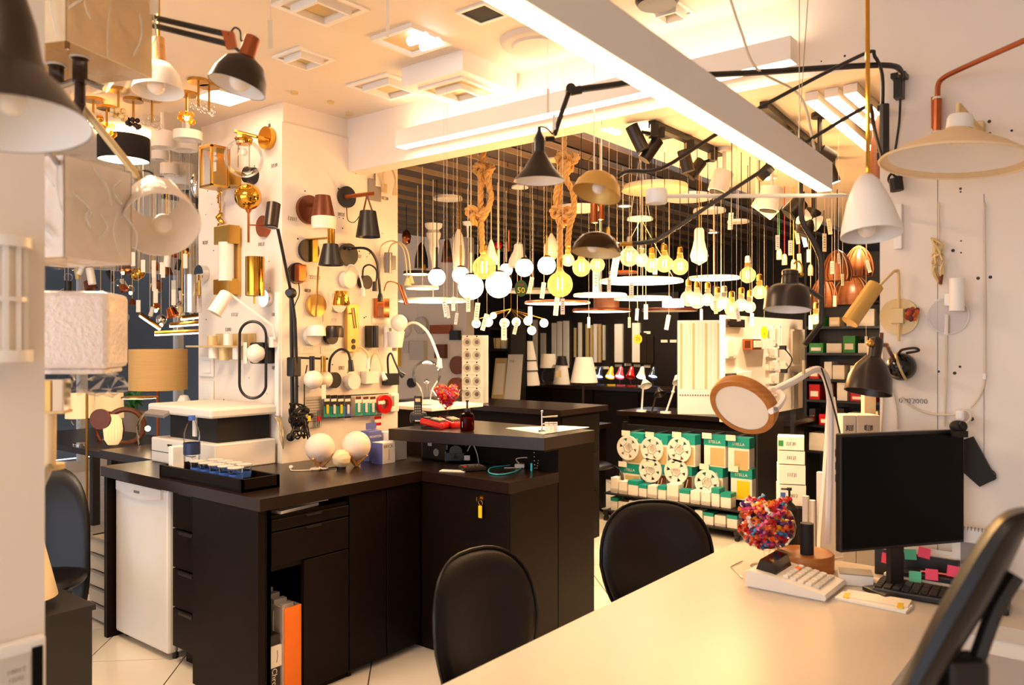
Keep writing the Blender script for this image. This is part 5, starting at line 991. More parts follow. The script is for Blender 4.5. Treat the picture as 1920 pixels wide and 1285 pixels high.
# ---- unlit white shapes
def turned(name, label, u, v, d, prof, m, cm_='cord', n=28, stem=0, extra=None):
    t = pend(name, label, u, v, d); t.p('shade', L(u, v, d, prof, n=n), M[m]); cord(t, u, v, d, cm_)
    if extra: t.p(*extra)
    return t
turned('stacked_vase_pendant', 'white stacked vase-shaped pendant at the left of the opening', 813, 418, 5.6, [(0, 0), (17, 2), (16, 8), (10, 14), (14, 20), (13, 27), (9, 34), (11, 45), (9, 58), (4, 75), (2.5, 95), (8, 100), (0, 102)], 'white')
turned('spindle_pendant', 'long cream spindle pendant behind the left rope', 860, 430, 5.3, [(3, 0), (8, 12), (12, 40), (12, 55), (9, 78), (0, 80)], 'opal', 'brass')
turned('bell_bottle_pendant', 'white bell pendant behind the left rope knot', 921, 450, 5.0, [(2, 0), (5, 8), (9, 24), (16, 42), (15, 46), (0, 46)], 'white', 'wcord')
turned('jug_pendant', 'white jug-shaped pendant behind the sixth globe', 972, 455, 5.4, [(3, 0), (8, 4), (9, 14), (18, 32), (20, 46), (0, 47)], 'white', 'wcord')
turned('drop_pendant', 'white teardrop pendant beside the right rope', 1034, 438, 5.2, [(2, 0), (8, 10), (15, 26), (13, 42), (4, 52), (0, 54)], 'opal', 'brass')
turned('stool_pendant', 'small white bowl pendant upside down near the left rope', 877, 416, 5.7, [(10, 0), (9, 6), (2, 8), (1.5, 30), (0, 30)], 'white', 'wcord')
turned('bottle_lamp_pendant', 'frosted bottle-shaped pendant above the amber flasks', 1311, 428, 4.4, [(6, 0), (9, 4), (9.5, 22), (12, 34), (17, 52), (14, 62), (0, 70)], 'opal', 'brass')
turned('leather_strap_pendant', 'copper tube pendant between the left rope and bell', 954, 432, 5.6, [(2, 0), (2, 40), (0, 40)], 'copper', 'cord')
turned('copper_tube_pendant', 'thick copper tube cluster under the brass dome', 1114, 374, 3.4, [(7, 0), (7, 44), (0, 44)], 'copper', 'wcord')
turned('copper_tube_pendant', 'copper tube pendant right of the thick copper cluster', 1128, 378, 3.5, [(5, 0), (5, 34), (0, 34)], 'copper', 'wcord')
turned('red_ball_pendant', 'small red ball pendant behind the left rope', 934, 452, 6.2, [(0, 0), (6, 3), (8, 9), (5, 15), (0, 16)], 'red')
turned('dark_cluster_pendant', 'dark wire cage pendant at the left edge of the opening', 762, 430, 6.4, [(0, 0), (6, 4), (9, 14), (7, 26), (0, 30)], 'copper')
turned('dark_bell_pendant', 'dark brown bell pendant behind the vase-shaped lamp', 838, 448, 6.3, [(2, 0), (6, 6), (9, 26), (11, 44), (0, 45)], 'brown')
turned('dark_bell_pendant', 'dark lacquer pendant between vase and spindle lamps', 790, 455, 6.5, [(2, 0), (7, 8), (12, 30), (13, 48), (0, 49)], 'black')
# ---- disc lamps
def disc(label, u, v, w_, d, th=5, top='white', lit='disc', ncord=1, cm_='wcord', name='disc_pendant'):
    t = pend(name, label, u, v, d, 'flat disc pendants beyond the header'); t.p('shade', L(u, v-th, d, [(0, 0), (w_*.96, 0), (w_, th*.4), (w_, th), (w_*.97, th)], n=48), M[top]); t.p('diffuser', L(u, v-.3, d, [(0, 0), (w_*.965, 0)], n=48), M[lit])
    if ncord == 1: cord(t, u, v-th, d, cm_)
    else:
        p = AT(u, v-th, d); a = Vector((p.x, p.y, up(p)))
        for k in range(3):
            e = p+Vector((math.cos(k*2.09), math.sin(k*2.09), 0))*(w_*.85*K(d)); t.p('cable', tube([e, (p.x, p.y, min(up(p), e.z+.35))], .0015, 5), M[cm_])
        cord(t, u, v-th-.35/K(d), d, cm_, .002)
    return t
disc('lit flat disc pendant under the first globe at the left', 792, 542, 31, 5.0)
disc('black-edged lit disc pendant beside the white goosenecks', 783, 515, 27, 5.6, 6, 'black')
disc('lit disc pendant seen edge-on under the big globes', 812, 566, 66, 5.4, 5)
disc('broad lit disc with wooden rim, left of centre', 1045, 570, 62, 4.8, 5, 'copperp')
disc('broad lit disc hanging under the right rope bulb', 1125, 556, 50, 4.4)
disc('largest lit disc below the amber flask bulbs', 1202, 530, 78, 4.6, 6, 'white', 'disc', 3)
disc('lit disc just below the largest disc', 1205, 562, 54, 5.2, 5)
disc('lit disc high at right behind the bulb cluster', 1338, 524, 48, 5.2, 5)
disc('small copper disc above the largest lit disc', 1168, 513, 27, 5.0, 4, 'copperp', 'copperp')
disc('copper dish seen from below in the far centre', 1128, 585, 55, 6.0, 6, 'copperp', 'disc')
disc('broad dark-rimmed disc behind the copper dish', 1255, 584, 52, 6.0, 6, 'brown', 'whitem')
disc('unlit grey disc behind the left globes', 1000, 548, 60, 6.2, 5, 'grey', 'whitem')
disc('unlit cream disc high under the white ceiling', 1228, 358, 62, 4.7, 10, 'cream', 'cream', 1, 'cord')
disc('unlit cream disc to the right of the high disc', 1290, 374, 44, 5.0, 8, 'whitem', 'whitem')
disc('small pale disc with thin cables below the white drum', 1200, 413, 24, 4.6, 5, 'white', 'whitem', 3)
disc('pale disc right of the thin cable disc', 1330, 398, 30, 5.2, 6, 'white', 'whitem')
disc('small pale disc near the right spot lamps', 1384, 418, 20, 5.4, 5, 'white', 'whitem')
disc('pale disc behind the brass dome', 1085, 395, 38, 4.8, 8, 'whitem', 'whitem', 1, 'cord')
disc('pale disc hanging among the slats at left', 840, 375, 27, 5.6, 6, 'whitem', 'whitem', 1, 'cord')
disc('small amber disc highest at the left under the header', 795, 322, 17, 5.4, 4, 'cream', 'satin', 1, 'cord')
disc('small amber disc between rope and cone lamp', 952, 297, 18, 5.0, 4, 'cream', 'satin', 1, 'cord')
disc('small pale disc under the header by the rope', 912, 290, 16, 5.0, 4, 'whitem', 'whitem')
disc('small pale disc behind the graphite cone lamp', 1040, 302, 18, 4.8, 5, 'whitem', 'cream')
disc('small white disc tilted below the graphite cone lamp', 975, 353, 16, 5.0, 4, 'white', 'white')
t = pend('wood_drum_pendant', 'wooden drum pendant in the far centre', 1137, 565, 5.6); t.p('shade', L(1137, 556, 5.6, [(0, 0), (24, 0), (24, 22), (0, 22)], n=36), M['walnut']); cord(t, 1137, 556, 5.6)
t = pend('white_drum_pendant', 'white drum pendant with lit underside beside the sheet display', 1262, 568, 5.3); t.p('shade', L(1262, 562, 5.3, [(20, 0), (20, 14)], sh=.002, n=32), M['disc']); t.p('top', L(1262, 561, 5.3, [(0, 0), (20.3, 0), (20.3, 2)], n=32), M['whitem']); cord(t, 1262, 562, 5.3)
# ---- filament bulbs
BL = [(1180, 482, 18, 'bulbg', 4.2, 'steel'), (1203, 488, 13, 'bulbg', 4.4, 'steel'), (1222, 498, 13, 'amberg', 4.3, 'brass'), (1246, 495, 16, 'amberg', 4.1, 'brass'), (1275, 500, 16, 'amberg', 4.1, 'brass'), (1090, 502, 17, 'amberg', 4.2, 'brass'), (1120, 497, 14, 'amberg', 4.3, 'brass'), (1402, 516, 15, 'amberg', 4.4, 'opal'),
      (1291, 560, 15, 'bulbg', 4.0, 'brass'), (1307, 564, 15, 'bulbg', 3.9, 'brass'), (1327, 562, 12, 'bulbg', 4.1, 'brass'), (1345, 572, 13, 'bulbg', 4.0, 'brass'), (1358, 568, 11, 'bulbg', 4.2, 'steel'), (1372, 580, 13, 'amberg', 3.9, 'brass'), (1390, 572, 12, 'bulbg', 4.1, 'brass'), (1406, 576, 11, 'bulbg', 4.2, 'brass'), (1424, 548, 13, 'amberg', 4.2, 'brass'), (1098, 288, 14, 'bulbg', 4.6, 'chrome'), (1530, 598, 10, 'amberg', 4.2, 'brass')]
BN = ['large clear chrome-topped', 'smaller clear chrome-topped', 'short amber', 'left tall amber flask', 'right tall amber flask', 'wide amber', 'round amber', 'frost-necked amber', 'leftmost clear cluster', 'wide clear cluster', 'small clear cluster', 'low clear cluster', 'slim clear cluster', 'low amber cluster', 'upper clear cluster', 'rightmost clear cluster', 'bright amber', 'high clear ribbed', 'far right amber']
for (u, v, r, g, d, sk), nm in zip(BL, BN):
    t = pend('filament_bulb_pendant', '%s filament bulb hanging on a thin cord' % nm, u, v, d, 'hanging filament bulbs'); bulb(t, u, v, d, r, g, nm != 'high clear ribbed', 10, sk); cord(t, u, v-r-20, d, 'cord', .0022)
# ---- thin cords and pendant rods among the slats (sockets without shades)
for i, (u, v1, d, m) in enumerate(((795, 500, 6.0, 'cord'), (842, 470, 6.2, 'cord'), (933, 470, 5.5, 'wcord'), (1008, 430, 5.4, 'cord'), (1140, 430, 4.6, 'cord'), (1220, 440, 4.9, 'cord'), (1243, 460, 4.9, 'cord'), (1340, 540, 5.0, 'brown'), (1352, 560, 5.2, 'wcord'), (1420, 520, 5.4, 'cord'), (1437, 540, 5.4, 'cord'), (1450, 540, 5.5, 'cord'))):
    t = pend('cord_set', 'bare cord set with small socket, %s from the left' % ORD[i], u, v1, d, 'bare pendant cords'); cord(t, u, v1, d, m, .0028); t.p('socket', L(u, v1-4, d, [(3, 0), (4, 4), (4.5, 16), (0, 16)], n=12), M['black' if i % 2 else 'brass'])
RC = (('red', 'red'), ('lime', 'green'), ('ochre', 'yellow'), ('burgundy', 'brown'))
for i, (u, v1, cn) in enumerate(((1471, 480, 0), (1461, 470, 1), (1488, 490, 2), (1500, 500, 3), (1520, 500, 2))):
    t = pend('coloured_cord_pendant', '%s fabric cord pendant near the right spot lamps, ordered %s' % (RC[cn][0], ORD[i]), u, v1, 5.0, 'coloured fabric cords'); cord(t, u, v1, 5.0, RC[cn][1], .003); t.p('socket', L(u, v1-3, 5.0, [(3, 0), (5, 6), (5, 20), (0, 20)], n=12), M['champ'])
# ---- price tags hanging from lamps
TG = [(838, 585, 24, -8), (878, 570, 30, 0), (850, 570, 26, 0), (832, 578, 34, -10), (896, 585, 34, 6), (913, 605, 32, 16), (857, 598, 22, 8), (945, 618, 40, 0), (994, 590, 30, 0), (1020, 545, 30, 8), (1045, 575, 34, 6), (1055, 575, 30, 0), (998, 535, 30, 12), (1117, 530, 46, 0), (1142, 535, 26, 0), (1157, 500, 50, 10), (1104, 605, 20, 0), (1184, 545, 30, 0), (1211, 585, 28, 0), (1254, 605, 28, 10), (1180, 605, 20, 0), (1315, 590, 20, 0), (1381, 590, 26, -10), (1410, 600, 24, 0), (1371, 415, 32, 4), (1458, 455, 28, 0), (1493, 445, 26, -8), (1505, 450, 28, -12), (1482, 465, 28, 0), (1498, 490, 28, -4), (1516, 480, 24, 0), (1560, 502, 24, 0), (1580, 525, 22, 0), (1572, 485, 20, -6), (1625, 500, 24, -14), (1565, 565, 20, 0), (1624, 640, 18, 0), (1520, 605, 26, 0), (1195, 590, 22, 4), (1340, 575, 28, -6), (1546, 455, 34, 0), (1553, 425, 30, -8), (970, 615, 26, 14), (1230, 500, 30, 4)]
TGM = mesh('card', box((0, 0, -.5), (.30, .02, 1)), M['tag']); TGI = mesh('printed_line', join(*[box((0, -.012, -.2-.14*i), (.16-.03*(i % 2), .002, .03)) for i in range(5)]), M['ink'])
for i, (u, v, h_, a) in enumerate(TG):
    d = 3.6+((i*37) % 11)*.14; p = AT(u, v-h_/2, d); o = bpy.data.objects.new('price_tag', None); COL.objects.link(o); o.location = p; o.rotation_euler = (0, math.radians(a), YAW+random.uniform(-.4, .4))
    o['category'] = 'price tag'; o['group'] = 'white price tags hanging from lamps'; s_ = h_*K(d)
    o['label'] = 'narrow white price tag hanging below the pendants, %s' % ('among the left globes' if u < 960 else 'around the right rope bulbs' if u < 1090 else 'near the broad lit discs' if u < 1270 else 'below the clear bulb cluster' if u < 1440 else 'at the right by coloured cords')
    for m_, nm in ((TGM, 'card'), (TGI, 'printed_line')):
        q = bpy.data.objects.new(nm, m_); COL.objects.link(q); q.parent = o; q.scale = (s_*.9, .05, s_)
    st = bpy.data.objects.new('string', mesh('string', tube([(0, 0, 0), (0, 0, up(p)-p.z)], .0008, 4), M['wcord'])); COL.objects.link(st); st.parent = o; st.rotation_euler = (0, -math.radians(a), 0)
# sale medallions
def medal(label, u, v, d, w_, h_, m, txts):
    t = T('sale_sign', label, 'sign', AT(u, v, d), math.degrees(YAW), local=True); k = K(d); t.p('disc', lathe(solid([(w_*k, 0), (w_*k, .003)]), (0, .002, 0), (0, -1, 0), 28, 1, h_/w_) if True else 0, M[m])
    for s_, sz, dz, mm in txts: t.p('lettering', text(s_, sz*k).mv(0, -.0022, dz*k), M[mm])
    t.p('string', tube([(0, 0, h_*k), (0, 0, up(AT(u, v, d))-AT(u, v, d).z)], .0008, 4), M['wcord'])
medal('dark green oval sign reading 50% hanging under the globes', 977, 541, 3.9, 12, 15.5, 'dgreen', (('50', 15, -4, 'yellow'), ('%', 8, 0, 'green'), ('SALE', 4.5, 7, 'red')))
t_ = bpy.data.objects['sale_sign']
medal('yellow round sign reading 20 in the far centre', 1196, 636, 6.5, 8, 9, 'yellow', (('20', 9, 0, 'ink'),))
medal('small purple oval sign reading 40% on the left display wall', 782, 656, 8.73, 6, 9, 'purple', (('40%', 6, 0, 'paper'),))
medal('yellow round sign on the white display wall at right', 1433, 624, 5.1, 6.5, 12, 'yellow', (('%', 7, -2, 'ink'),))
# ---- spot track on the white ceiling
tk0, tk1 = ATZ(1222, 226, ZC), ATZ(1352, 283, ZC)
t = T('spot_track', 'black ceiling track carrying four black cylinder spots', 'spot track', (tk0+tk1)/2); ax_ = (tk1-tk0).normalized(); t.p('track', box((tk0+tk1)/2-UP*.015, ((tk1-tk0).length, .034, .03), math.degrees(math.atan2(ax_.y, ax_.x))), M['black'])
for f_, (a, b) in zip((.02, .1, .5, .86), (((1184, 236), (1206, 282)), ((1233, 262), (1207, 300)), ((1281, 282), (1291, 322)), ((1316, 302), (1293, 332)))):
    q = tk0+(tk1-tk0)*f_; dq = (q-Vector((0, 0, H))).dot(FWD); A, B = AT(a[0], a[1], dq), AT(b[0], b[1], dq)
    sp_ = t.p('spot', cylp(A, B, .03, 18), M['graph']); t.p('spot_adapter', box(q-UP*.045, (.035, .06, .05), 40)+tube([q-UP*.06, A+(B-A)*.15], .008, 6), M['black'], of=sp_)
for i, (a, b, d, r, m) in enumerate((((1358, 322), (1345, 360), 4.0, .05, 'white'), ((1447, 352), (1440, 395), 4.1, .055, 'white'), ((1420, 372), (1455, 398), 4.2, .05, 'whitem'), ((1502, 378), (1478, 402), 4.2, .045, 'black'), ((1525, 395), (1505, 440), 4.3, .045, 'graph'), ((1500, 405), (1535, 420), 4.3, .045, 'white'), ((1440, 330), (1428, 318), 3.6, .04, 'graph'), ((1537, 285), (1560, 300), 3.4, .035, 'graph'))):
    A, B = AT(*a, d), AT(*b, d); t = T('ceiling_spot', '%s cylinder ceiling spot near the right jamb, %s of eight' % ('white' if 'white' in m else 'dark', ORD[i]), 'spot lamp', A, group='ceiling spots by the right jamb'); t.p('head', cylp(A, B, r, 22), M[m]); t.p('lens', cylp(B, B+(B-A).normalized()*.004, r*.8, 20), M['rubber']); t.p('stem', tube([A, Vector((A.x, A.y, ZC))], .01, 8), M[m]); t.p('canopy', cyl((A.x, A.y, ZC-.02), (0, 0, 1), .035, .02), M[m])
for i, (a, b) in enumerate((((1521, 172), (1632, 268)), ((1558, 165), (1632, 228)), ((1594, 157), (1652, 210)))):
    A, B = ATZ(*a, ZC), ATZ(*b, ZC); t = T('linear_ceiling_light', 'lit linear ceiling light near the right wall, %s of three' % ORD[i], 'lamp', (A+B)/2, group='linear ceiling lights by the jamb'); L_ = (B-A).length; Rz = math.degrees(math.atan2((B-A).y, (B-A).x)); t.p('housing', box((A+B)/2-UP*.018, (L_, .05, .034), Rz), M['white']); t.p('diffuser', box((A+B)/2-UP*.037, (L_-.01, .042, .004), Rz), M['strip'])
A, B = ATZ(1432, 190, ZC), ATZ(1560, 300, ZC); t = T('spot_track', 'black ceiling track at the right with small spots', 'spot track', (A+B)/2); t.p('track', box((A+B)/2-UP*.015, ((B-A).length, .034, .03), math.degrees(math.atan2((B-A).y, (B-A).x))), M['black'])
for f_ in (.3, .5, .75, .95):
    q = A+(B-A)*f_; s_ = t.p('spot', cylp(q-UP*.05, q-UP*.13+RIGHT*.03, .03), M['graph']); t.p('lens', cylp(q-UP*.13+RIGHT*.03, q-UP*.133+RIGHT*.031, .026), M['disc'], of=s_)
for i, (u, v) in enumerate(((1142, 243), (1205, 236), (1245, 252))):
    p = ATZ(u, v, ZC); one('recessed_ceiling_light', ('lit slot light', 'round lit downlight', 'dark square opening')[i]+' in the white ceiling beyond the header', 'ceiling light', (box(p-UP*.004, (.03, .16, .008)) if i == 0 else cyl(p-UP*.008, (0, 0, 1), .05, .008) if i == 1 else box(p-UP*.004, (.13, .13, .008))), M['disc'] if i < 2 else M['rubber'])
t = T('wooden_shade_pendant', 'curved walnut veneer pendant beside the right jamb', 'pendant lamp', AT(1640, 280, 3.3)); t.p('shade', L(1648, 215, 3.3, [(3, 0), (10, 20), (14, 60), (18, 125)], sh=.003, n=30), M['walnut']); cord(t, 1648, 216, 3.3)

# ================================================================ furniture and goods of the far room
c = T('island_counter', 'dark island counter carrying the white spotlight tower', 'counter', (-4.1, 4.6, 0)); d0 = 6.1; z0 = 1.03
p0, p1 = AT(915, 757, d0), AT(1045, 749, 6.4)
c.p('base', bx(-5.0, -3.35, 4.75, 5.3, 0, z0-.04), D); c.p('top', bx(-5.05, -3.3, 4.7, 5.35, z0-.04, z0), M['darktop']); 
I1 = Vector((-4.4, 5.0, z0))
for i in range(3): c.p('drawer', bx(-3.352, -3.34, 4.78, 5.27, .1+.3*i, .37+.3*i, b=.003), D)
dT = (Vector((-4.15, 4.92, 0))).dot(FWD); a = Vector((AT(891, 690, dT).x, AT(891, 690, dT).y, z0)); hT = 127*K(dT); wT = 42*K(dT)
t = T('spotlight_display_tower', 'white display tower with round spotlights standing on the island counter', 'display tower', a, 18, local=True); t.p('tower', box((0, 0, hT/2), (wT, wT*.7, hT), b=.004), M['white'])
for r_ in range(5):
    for s_ in (-1, 1):
        z = hT*(.14+.19*r_); q = t.p('spotlight', lathe([(.018, 0), (.03, 0), (.033, .004), (.033, .008)], (s_*wT*.23, -wT*.35-.001, z), (0, -1, 0), 20), M['lgrey']); t.p('lens', lathe([(0, .001), (.018, .001)], (s_*wT*.23, -wT*.35-.001, z), (0, -1, 0), 16), M['steel'], of=q); t.p('button', cyl((s_*wT*.23, -wT*.35, z+hT*.085), (0, -1, 0), .006, .004, 10), M['ink'])
for r_ in range(4): t.p('joint', box((0, -wT*.35, hT*(.235+.19*r_)), (wT*.9, .002, .003)), M['lgrey'])
dB_ = 5.3; a = AT(799, 754, dB_); t = T('giant_bulb_lamp', 'giant clear glass light bulb lamp standing neck down', 'lamp', a); t.p('bulb', L(800, 752, dB_, [(8, 0), (9, -12), (14, -24), (24, -36), (28, -50), (24, -66), (12, -75), (0, -77)], DOWN), M['glass']); t.p('inner_stem', L(800, 750, dB_, [(4, 0), (3, -30), (7, -34), (0, -40)]), M['glass']); t.p('base_ring', L(800, 750, dB_, [(0, 0), (12, 0), (12, 6), (0, 6)]), M['white'])
c = T('side_table', 'white-topped small table carrying the giant bulb lamp', 'table', (a.x, a.y, 0)); zz = AT(799, 758, dB_).z-.005; c.p('top', box((a.x-.05, a.y+.1, zz-.012), (.5, .5, .024), b=.004), M['whitem']); c.p('base', box((a.x-.05, a.y+.1, (zz-.024)/2), (.4, .4, zz-.024)), D)
# display wall at the left of the far room
YS = 6.195
def QS(u, v, off=0): return ATY(u, v, YS-off)
t = T('arched_floor_lamp', 'thin white arched lamp before the left display wall', 'lamp', AT(755, 640, 6.0)); t.p('arch', tb([(745, 640, 6.0), (760, 612, 6.0), (780, 606, 5.95), (803, 625, 5.9), (820, 665, 5.85), (824, 680, 5.85)], .011, 8, 5), M['white']); t.p('head', L(824, 672, 5.85, [(4, 0), (6, 18), (0, 18)]), M['white']); t.p('wall_mount', ball(744, 640, 6.02, 6), M['white'])
for i, (u, v, r, m, lb) in enumerate(((757, 615, 19, 'white', 'white round wall disc lamp left on the far display wall'), (792, 610, 16, 'lgrey', 'grey round wall disc lamp on the far display wall'), (774, 718, 9, 'black', 'small black round wall lamp on the far display wall'), (860, 685, 17, 'walnut', 'walnut round wall lamp, upper, beside the spotlight tower'), (858, 728, 20, 'copperp', 'copper round wall lamp, lower, beside the spotlight tower'))):
    p = QS(u, v); k = K(p.dot(FWD)-H*0); t = T('round_wall_lamp', lb, 'wall lamp', p); t.p('disc', cyl(p, (0, -1, 0), r*K(Vector((p.x, p.y, 0)).dot(FWD)), .04, 32), M[m]); t.p('rim', torus(p+Vector((0, -.04, 0)), r*.92*K(Vector((p.x, p.y, 0)).dot(FWD)), .004, (0, 1, 0), 32, 6), M[m])
for i, (u0, v0, u1, v1, m, lb) in enumerate(((762, 640, 772, 662, 'lgrey', 'small grey wall fixture left of the purple sign'), (773, 640, 800, 675, 'lgrey', 'grey framed wall panel around the purple sign'), (820, 646, 839, 672, 'brown', 'dark brown square wall lamp on the far display wall'), (811, 610, 850, 626, 'copperp', 'long copper wall lamp on the far display wall'), (848, 620, 865, 638, 'black', 'small black wall box beside the spotlight tower'), (747, 650, 751, 688, 'yellow', 'narrow yellow price strip at the left board edge'))):
    a, b = QS(u0, v0), QS(u1, v1); one('wall_fixture', lb, 'wall lamp', bx(a.x, b.x, YS-.05, YS, b.z, a.z, .004), M[m])
# left shelf with pots and panels
c = T('pot_shelf', 'dark open shelf with white pots behind the spotlight tower', 'shelf', (-5.2, 7.0, 0)); a, b = ATY(915, 600, 7.0), ATY(958, 760, 7.0)
c.p('frame', bx(a.x, b.x, 7.28, 7.3, 0, 1.9)+bx(a.x, a.x+.03, 7.0, 7.3, 0, 1.9)+bx(b.x-.03, b.x, 7.0, 7.3, 0, 1.9), M['black'])
for v in (614, 654, 760): z = ATY(940, v, 7.0).z; c.p('shelf_board', bx(a.x+.03, b.x-.03, 7.0, 7.28, z-.03, z), M['black'])
for i, (u, m) in enumerate(((925, 'whitem'), (935, 'cream'), (946, 'white'))): p = ATY(u, 653, 7.1); p.z = ATY(940, 654, 7.0).z; one('pot', ('white', 'cream', 'bright white')[i]+' pot standing on the dark shelf', 'pot', lathe(shell([(.05, .12), (.04, .0)], .004)+[(0, .006)], p), M[m])
for i, (u0, v0, u1, v1, m) in enumerate(((921, 672, 945, 750, 'champ'), (945, 665, 975, 750, 'white'))):
    A, B, C_, D_ = ATY(u0+8, v0, 6.95), ATY(u1+6, v0, 6.95), ATY(u1, v1, 6.85), ATY(u0, v1, 6.85); t = T('panel_light_box', ('beige', 'white')[i]+' panel light carton leaning below the pot shelf', 'box', C_); t.p('carton', slabp([A, B, C_, D_], .05), M[m]); q = (A+B+C_+D_)/4
    t.p('print', slabp([x+(q-x)*.25-FWD*.003 for x in (A, B, C_, D_)], .002), M['paper'] if i else M['tag'])
    if i: t.p('lettering', text('needs', .06).rot('Z', math.degrees(YAW)).mv((A+B)/2-UP*.07-FWD*.012), M['grey'])
# back cabinet and profile samples
YB = 7.55; zb_ = 1.03; a, b = ATY(962, 720, YB), ATY(1290, 720, YB)
c = T('back_cabinet', 'long dark cabinet along the back carrying colourful mini lamps', 'cabinet', ((a.x+b.x)/2, YB, 0)); c.p('body', bx(a.x, b.x, YB+.02, YB+.5, 0, zb_-.04), D); c.p('top', bx(a.x-.02, b.x, YB, YB+.52, zb_-.04, zb_), M['darktop'])
for i in range(4): w_ = (b.x-a.x)/4; c.p('door', bx(a.x+w_*i+.01, a.x+w_*(i+1)-.01, YB, YB+.02, .05, zb_-.06), D)
pn = T('sample_panel', 'black back panel showing vertical light profiles', 'display panel', (-3.8, 8.5, 0)); a, b = ATY(975, 590, 8.3), ATY(1272, 590, 8.3); pn.p('board', bx(a.x, b.x, 8.3, 8.36, 0, 2.1), M['black'])
for i, (u, w_, v0, v1, m) in enumerate(((983, 4, 625, 690, 'whitem'), (1002, 7, 600, 690, 'white'), (1017, 8, 625, 690, 'lgrey'), (1038, 8, 606, 690, 'white'), (1048, 8, 603, 690, 'white'), (1060, 9, 602, 690, 'white'), (1077, 3, 615, 670, 'champ'), (1086, 5, 605, 670, 'white'), (1100, 5, 608, 680, 'champ'), (1108, 4, 610, 680, 'champ'), (1115, 5, 608, 680, 'white'), (1123, 4, 608, 680, 'champ'), (1131, 3, 610, 676, 'lgrey'), (1159, 14, 608, 680, 'white'), (1192, 14, 606, 680, 'white'))):
    a, b = ATY(u-w_/2, v0, 8.26), ATY(u+w_/2, v1, 8.26); one('light_profile', '%s vertical light profile on the black panel, %s from the left' % ('broad white' if w_ > 12 else 'white' if m in ('white', 'whitem') else 'slim beige' if m == 'champ' else 'grey', ORD[i]), 'light profile', bx(a.x, b.x, 8.26, 8.298, b.z, a.z, .003), M[m], group='vertical light profiles on the back panel')
for i, u in enumerate((1150, 1178, 1205, 1218)):
    a, b = ATY(u-6, 612+6*i, 8.27), ATY(u+6, 682, 8.27); one('dark_light_profile', 'dark vertical light profile on the black panel, %s of four' % ORD[i], 'light profile', bx(a.x, b.x, 8.27, 8.298, b.z, a.z, .003), M['graph'], group='dark profiles on the back panel')
for i, (u, v) in enumerate(((1159, 686), (1177, 684), (1194, 686), (1213, 687), (1117, 690), (1125, 690), (1135, 690), (1245, 640), (1262, 640), (1213, 624))):
    a, b = ATY(u-6, v-2.5, 8.29), ATY(u+6, v+2.5, 8.29); struct('price_strip', bx(a.x, b.x, 8.292, 8.299, b.z, a.z).mv(-pn.loc), M['tag'], pn.o)
# mini desk lamps
MC = (('dark blue', '1c2c5a'), ('yellow', 'e8b81c'), ('pink', 'd8506c'), ('red', 'c41c1c'), ('white', 'e8e4dc'), ('navy', '16223c'))
for i, (u, (cn, hx_)) in enumerate(zip((1125, 1146, 1164, 1184, 1204, 1226), MC)):
    d = YB/ray(u)[1]+.1; m = mat('enamel_'+cn.replace(' ', '_'), hx_, .25, coat=.4); p = AT(u, 726, d); p.z = zb_; t = T('mini_desk_lamp', '%s mini desk lamp on the back cabinet' % cn, 'lamp', p); t.p('base', box(p+UP*.012, (.09, .07, .022), 38, b=.004), m); t.p('arm', tube([p+UP*.02, p+UP*.1-RIGHT*.02+FWD*.03, AT(u, 690, d)], .006, 6), M['black'])
    ax = W(-.25, -1, -.5); hd = t.p('head', L(u+1, 688, d, [(2, 0), (4, 3), (5, 10), (9, 22)], ax, sh=.002), m); t.p('lit_disc', L(u+1, 688, d, [(0, 19), (7.6, 19)], ax), M['cool'] if cn != 'red' else m, of=hd)
# white shades and lamps on the back cabinet
d = 7.5/ray(990)[1]; p = AT(990, 722, d)
for i, (v0, v1, r0, r1) in enumerate(((640, 676, 9, 16), (672, 695, 14.5, 19), (692, 723, 17, 23))):
    t = T('stacked_cone_lamp', ('top', 'middle', 'bottom')[i]+' white cone shade of the stack on the back cabinet', 'lampshade', AT(990, v1, d), group='stacked white shades'); t.p('shade', L(990, v0, d, [(r0, 0), (r1, v1-v0)], sh=.003, n=32), M['whitef']); t.p('trim', torus(AT(990, v1, d), r1*K(d), .006, UP, 32, 5), M['black'])
d = 7.75/ray(1028)[1]; t = T('glass_table_lamp', 'glass table lamp with white shade beside the cone shades', 'lamp', AT(1028, 722, d)); t.p('shade', L(1028, 664, d, [(13, 0), (16, 26)], sh=.003), M['whitef']); t.p('body', L(1028, 690, d, [(5, 0), (13, 8), (14, 20), (8, 30), (0, 31)]), M['glass'])
d = 7.72/ray(1053)[1]; t = T('black_cap_lamp', 'white table lamp with black cone cap', 'lamp', AT(1053, 722, d)); t.p('cap', L(1053, 668, d, [(0, 0), (8, 0), (12, 17), (0, 17)]), M['black']); t.p('body', L(1053, 685, d, [(11, 0), (16, 38), (0, 38)]), M['whitef']); t.p('label', pbox(1042, 695, 1052, 708, d-.12, .002), M['champ'])
d = 6.2/ray(1095)[1]; t = T('cone_shade_floor_lamp', 'white cone shade lamp on a slim grey pole over the low table', 'lamp', AT(1092, 790, d)); t.p('shade', L(1095, 670, d, [(16, 0), (26, 48)], sh=.003, n=36), M['whitef']); t.p('rim', torus(AT(1095, 718, d), 26*K(d), .004, UP, 36, 5), M['black']); t.p('pole', tb([(1094, 700, d), (1093, 792, d)], .013), M['graph'])
zl = AT(1092, 792, d).z; c = T('low_table', 'low dark table under the cone shade lamp', 'table', (-3.6, 6.2, 0)); a = AT(1092, 792, d); c.p('top', box((a.x-.1, a.y-.08, zl-.02), (.7, .38, .04)), M['darktop']); c.p('base', box((a.x-.1, a.y-.07, (zl-.04)/2), (.6, .32, zl-.04)), D)
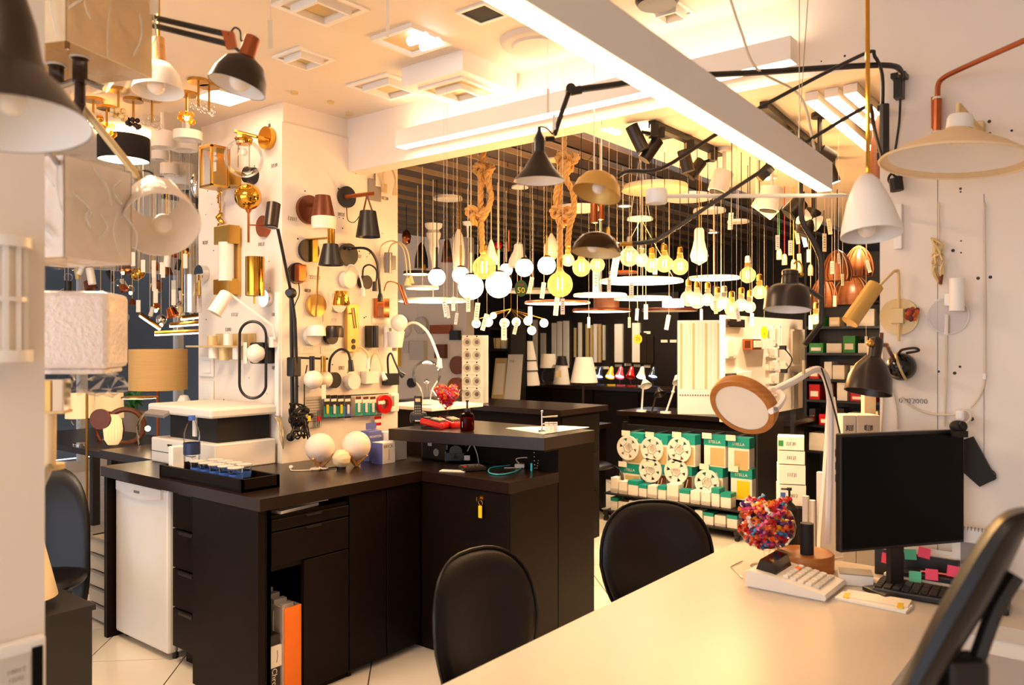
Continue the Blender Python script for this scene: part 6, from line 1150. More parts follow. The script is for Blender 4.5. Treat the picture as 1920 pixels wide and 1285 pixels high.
p = Vector((AT(1100, 900, 6.95).x, AT(1100, 900, 6.95).y, 0)); t = T('cantilever_chair', 'black cantilever chair half hidden behind the raised counter', 'chair', p, 60, local=True); t.p('seat', pad(.44, .44, .05, .95, 0).rot('X', 90).mv(0, 0, .45), M['leather']); t.p('backrest', pad(.44, .4, .05).mv(0, .22, .72), M['leather'])
for s in (-1, 1): t.p('leg_frame', tube(sm([(s*.22, .24, .6), (s*.22, .2, .44), (s*.22, -.2, .42), (s*.22, -.24, .2), (s*.22, -.22, .015), (s*.22, .22, .015)], 4), .012), M['black'])
# second island with LED sheet display
c = T('island_counter', 'dark island counter carrying the white LED strip sheet', 'counter', (-3.0, 6.5, 0)); c.p('base', bx(-3.7, -2.28, 6.36, 6.85, 0, .855), D); c.p('top', bx(-3.8, -2.2, 6.3, 6.9, .855, .895), M['darktop'])
dL_ = 6.45/ray(1315)[1]; a = AT(1315, 768, dL_); a.z = .895; wL = 88*K(dL_); hL = 176*K(dL_)
t = T('led_strip_sheet', 'tall white sheet display with rows of LED strip samples', 'display board', a, math.degrees(YAW)-6, local=True); t.p('board', box((0, 0, hL/2), (wL, .05, hL), b=.003), M['white'])
for i in range(11):
    q = t.p('strip_sample', box((-wL*.43+wL*.86*i/10, -.0262, hL*.62), (wL*.045, .003, hL*.7)), M['tag'] if i % 3 else M['champ'])
for i in range(18): t.p('push_button', cyl((-wL*.45+wL*.9*i/17, -.025, hL*.205), (0, -1, 0), .006, .006, 8), M['ink'])
for i, (u0, v0, u1, v1, u2, v2, m, hd) in enumerate(((1203, 760, 1206, 724, 1208, 712, 'white', 'white'), (1222, 762, 1232, 735, 1234, 728, 'graph', 'dark'), (1248, 768, 1262, 735, 1268, 705, 'white', 'tall white'))):
    d = 6.35/ray(u0)[1]; P = [AT(u0, v0, d), AT(u1, v1, d), AT(u2, v2, d)]; P[0].z = .895; t = T('architect_lamp', '%s jointed desk lamp on the island beside the LED sheet' % hd, 'lamp', P[0]); t.p('base', cyl(P[0], (0, 0, 1), .05, .015), M[m]); t.p('arm', tube(P, .009, 6), M[m]); t.p('joint', sph(P[1], .016, 10, 6), M[m]); t.p('head', lathe(shell([(.015, 0), (.025, .02), (.055, .07)], .002), P[2], W(.15, -.8, -.6), 20), M[m])
# white board with fixtures at the right of the far room
XB = -2.15
def QB(u, v, off=0): return ATX(u, v, XB+off)
a, b = QB(1360, 600), QB(1505, 600); bd = T('fixture_display_board', 'white display board with flat wall fixtures in the far right', 'display board', (XB, a.y, 0)); bd.p('board', bx(XB-.04, XB, a.y, b.y, 1.0, 1.70), M['panel']); bd.p('leg', bx(XB-.05, XB-.02, b.y-.14, b.y-.1, 0, 1.0), M['black']); bd.p('base_panel', bx(XB-.06, XB-.045, 5.6, 6.12, 0, .95), M['black'])
def bB(u0, v0, u1, v1, off, th, b=.003):
    p, q = QB(u0, v0, off), QB(u1, v1, off); k = K((p+q).dot(FWD)/2 if False else Vector(((p.x+q.x)/2, (p.y+q.y)/2, 0)).dot(FWD)); z = QB((u0+u1)/2, (v0+v1)/2, off).z; return bx(p.x, p.x+th, p.y, q.y, z-(v1-v0)*k/2, z+(v1-v0)*k/2, b)
for u0, v0, u1, v1, m, th, lb in ((1360, 599, 1389, 614, 'graph', .03, 'dark grey rectangular fixture on the white board top'), (1392, 636, 1409, 656, 'copperp', .07, 'tan box fixture on the white board'), (1410, 636, 1432, 655, 'white', .07, 'white box fixture beside the tan one'), (1360, 634, 1378, 672, 'white', .02, 'white flat panel fixture left on the board'), (1359, 700, 1377, 714, 'black', .05, 'black box fixture low on the board'), (1378, 696, 1396, 714, 'white', .05, 'white box fixture beside the low black one'), (1482, 618, 1502, 686, 'white', .03, 'tall white framed fixture at the board right edge'), (1484, 698, 1492, 766, 'grey', .02, 'grey slot fixture low at the board right edge')):
    t = T('wall_fixture', lb, 'wall lamp', QB((u0+u1)/2, (v0+v1)/2)); t.p('case', bB(u0, v0, u1, v1, 0, th), M[m]); t.p('front', bB(u0+3, v0+3, u1-3, v1-3, th, .004), M['opal'] if m == 'white' else M[m])
for i, u in enumerate((1450, 1462)):
    t = T('oval_bulkhead_lamp', ('left', 'right')[i]+' white oval bulkhead lamp with grid on the board', 'wall lamp', QB(u, 630)); k = K(5.9); c0 = QB(u, 630, .03); t.p('ring', tube([c0+Vector((0, .025*math.cos(a_), .05*(1 if math.sin(a_) > 0 else -1)+.025*math.sin(a_))) for a_ in [2*math.pi*j/24 for j in range(24)]], .006, 6, True), M['white']); t.p('lens', bx(c0.x-.028, c0.x-.005, c0.y-.02, c0.y+.02, c0.z-.06, c0.z+.06, .01), M['opal']); t.p('grid', join(*[bx(c0.x, c0.x+.004, c0.y-.022, c0.y+.022, c0.z-.05+.02*j, c0.z-.047+.02*j) for j in range(6)]), M['white'])
t = T('angular_wall_lamp', 'white angular wall lamp with loose dark wires on the board', 'wall lamp', QB(1470, 680)); t.p('body', prism([(-.06, .09), (.0, .09), (.05, .02), (.0, -.09), (-.06, -.09)], 0, .05).tr(basis(QB(1466, 675), (0, 1, 0), (0, 0, 1), (1, 0, 0))), M['white']); t.p('wire', tube(sm([QB(1468, 652, .06), QB(1478, 662, .08), QB(1485, 675, .08), QB(1478, 690, .07), QB(1470, 696, .06)], 5), .005, 6), M['cord']); t.p('connector', box(QB(1470, 696, .06), (.04, .04, .03)), M['black']); t.p('connector', box(QB(1468, 652, .06), (.04, .04, .03)), M['black'])
for i in range(4):
    t = T('surface_fixture', 'small white square fixture, %s of the column on the board' % ORD[i], 'wall lamp', QB(1447, 660+i*24), group='column of square fixtures'); t.p('case', bB(1442, 652+i*24, 1454, 671+i*24, 0, .03), M['white']); t.p('lens', bB(1444, 655+i*24, 1452, 668+i*24, .03, .004), M['opal'])
# stacked cartons and profiles standing before the board
for i, (v0, v1, lb) in enumerate(((817, 842, 'top white carton of the tall stack with a green label'), (843, 868, 'second white carton of the tall stack'), (869, 905, 'third white carton of the tall stack with handwriting'), (906, 945, 'lower white carton of the tall stack with a blue label'))):
    d = 4.3; a = AT(1483, v1, d); t = T('white_carton', lb, 'box', a, math.degrees(YAW)-20+3*i, local=True, group='stack of white cartons behind the desk'); h_ = (v1-v0)*K(d); t.p('carton', box((0, .0, h_/2), (.135, .13, h_-.002), b=.002), M['paper']); t.p('writing', scribble(.05, .02, i).mv(.0, -.066, h_/2), M['ink'])
    if i in (0, 3): t.p('label', box((-.05, -.0655, h_*.5), (.025, .002, .03)), M['green' if i == 0 else 'blue'])
a = AT(1483, 945, 4.3); one('dark_plinth', 'low dark plinth carrying the white cartons', 'plinth', bx(a.x-.1, a.x+.12, a.y-.08, a.y+.1, 0, a.z-.002), M['dark'])
for i, (u0, u1, v0, m) in enumerate(((1506, 1516, 930, 'lgrey'), (1518, 1527, 938, 'whitem'), (1532, 1543, 885, 'white'))):
    d = 3.5; p = AT((u0+u1)/2, v0, d); one('upright_profile', ('grey', 'off-white', 'tall white')[i]+' light profile standing upright behind the desk', 'light profile', bx(p.x-.012, p.x+.012, p.y-.012, p.y+.012, 0, p.z, .002), M[m])
for i, (u0, u1) in enumerate(((1570, 1596), (1596, 1640))):
    d = 3.9; p = AT((u0+u1)/2, 777, d); k = K(d); t = T('catalogue_box', ('left', 'right')[i]+' grey-white archive box standing behind the monitor', 'box', (p.x, p.y, 0), math.degrees(YAW), local=True); t.p('carton', box((0, 0, p.z/2), ((u1-u0-1)*k, .12, p.z), b=.003), M['lgrey']); t.p('writing', scribble(.04, .03, i+9).mv(0, -.0615, p.z-.06), M['ink'])
p = AT(1618, 748, 3.95); t = T('wooden_profile', 'pale profile box leaning above the archive boxes', 'light profile', (p.x, p.y, 0)); t.p('bar', box((p.x, p.y+.1, p.z/2+.05), (.06, .04, p.z+.1), 38, b=.003), M['cream'])
# rack of LED strip packs
YK = 6.12
def QK(u, v, off=0): return ATY(u, v, YK-off)
a, b = QK(1165, 900), QK(1418, 900)
rk = T('strip_rack', 'black wheeled rack holding LED strip packs and bulb boxes', 'rack', ((a.x+b.x)/2, YK+.1, 0)); rk.p('back_panel', bx(a.x, b.x, YK+.01, YK+.03, .08, .80), M['black'])
for x in (a.x+.03, b.x-.03):
    rk.p('upright', bx(x-.015, x+.015, YK-.0, YK+.04, .06, .82), M['black']); rk.p('foot', bx(x-.02, x+.02, YK-.32, YK+.2, .05, .08), M['black'])
    for y in (YK-.3, YK+.18): rk.p('castor', cyl((x-.012, y, .026), (1, 0, 0), .026, .024, 16), M['rubber'])
zs = [.40, .24, .09]
for z in (.235, .085): rk.p('shelf', bx(a.x, b.x, YK-.3, YK+.01, z-.012, z), M['black'])
PK = [(1187, 815, 870, 0, 1), (1232, 818, 872, 0, 1), (1283, 818, 874, 0, 1), (1340, 820, 876, 0, 0), (1385, 824, 884, 0, 0), (1181, 873, 926, 1, 0), (1229, 873, 929, 2, 1), (1277, 876, 930, 2, 1), (1335, 878, 938, 1, 1), (1390, 882, 938, 3, 0)]
PN = ['top row first', 'top row second', 'top row third', 'top row fourth', 'top row fifth', 'lower row first', 'lower row second', 'lower row third', 'lower row fourth', 'lower row fifth']
for (u, v0, v1, st, reel), nm in zip(PK, PN):
    off = .14; p, q = QK(u-20, v0, off), QK(u+20, v1, off); k = K(Vector((p.x, p.y, 0)).dot(FWD)); w_ = q.x-p.x; h_ = (v1-v0)*k; cx_ = (p.x+q.x)/2; zt = (QK(u, v0, off)).z
    t = T('led_strip_pack', '%s hanging pack of the rack, teal header%s' % (nm, (' with white reel' if reel else ' without reel')+('' if st < 2 else ', dark photo' if st == 2 else ', yellow photo')), 'LED pack', (cx_, YK-off, zt-h_))
    t.p('pouch', bx(cx_-w_/2, cx_+w_/2, YK-off, YK-.03, zt-h_, zt, .004), M['paper']); t.p('header_card', bx(cx_-w_/2-.001, cx_+w_/2+.001, YK-off-.002, YK-.03, zt-h_*.28, zt+.012), M['teal']); t.p('lettering', text('STELLA', .032).mv(cx_, YK-off-.004, zt-h_*.16), M['paper'])
    t.p('hook', tube([(cx_-.03, YK-off-.03, zt+.02), (cx_+.02, YK+.01, zt+.03)], .005, 6), M['steel']); t.p('price_holder', box((cx_-.05, YK-off-.035, zt+.01), (.08, .004, .045)), M['tag'])
    if st == 2:
        t.p('photo', bx(cx_-w_*.18, cx_+w_/2, YK-off-.003, YK-off, zt-h_, zt-h_*.3), M['brown']); t.p('photo_glow', bx(cx_-w_*.18, cx_+w_/2, YK-off-.004, YK-off-.002, zt-h_*.98, zt-h_*.72), M['orange']); t.p('photo_lines', join(*[tube([(cx_-w_*.1+w_*.14*j, YK-off-.005, zt-h_*.9), (cx_+w_*.05+w_*.14*j, YK-off-.005, zt-h_*.4)], .004, 4) for j in range(3)]), M['tag'])
    elif st == 3: t.p('photo', bx(cx_-w_*.2, cx_+w_*.4, YK-off-.003, YK-off, zt-h_*.95, zt-h_*.35), M['yellow'])
    else: t.p('photo', bx(cx_-w_*.2, cx_+w_*.45, YK-off-.003, YK-off, zt-h_*.95, zt-h_*.35), M['champ'])
    if reel:
        c0 = Vector((cx_-w_*.15, YK-off-.02, zt-h_*(.45 if st != 2 else .15))); R_e = .105
        rl = t.p('reel', lathe([(.03, 0), (.03, .015), (.04, .015), (.04, 0)], c0, (0, -1, 0), 24)+lathe([(.085, 0), (R_e, 0), (R_e, .018), (.085, .018), (.085, 0)], c0, (0, -1, 0), 32)+join(*[box(c0+Vector((.062*math.cos(a_), -.009, .062*math.sin(a_))), (.055, .012, .05), R=Matrix.Rotation(-a_, 3, 'Y')) for a_ in (0.3, 1.35, 2.4, 3.45, 4.5, 5.55)]), M['white']); t.p('hub', lathe([(0, .004), (.03, .004)], c0, (0, -1, 0), 20), M['lgrey'], of=rl)
# bulb cartons on the rack shelves
rr = random.Random(21); bxs = []
for z, n_, hh in ((.235, 13, .14), (.085, 13, .11)):
    x = a.x+.05
    for i in range(n_):
        w_ = rr.uniform(.06, .1); 
        if x+w_ > b.x-.03: break
        h_ = hh*rr.uniform(.7, 1.05); bxs.append((x+w_/2, z, w_, h_, rr.random())); x += w_+.012
for i, (x, z, w_, h_, r_) in enumerate(bxs):
    t = T('bulb_carton', '%s bulb carton on the %s rack shelf, %s from the left' % ('white and teal' if r_ < .6 else 'plain white', 'upper' if z > .2 else 'lower', ORD[i if z > .2 else i-sum(1 for q in bxs if q[1] > .2)]), 'box', (x, YK-.2, z), group='bulb cartons on the rack'); t.p('carton', bx(x-w_/2, x+w_/2, YK-.26, YK-.16, z, z+h_, .003), M['paper'])
    t.p('band', bx(x-w_/2-.001, x+w_/2+.001, YK-.262, YK-.158, z+h_*(.72 if r_ < .6 else .1), z+h_*(1.005 if r_ < .6 else .3)), M['teal'] if r_ < .6 else M['lgrey'])
# dark shelf unit at the far right with boxes
YF = 6.9; a, b = ATY(1508, 700, YF), ATY(1668, 700, YF)
c = T('stock_shelf', 'tall dark stock shelf full of small boxes at the far right', 'shelf', ((a.x+b.x)/2, YF+.2, 0)); c.p('back', bx(a.x, b.x, YF+.35, YF+.37, 0, 2.3), M['black']); c.p('side', bx(a.x, a.x+.02, YF, YF+.36, 0, 2.3), M['black']); c.p('side', bx(b.x-.02, b.x, YF, YF+.36, 0, 2.3), M['black'])
SV = [565, 612, 662, 712, 752, 800, 850]; rr = random.Random(9); kk = 0
for j, v in enumerate(SV):
    z = ATY(1580, v, YF).z; c.p('shelf_board', bx(a.x+.02, b.x-.02, YF, YF+.35, z-.02, z), M['black']); x = a.x+.03
    while x < b.x-.08 and kk < 60:
        w_ = rr.uniform(.05, .13); h_ = rr.uniform(.07, .15); cn, m = rr.choice((('white', 'paper'), ('red', 'red'), ('white', 'tag'), ('green', 'leaf'), ('beige', 'cream'), ('brown', 'brown'), ('black', 'graph'), ('orange', 'copperp')))
        if x+w_ > b.x-.03: break
        t = T('stock_box', 'small %s box on the dark stock shelf, row %s, place %s' % (cn, ORD[j], ORD[min(15, kk % 16)]), 'box', (x+w_/2, YF+.1, z), group='boxes on the stock shelf'); t.p('carton', bx(x, x+w_, YF+.03, YF+.2, z, z+h_, .002), M[m]); t.p('label', bx(x+w_*.15, x+w_*.85, YF+.027, YF+.03, z+h_*.2, z+h_*.55), M['tag']); x += w_+rr.uniform(.005, .06); kk += 1
for i, (u, v, r) in enumerate(((1570, 470, 26), (1610, 462, 26), (1598, 515, 34), (1545, 520, 24))):
    d = (5.1, 5.6, 6.1, 5.9)[i]; t = T('slatted_wood_pendant', 'brown slatted wood pendant above the stock shelf, %s of four' % ORD[i], 'pendant lamp', AT(u, v, d), group='slatted wood pendants'); cord(t, u, v, d)
    for j in range(12):
        a_ = 2*math.pi*j/12; k = K(d); c0 = AT(u, v, d); P = [c0+Vector((math.cos(a_)*r_*k, math.sin(a_)*r_*k, -h_*k)) for r_, h_ in ((2, 0), (r*.5, 8), (r*.85, 24), (r, 44), (r*.9, 56))]
        t.p('slat', tube(sm(P, 3), .006, 5), M['walnut'])
    t.p('liner', L(u, v+2, d, [(2, 0), (r*.45, 8), (r*.78, 24), (r*.92, 44), (r*.82, 55)], n=20), M['walnut'])

# downlights and beams added to brighten the far room
for x, y, z in ((-1.75, 4.6, 2.485), (-1.55, 5.8, 2.485), (-3.3, 5.6, 2.62), (-4.6, 7.6, 2.62), (-3.4, 7.5, 2.62)):
    t = T('downlight', 'added round fill downlight in the %s, %s' % (('white ceiling', 'nearer') if y == 4.6 else ('white ceiling', 'farther') if z < 2.5 else ('slat ceiling', {5.6: 'nearest', 7.6: 'left', 7.5: 'right'}[y])), 'ceiling light', (x, y, z)); t.p('ring', lathe([(.045, .012), (.06, .012), (.06, 0), (.045, 0), (.045, .012)], (x, y, z), UP, 24), M['white']); t.p('lens', lathe([(0, .004), (.045, .004)], (x, y, z), UP, 24), M['disc'])
    l = bpy.data.lights.new('added_fill_beam', 'SPOT'); l.energy = 75; l.spot_size = 2.4; l.spot_blend = .8; l.color = (1, .74, .46); l.shadow_soft_size = .05; o = bpy.data.objects.new('added_fill_beam', l); COL.objects.link(o); o.parent = t.o; o.location = (0, 0, -.01)
# ================================================================ lamps at the left edge, near the camera
def box_shade(t, c, w_, h_, rz, m, name='shade', th=.003):
    out = S([], [])
    for sx, sy in ((1, 0), (-1, 0), (0, 1), (0, -1)):
        out = out+box((sx*(w_-th)/2, sy*(w_-th)/2, 0), (th if sx else w_, th if sy else w_, h_))
    return t.p(name, out.rot('Z', rz).mv(c), M[m])
def fold_glints(t, c, w_, h_, rz, seed, n):
    """pale crease ridges that stand in for bright streaks on the film"""
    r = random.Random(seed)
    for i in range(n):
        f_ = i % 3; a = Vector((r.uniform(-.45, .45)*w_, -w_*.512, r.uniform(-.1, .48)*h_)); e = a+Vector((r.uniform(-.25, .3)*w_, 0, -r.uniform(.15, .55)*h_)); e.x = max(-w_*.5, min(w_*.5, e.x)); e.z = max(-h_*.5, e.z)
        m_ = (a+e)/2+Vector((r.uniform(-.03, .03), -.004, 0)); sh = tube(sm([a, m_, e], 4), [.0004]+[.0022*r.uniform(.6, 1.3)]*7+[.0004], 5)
        t.p('film_fold_glint', (sh if f_ else sh.rot('Z', 90)).rot('Z', rz).mv(c), M['fold_glint'])
def wrapf(c, w_, h_, rz, seed, amp=.012, n=9, close=True):
    """loose film around a square shade: crumpled box skin"""
    r = random.Random(seed); bm = bmesh.new(); bmesh.ops.create_cube(bm, size=1); bmesh.ops.subdivide_edges(bm, edges=list(bm.edges), cuts=n, use_grid_fill=True)
    for q in bm.verts:
        f_ = Vector((q.co.x*w_, q.co.y*w_, q.co.z*h_)); q.co = f_*(1.02)+Vector((r.uniform(-1, 1), r.uniform(-1, 1), r.uniform(-1, 1)))*amp
    bm.verts.index_update(); s = S([q.co.copy() for q in bm.verts], [FT(x.index for x in fc.verts) for fc in bm.faces]); bm.free(); return s.rot('Z', rz).mv(c)
t = T('dark_dome_lamp', 'large dark brown dome lamp at the upper left corner, white inside', 'lamp', AT(10, 100, 1.12)); ax = W(.12, -1, -.12); d = 1.12
dome(t, 8, 20, d, [(30, -60), (40, -20), (52, 30), (58, 90), (66, 120), (70, 128), (88, 148), (138, 226)], ax, 'graph'); t.p('band', torus(AT(16, 138, d), 62*K(d), .004, ax, 40, 6), M['graph']); p = AT(8, -40, d); t.p('stem', tube([p, (p.x, p.y, 2.79)], .012), M['graph']); t.p('bulb', ball(22, 190, d, 26), M['opal'])
t = T('wrapped_drum_shade', 'square beige shade in clear film at the top left, on brown fittings', 'lamp', AT(190, 60, 2.0)); d = 2.0; vd = Vector((ray(140)[0], ray(140)[1], 0)).normalized(); q0 = AT(125, 75, 1.78); c = Vector((q0.x, q0.y, 0))+vd*.19; c.z = q0.z+.14
box_shade(t, c, .268, .28, 22, 'cream'); t.p('film', wrapf(c-UP*.012, .28, .31, 22, 2, .009, 6), M['wrap']); fold_glints(t, c, .285, .29, 22, 4, 16)
for u, v0, v1 in ((150, 108, 156), (106, 122, 156)): t.p('lamp_holder', L(u, v0, d, [(15, 0), (15, 3), (13, 4), (13, v1-v0), (0, v1-v0)]), M['graph']); t.p('holder_ring', torus(AT(u, v0, d), 16*K(d), .004, UP, 24, 6), M['lgrey'])
t.p('cross_plate', tb([(95, 168, d), (150, 148, d), (196, 166, d)], .008), M['steel']); t.p('stem', L(150, 156, d, [(9, 0), (10, 40), (0, 44)]), M['graph']); t.p('elbow', tb([(150, 190, d), (143, 212, d), (122, 232, d+.06)], .014), M['graph']); t.p('hanger', tube([c-UP*.1, (c.x, c.y, 2.79)], .006), M['steel']); t.p('spreader', cylp(c-W(.11, -.1, 0), c+W(.11, .1, 0), .004), M['steel'])
t = T('stick_arm_lamp', 'tilted white film-wrapped shade on a slanted beige stick arm', 'lamp', AT(150, 195, 2.05)); d = 2.05
t.p('stick', tb([(152, 196, d), (262, 336, 1.98)], .0105), M['champ']); t.p('fork', tb([(252, 326, 1.985), (261, 352, 1.96)], .004)+tb([(262, 322, 1.985), (270, 348, 1.96)], .004), M['steel']); t.p('pivot', ball(261, 350, 1.95, 5), M['chrome'])
ax = W(.42, -.62, -.66); t.p('shade', L(290, 372, 1.95, [(44, -2), (47, 4), (60, 62), (66, 96)], ax, sh=.002, n=44), M['whitef']); t.p('film', L(290, 371, 1.95, [(0.01, -4), (46, -3), (50, 6), (63, 64), (68.5, 95)], ax, n=44), M['wrap']); t.p('bulb', ball(306, 420, 1.92, 19), M['opal']); t.p('cord', tb([(268, 320, 1.98), (285, 325, 2.0), (297, 350, 2.0)], .0025, 6, 4), M['cord'])
t = T('wrapped_square_shade', 'tall white square lampshade wrapped in shiny clear film', 'lamp', AT(170, 500, 1.72)); q0 = AT(120, 386, 1.66); c = q0+Vector((ray(150)[0], ray(150)[1], 0)).normalized()*.134
box_shade(t, c, .19, .212, 22, 'whitef'); t.p('film', wrapf(c, .199, .219, 22, 5, .004, 6), M['wrap']); fold_glints(t, c, .203, .215, 22, 6, 20); t.p('wall_bracket', tube([c+UP*.09, Vector((eL.x-.03, eL.y, c.z+.09))], .006), M['steel']); t.p('spreader', cylp(c+W(-.085, .09, 0), c+W(.085, .09, 0), .004), M['steel'])
t = T('bubble_wrapped_shade', 'square white lampshade packed in bubble wrap with crystal foot', 'lamp', AT(150, 860, 1.78)); d = 1.80; c = AT(150, 620, d+.09)
t.p('packing', box(c, (.172, .172, .178), 50, b=.012)+box(c-UP*.095, (.15, .15, .012), 50, b=.005), M['bubble']); t.p('crystal_collar', wrapf(AT(178, 716, d+.08), .1, .05, 30, 9, .012, 3), M['wrap']); t.p('metal_box', box(AT(104, 742, d), (.05, .05, .075), 50, b=.003), M['chrome']); t.p('gold_box', box(AT(92, 742, d-.01), (.03, .04, .07), 40, b=.002), M['satin']); t.p('plate', box(AT(103, 772, d), (.055, .06, .006), 50), M['champ']); t.p('column', L(94, 775, d, [(11, 0), (10, 95), (0, 95)], cap=True), M['cream']); q = AT(94, 870, d); t.p('foot', cyl((q.x, q.y, q.z-.012), (0, 0, 1), .03, .012), M['champ']); t.p('wall_bracket', tube([q-UP*.006, Vector((eL.x-.04, eL.y, q.z-.006))], .008), M['steel'])
# on the near wall
def QL(u, v, off=0): return ATX(u, v, eL.x+off)
t = T('half_round_lantern', 'white half-round wall lantern with upright ribs on the near wall', 'wall lamp', QL(0, 560)); c = QL(-8, 560, 0)
zt, zb2 = QL(0, 452).z, QL(0, 672).z
def half(r0, r1, z0, z1): return lathe([(r0, z0), (r1, z0), (r1, z1), (r0, z1), (r0, z0)], (c.x, c.y, 0), UP, 36)
t.p('top_ring', half(.0, .054, zt-.012, zt+.006), M['white']); t.p('bottom_ring', half(.0, .056, zb2-.006, zb2+.014), M['white']); t.p('middle_ring', half(.043, .048, (zt+zb2)/2-.004, (zt+zb2)/2+.004), M['white']); t.p('diffuser', half(.0, .037, zb2, zt), M['opal'])
for i in range(7): a_ = (i-3)*.5; t.p('rib', bx(-.003, .003, -.004, .004, zb2, zt).mv(c.x+.044*math.cos(a_), c.y+.044*math.sin(a_), 0), M['white'])
t = T('wall_intercom', 'white wall panel with dark display at the bottom left corner', 'wall panel', QL(30, 1250)); a, b = QL(-60, 1222), QL(84, 1500); xl = eL.x
t.p('frame', bx(xl, xl+.02, a.y, b.y-.004, b.z, a.z, .006), M['white']); t.p('grey_plate', bx(xl+.019, xl+.024, a.y+.01, QL(46, 1300).y, b.z+.01, a.z-.022), M['lgrey']); t.p('dark_display', bx(xl+.019, xl+.024, QL(51, 1300).y, b.y-.012, b.z+.01, a.z-.016), M['screen']); q = QL(20, 1252); t.p('printed_marks', (scribble(.03, .008, 3)+scribble(.024, .008, 4).mv(0, 0, -.014)).rot('Z', 90).mv(xl+.0245, q.y, q.z), M['grey'])
# side table, cream lamp and chair behind the near wall
q = ATZ(62, 1150, .52); c = T('black_side_table', 'small black side table behind the near wall edge', 'table', (q.x, q.y, 0)); c.p('top', box((q.x-.1, q.y+.06, .51), (.36, .26, .02)), M['black']); c.p('body', box((q.x-.1, q.y+.06, .25), (.34, .24, .5)), M['black'])
z = .52; q2 = Vector((q.x-.09, q.y+.0, z)); d = Vector((q2.x, q2.y, 0)).dot(FWD); t = T('cream_cone_lamp', 'cream cone lampshade partly hidden by the near wall edge', 'lamp', q2); t.p('shade', lathe(shell([(.055, .30), (.115, .04)], .003), q2, UP, 32), M['cream']); t.p('foot', lathe(solid([(.06, 0), (.05, .02), (.01, .03), (.01, .2)]), q2), M['black'])
q = AT(70, 1000, 3.75); t = T('dark_shell_chair', 'dark chair with tall curved back at the left', 'chair', (q.x, q.y, 0), 60, local=True); t.p('backrest', pad(.44, .84, .06, 1.1, .08).rot('X', -12).mv(0, .1, .5), M['leather']); t.p('seat', pad(.44, .42, .06, .95, 0).rot('X', 90).mv(0, -.1, .42), M['leather'])
for sx in (-1, 1):
    for sy in (-1, 1): t.p('leg', tube([(sx*.17, sy*.16-.1, .4), (sx*.2, sy*.2-.1, 0)], .013), M['black'])

# ---- copper and black desk lamps overhead
t = T('copper_neck_dome_lamp', 'black dome lamp with copper neck on twin black arms overhead', 'lamp', AT(440, 120, 2.0)); d = 2.0
t.p('arm', tb([(240, 22, d+.1), (432, 66, d)], .0075), M['black']); t.p('arm', tb([(240, 36, d+.1), (425, 82, d)], .0075), M['black']); t.p('bracket', prism([(-.018, .024), (.012, .02), (.02, -.02), (-.006, -.022)], -.006, .006).tr(basis(AT(430, 76, d), RIGHT, UP, -FWD)), M['copperp']); t.p('cord', tb([(432, 62, d), (440, 52, d), (450, 58, d), (452, 76, d), (462, 76, d)], .0025, 6, 4), M['cord']); t.p('link', tb([(437, 86, d), (455, 102, d)], .004), M['black'])
ax = W(-.28, -1, -.1); t.p('neck', L(474, 70, d, [(13, 0), (14, 1), (15, 44), (0, 44)], ax, cap=True), M['copperp']); dome(t, 462, 108, d, [(8, -2), (18, 0), (36, 12), (48, 36), (53, 60)], ax, 'graph'); t.p('bulb', ball(450, 152, d, 20), M['opal']); p = AT(240, 22, d+.1); t.p('rod', tube([p-UP*.03, (p.x, p.y, 2.79)], .008), M['black'])
t.p('label_tag', pbox(281, -5, 297, 26, d-.02, .001), M['tag'])
t = T('wood_neck_dome_lamp', 'white dome lamp with wooden neck behind the black dome lamp', 'lamp', AT(300, 120, 2.7)); d = 2.7; ax = W(.05, -1, -.1); t.p('neck', L(297, 72, d, [(11, 0), (13, 52), (0, 52)], ax, cap=True), M['wood2']); t.p('shade', L(296, 118, d, [(12, -2), (24, 4), (38, 24), (46, 56)], ax, sh=.002, n=40), M['white']); t.p('bulb', ball(293, 160, d, 17), M['opal']); p = AT(297, 74, d); t.p('rod', tube([p, (p.x, p.y, 2.79)], .006), M['brass'])
one('price_tag', 'narrow white price tag hanging beside the copper-necked dome lamp', 'price tag', pbox(502, 38, 511, 92, 2.3, .002)+tb([(507, 40, 2.3), (507, -60, 2.3)], .0008, 4), M['tag'], group='white price tags hanging from lamps')

# ================================================================ left room: pendants and table lamps
t = T('black_drum_pendant', 'black drum pendant glowing top and bottom in the left room', 'pendant lamp', AT(232, 280, 5.0)); d = 4.8; t.p('shade', L(232, 258, d, [(45, 0), (45, 44)], sh=.003, n=44), M['rubber']); t.p('diffuser', L(232, 299, d, [(0, 0), (44, 0)], n=44), M['disc']); t.p('top_diffuser', L(232, 261, d, [(0, 0), (44, 0)], n=44), M['disc']); p = AT(232, 261, d); t.p('cord', tube([p, (p.x, p.y, 2.79)], .004), M['cord'])
t = T('black_drum_pendant', 'smaller black drum pendant left of the glowing one', 'pendant lamp', AT(180, 280, 5.6)); d = 5.6; t.p('shade', L(178, 268, d, [(24, 0), (24, 20)], sh=.003, n=36), M['rubber']); t.p('diffuser', L(178, 287, d, [(0, 0), (23, 0)], n=36), M['whitem']); p = AT(178, 268, d); t.p('cord', tube([p, (p.x, p.y, 2.79)], .004), M['cord'])
t = T('straw_drum_lamp', 'straw-coloured drum lamp on a copper pole behind the printer', 'lamp', AT(296, 860, 5.2)); d = 5.2; t.p('shade', L(297, 655, d, [(51, 0), (51, 76)], sh=.003, n=48), M['straw']); q = AT(296, 700, d); t.p('pole', tube([AT(296, 665, d), (q.x, q.y, .02)], .009), M['copperp']); t.p('base', cyl((q.x, q.y, 0), UP, .14, .025), M['copperp']); t.p('harp', tb([(250, 690, d), (344, 690, d)], .004), M['brass'])
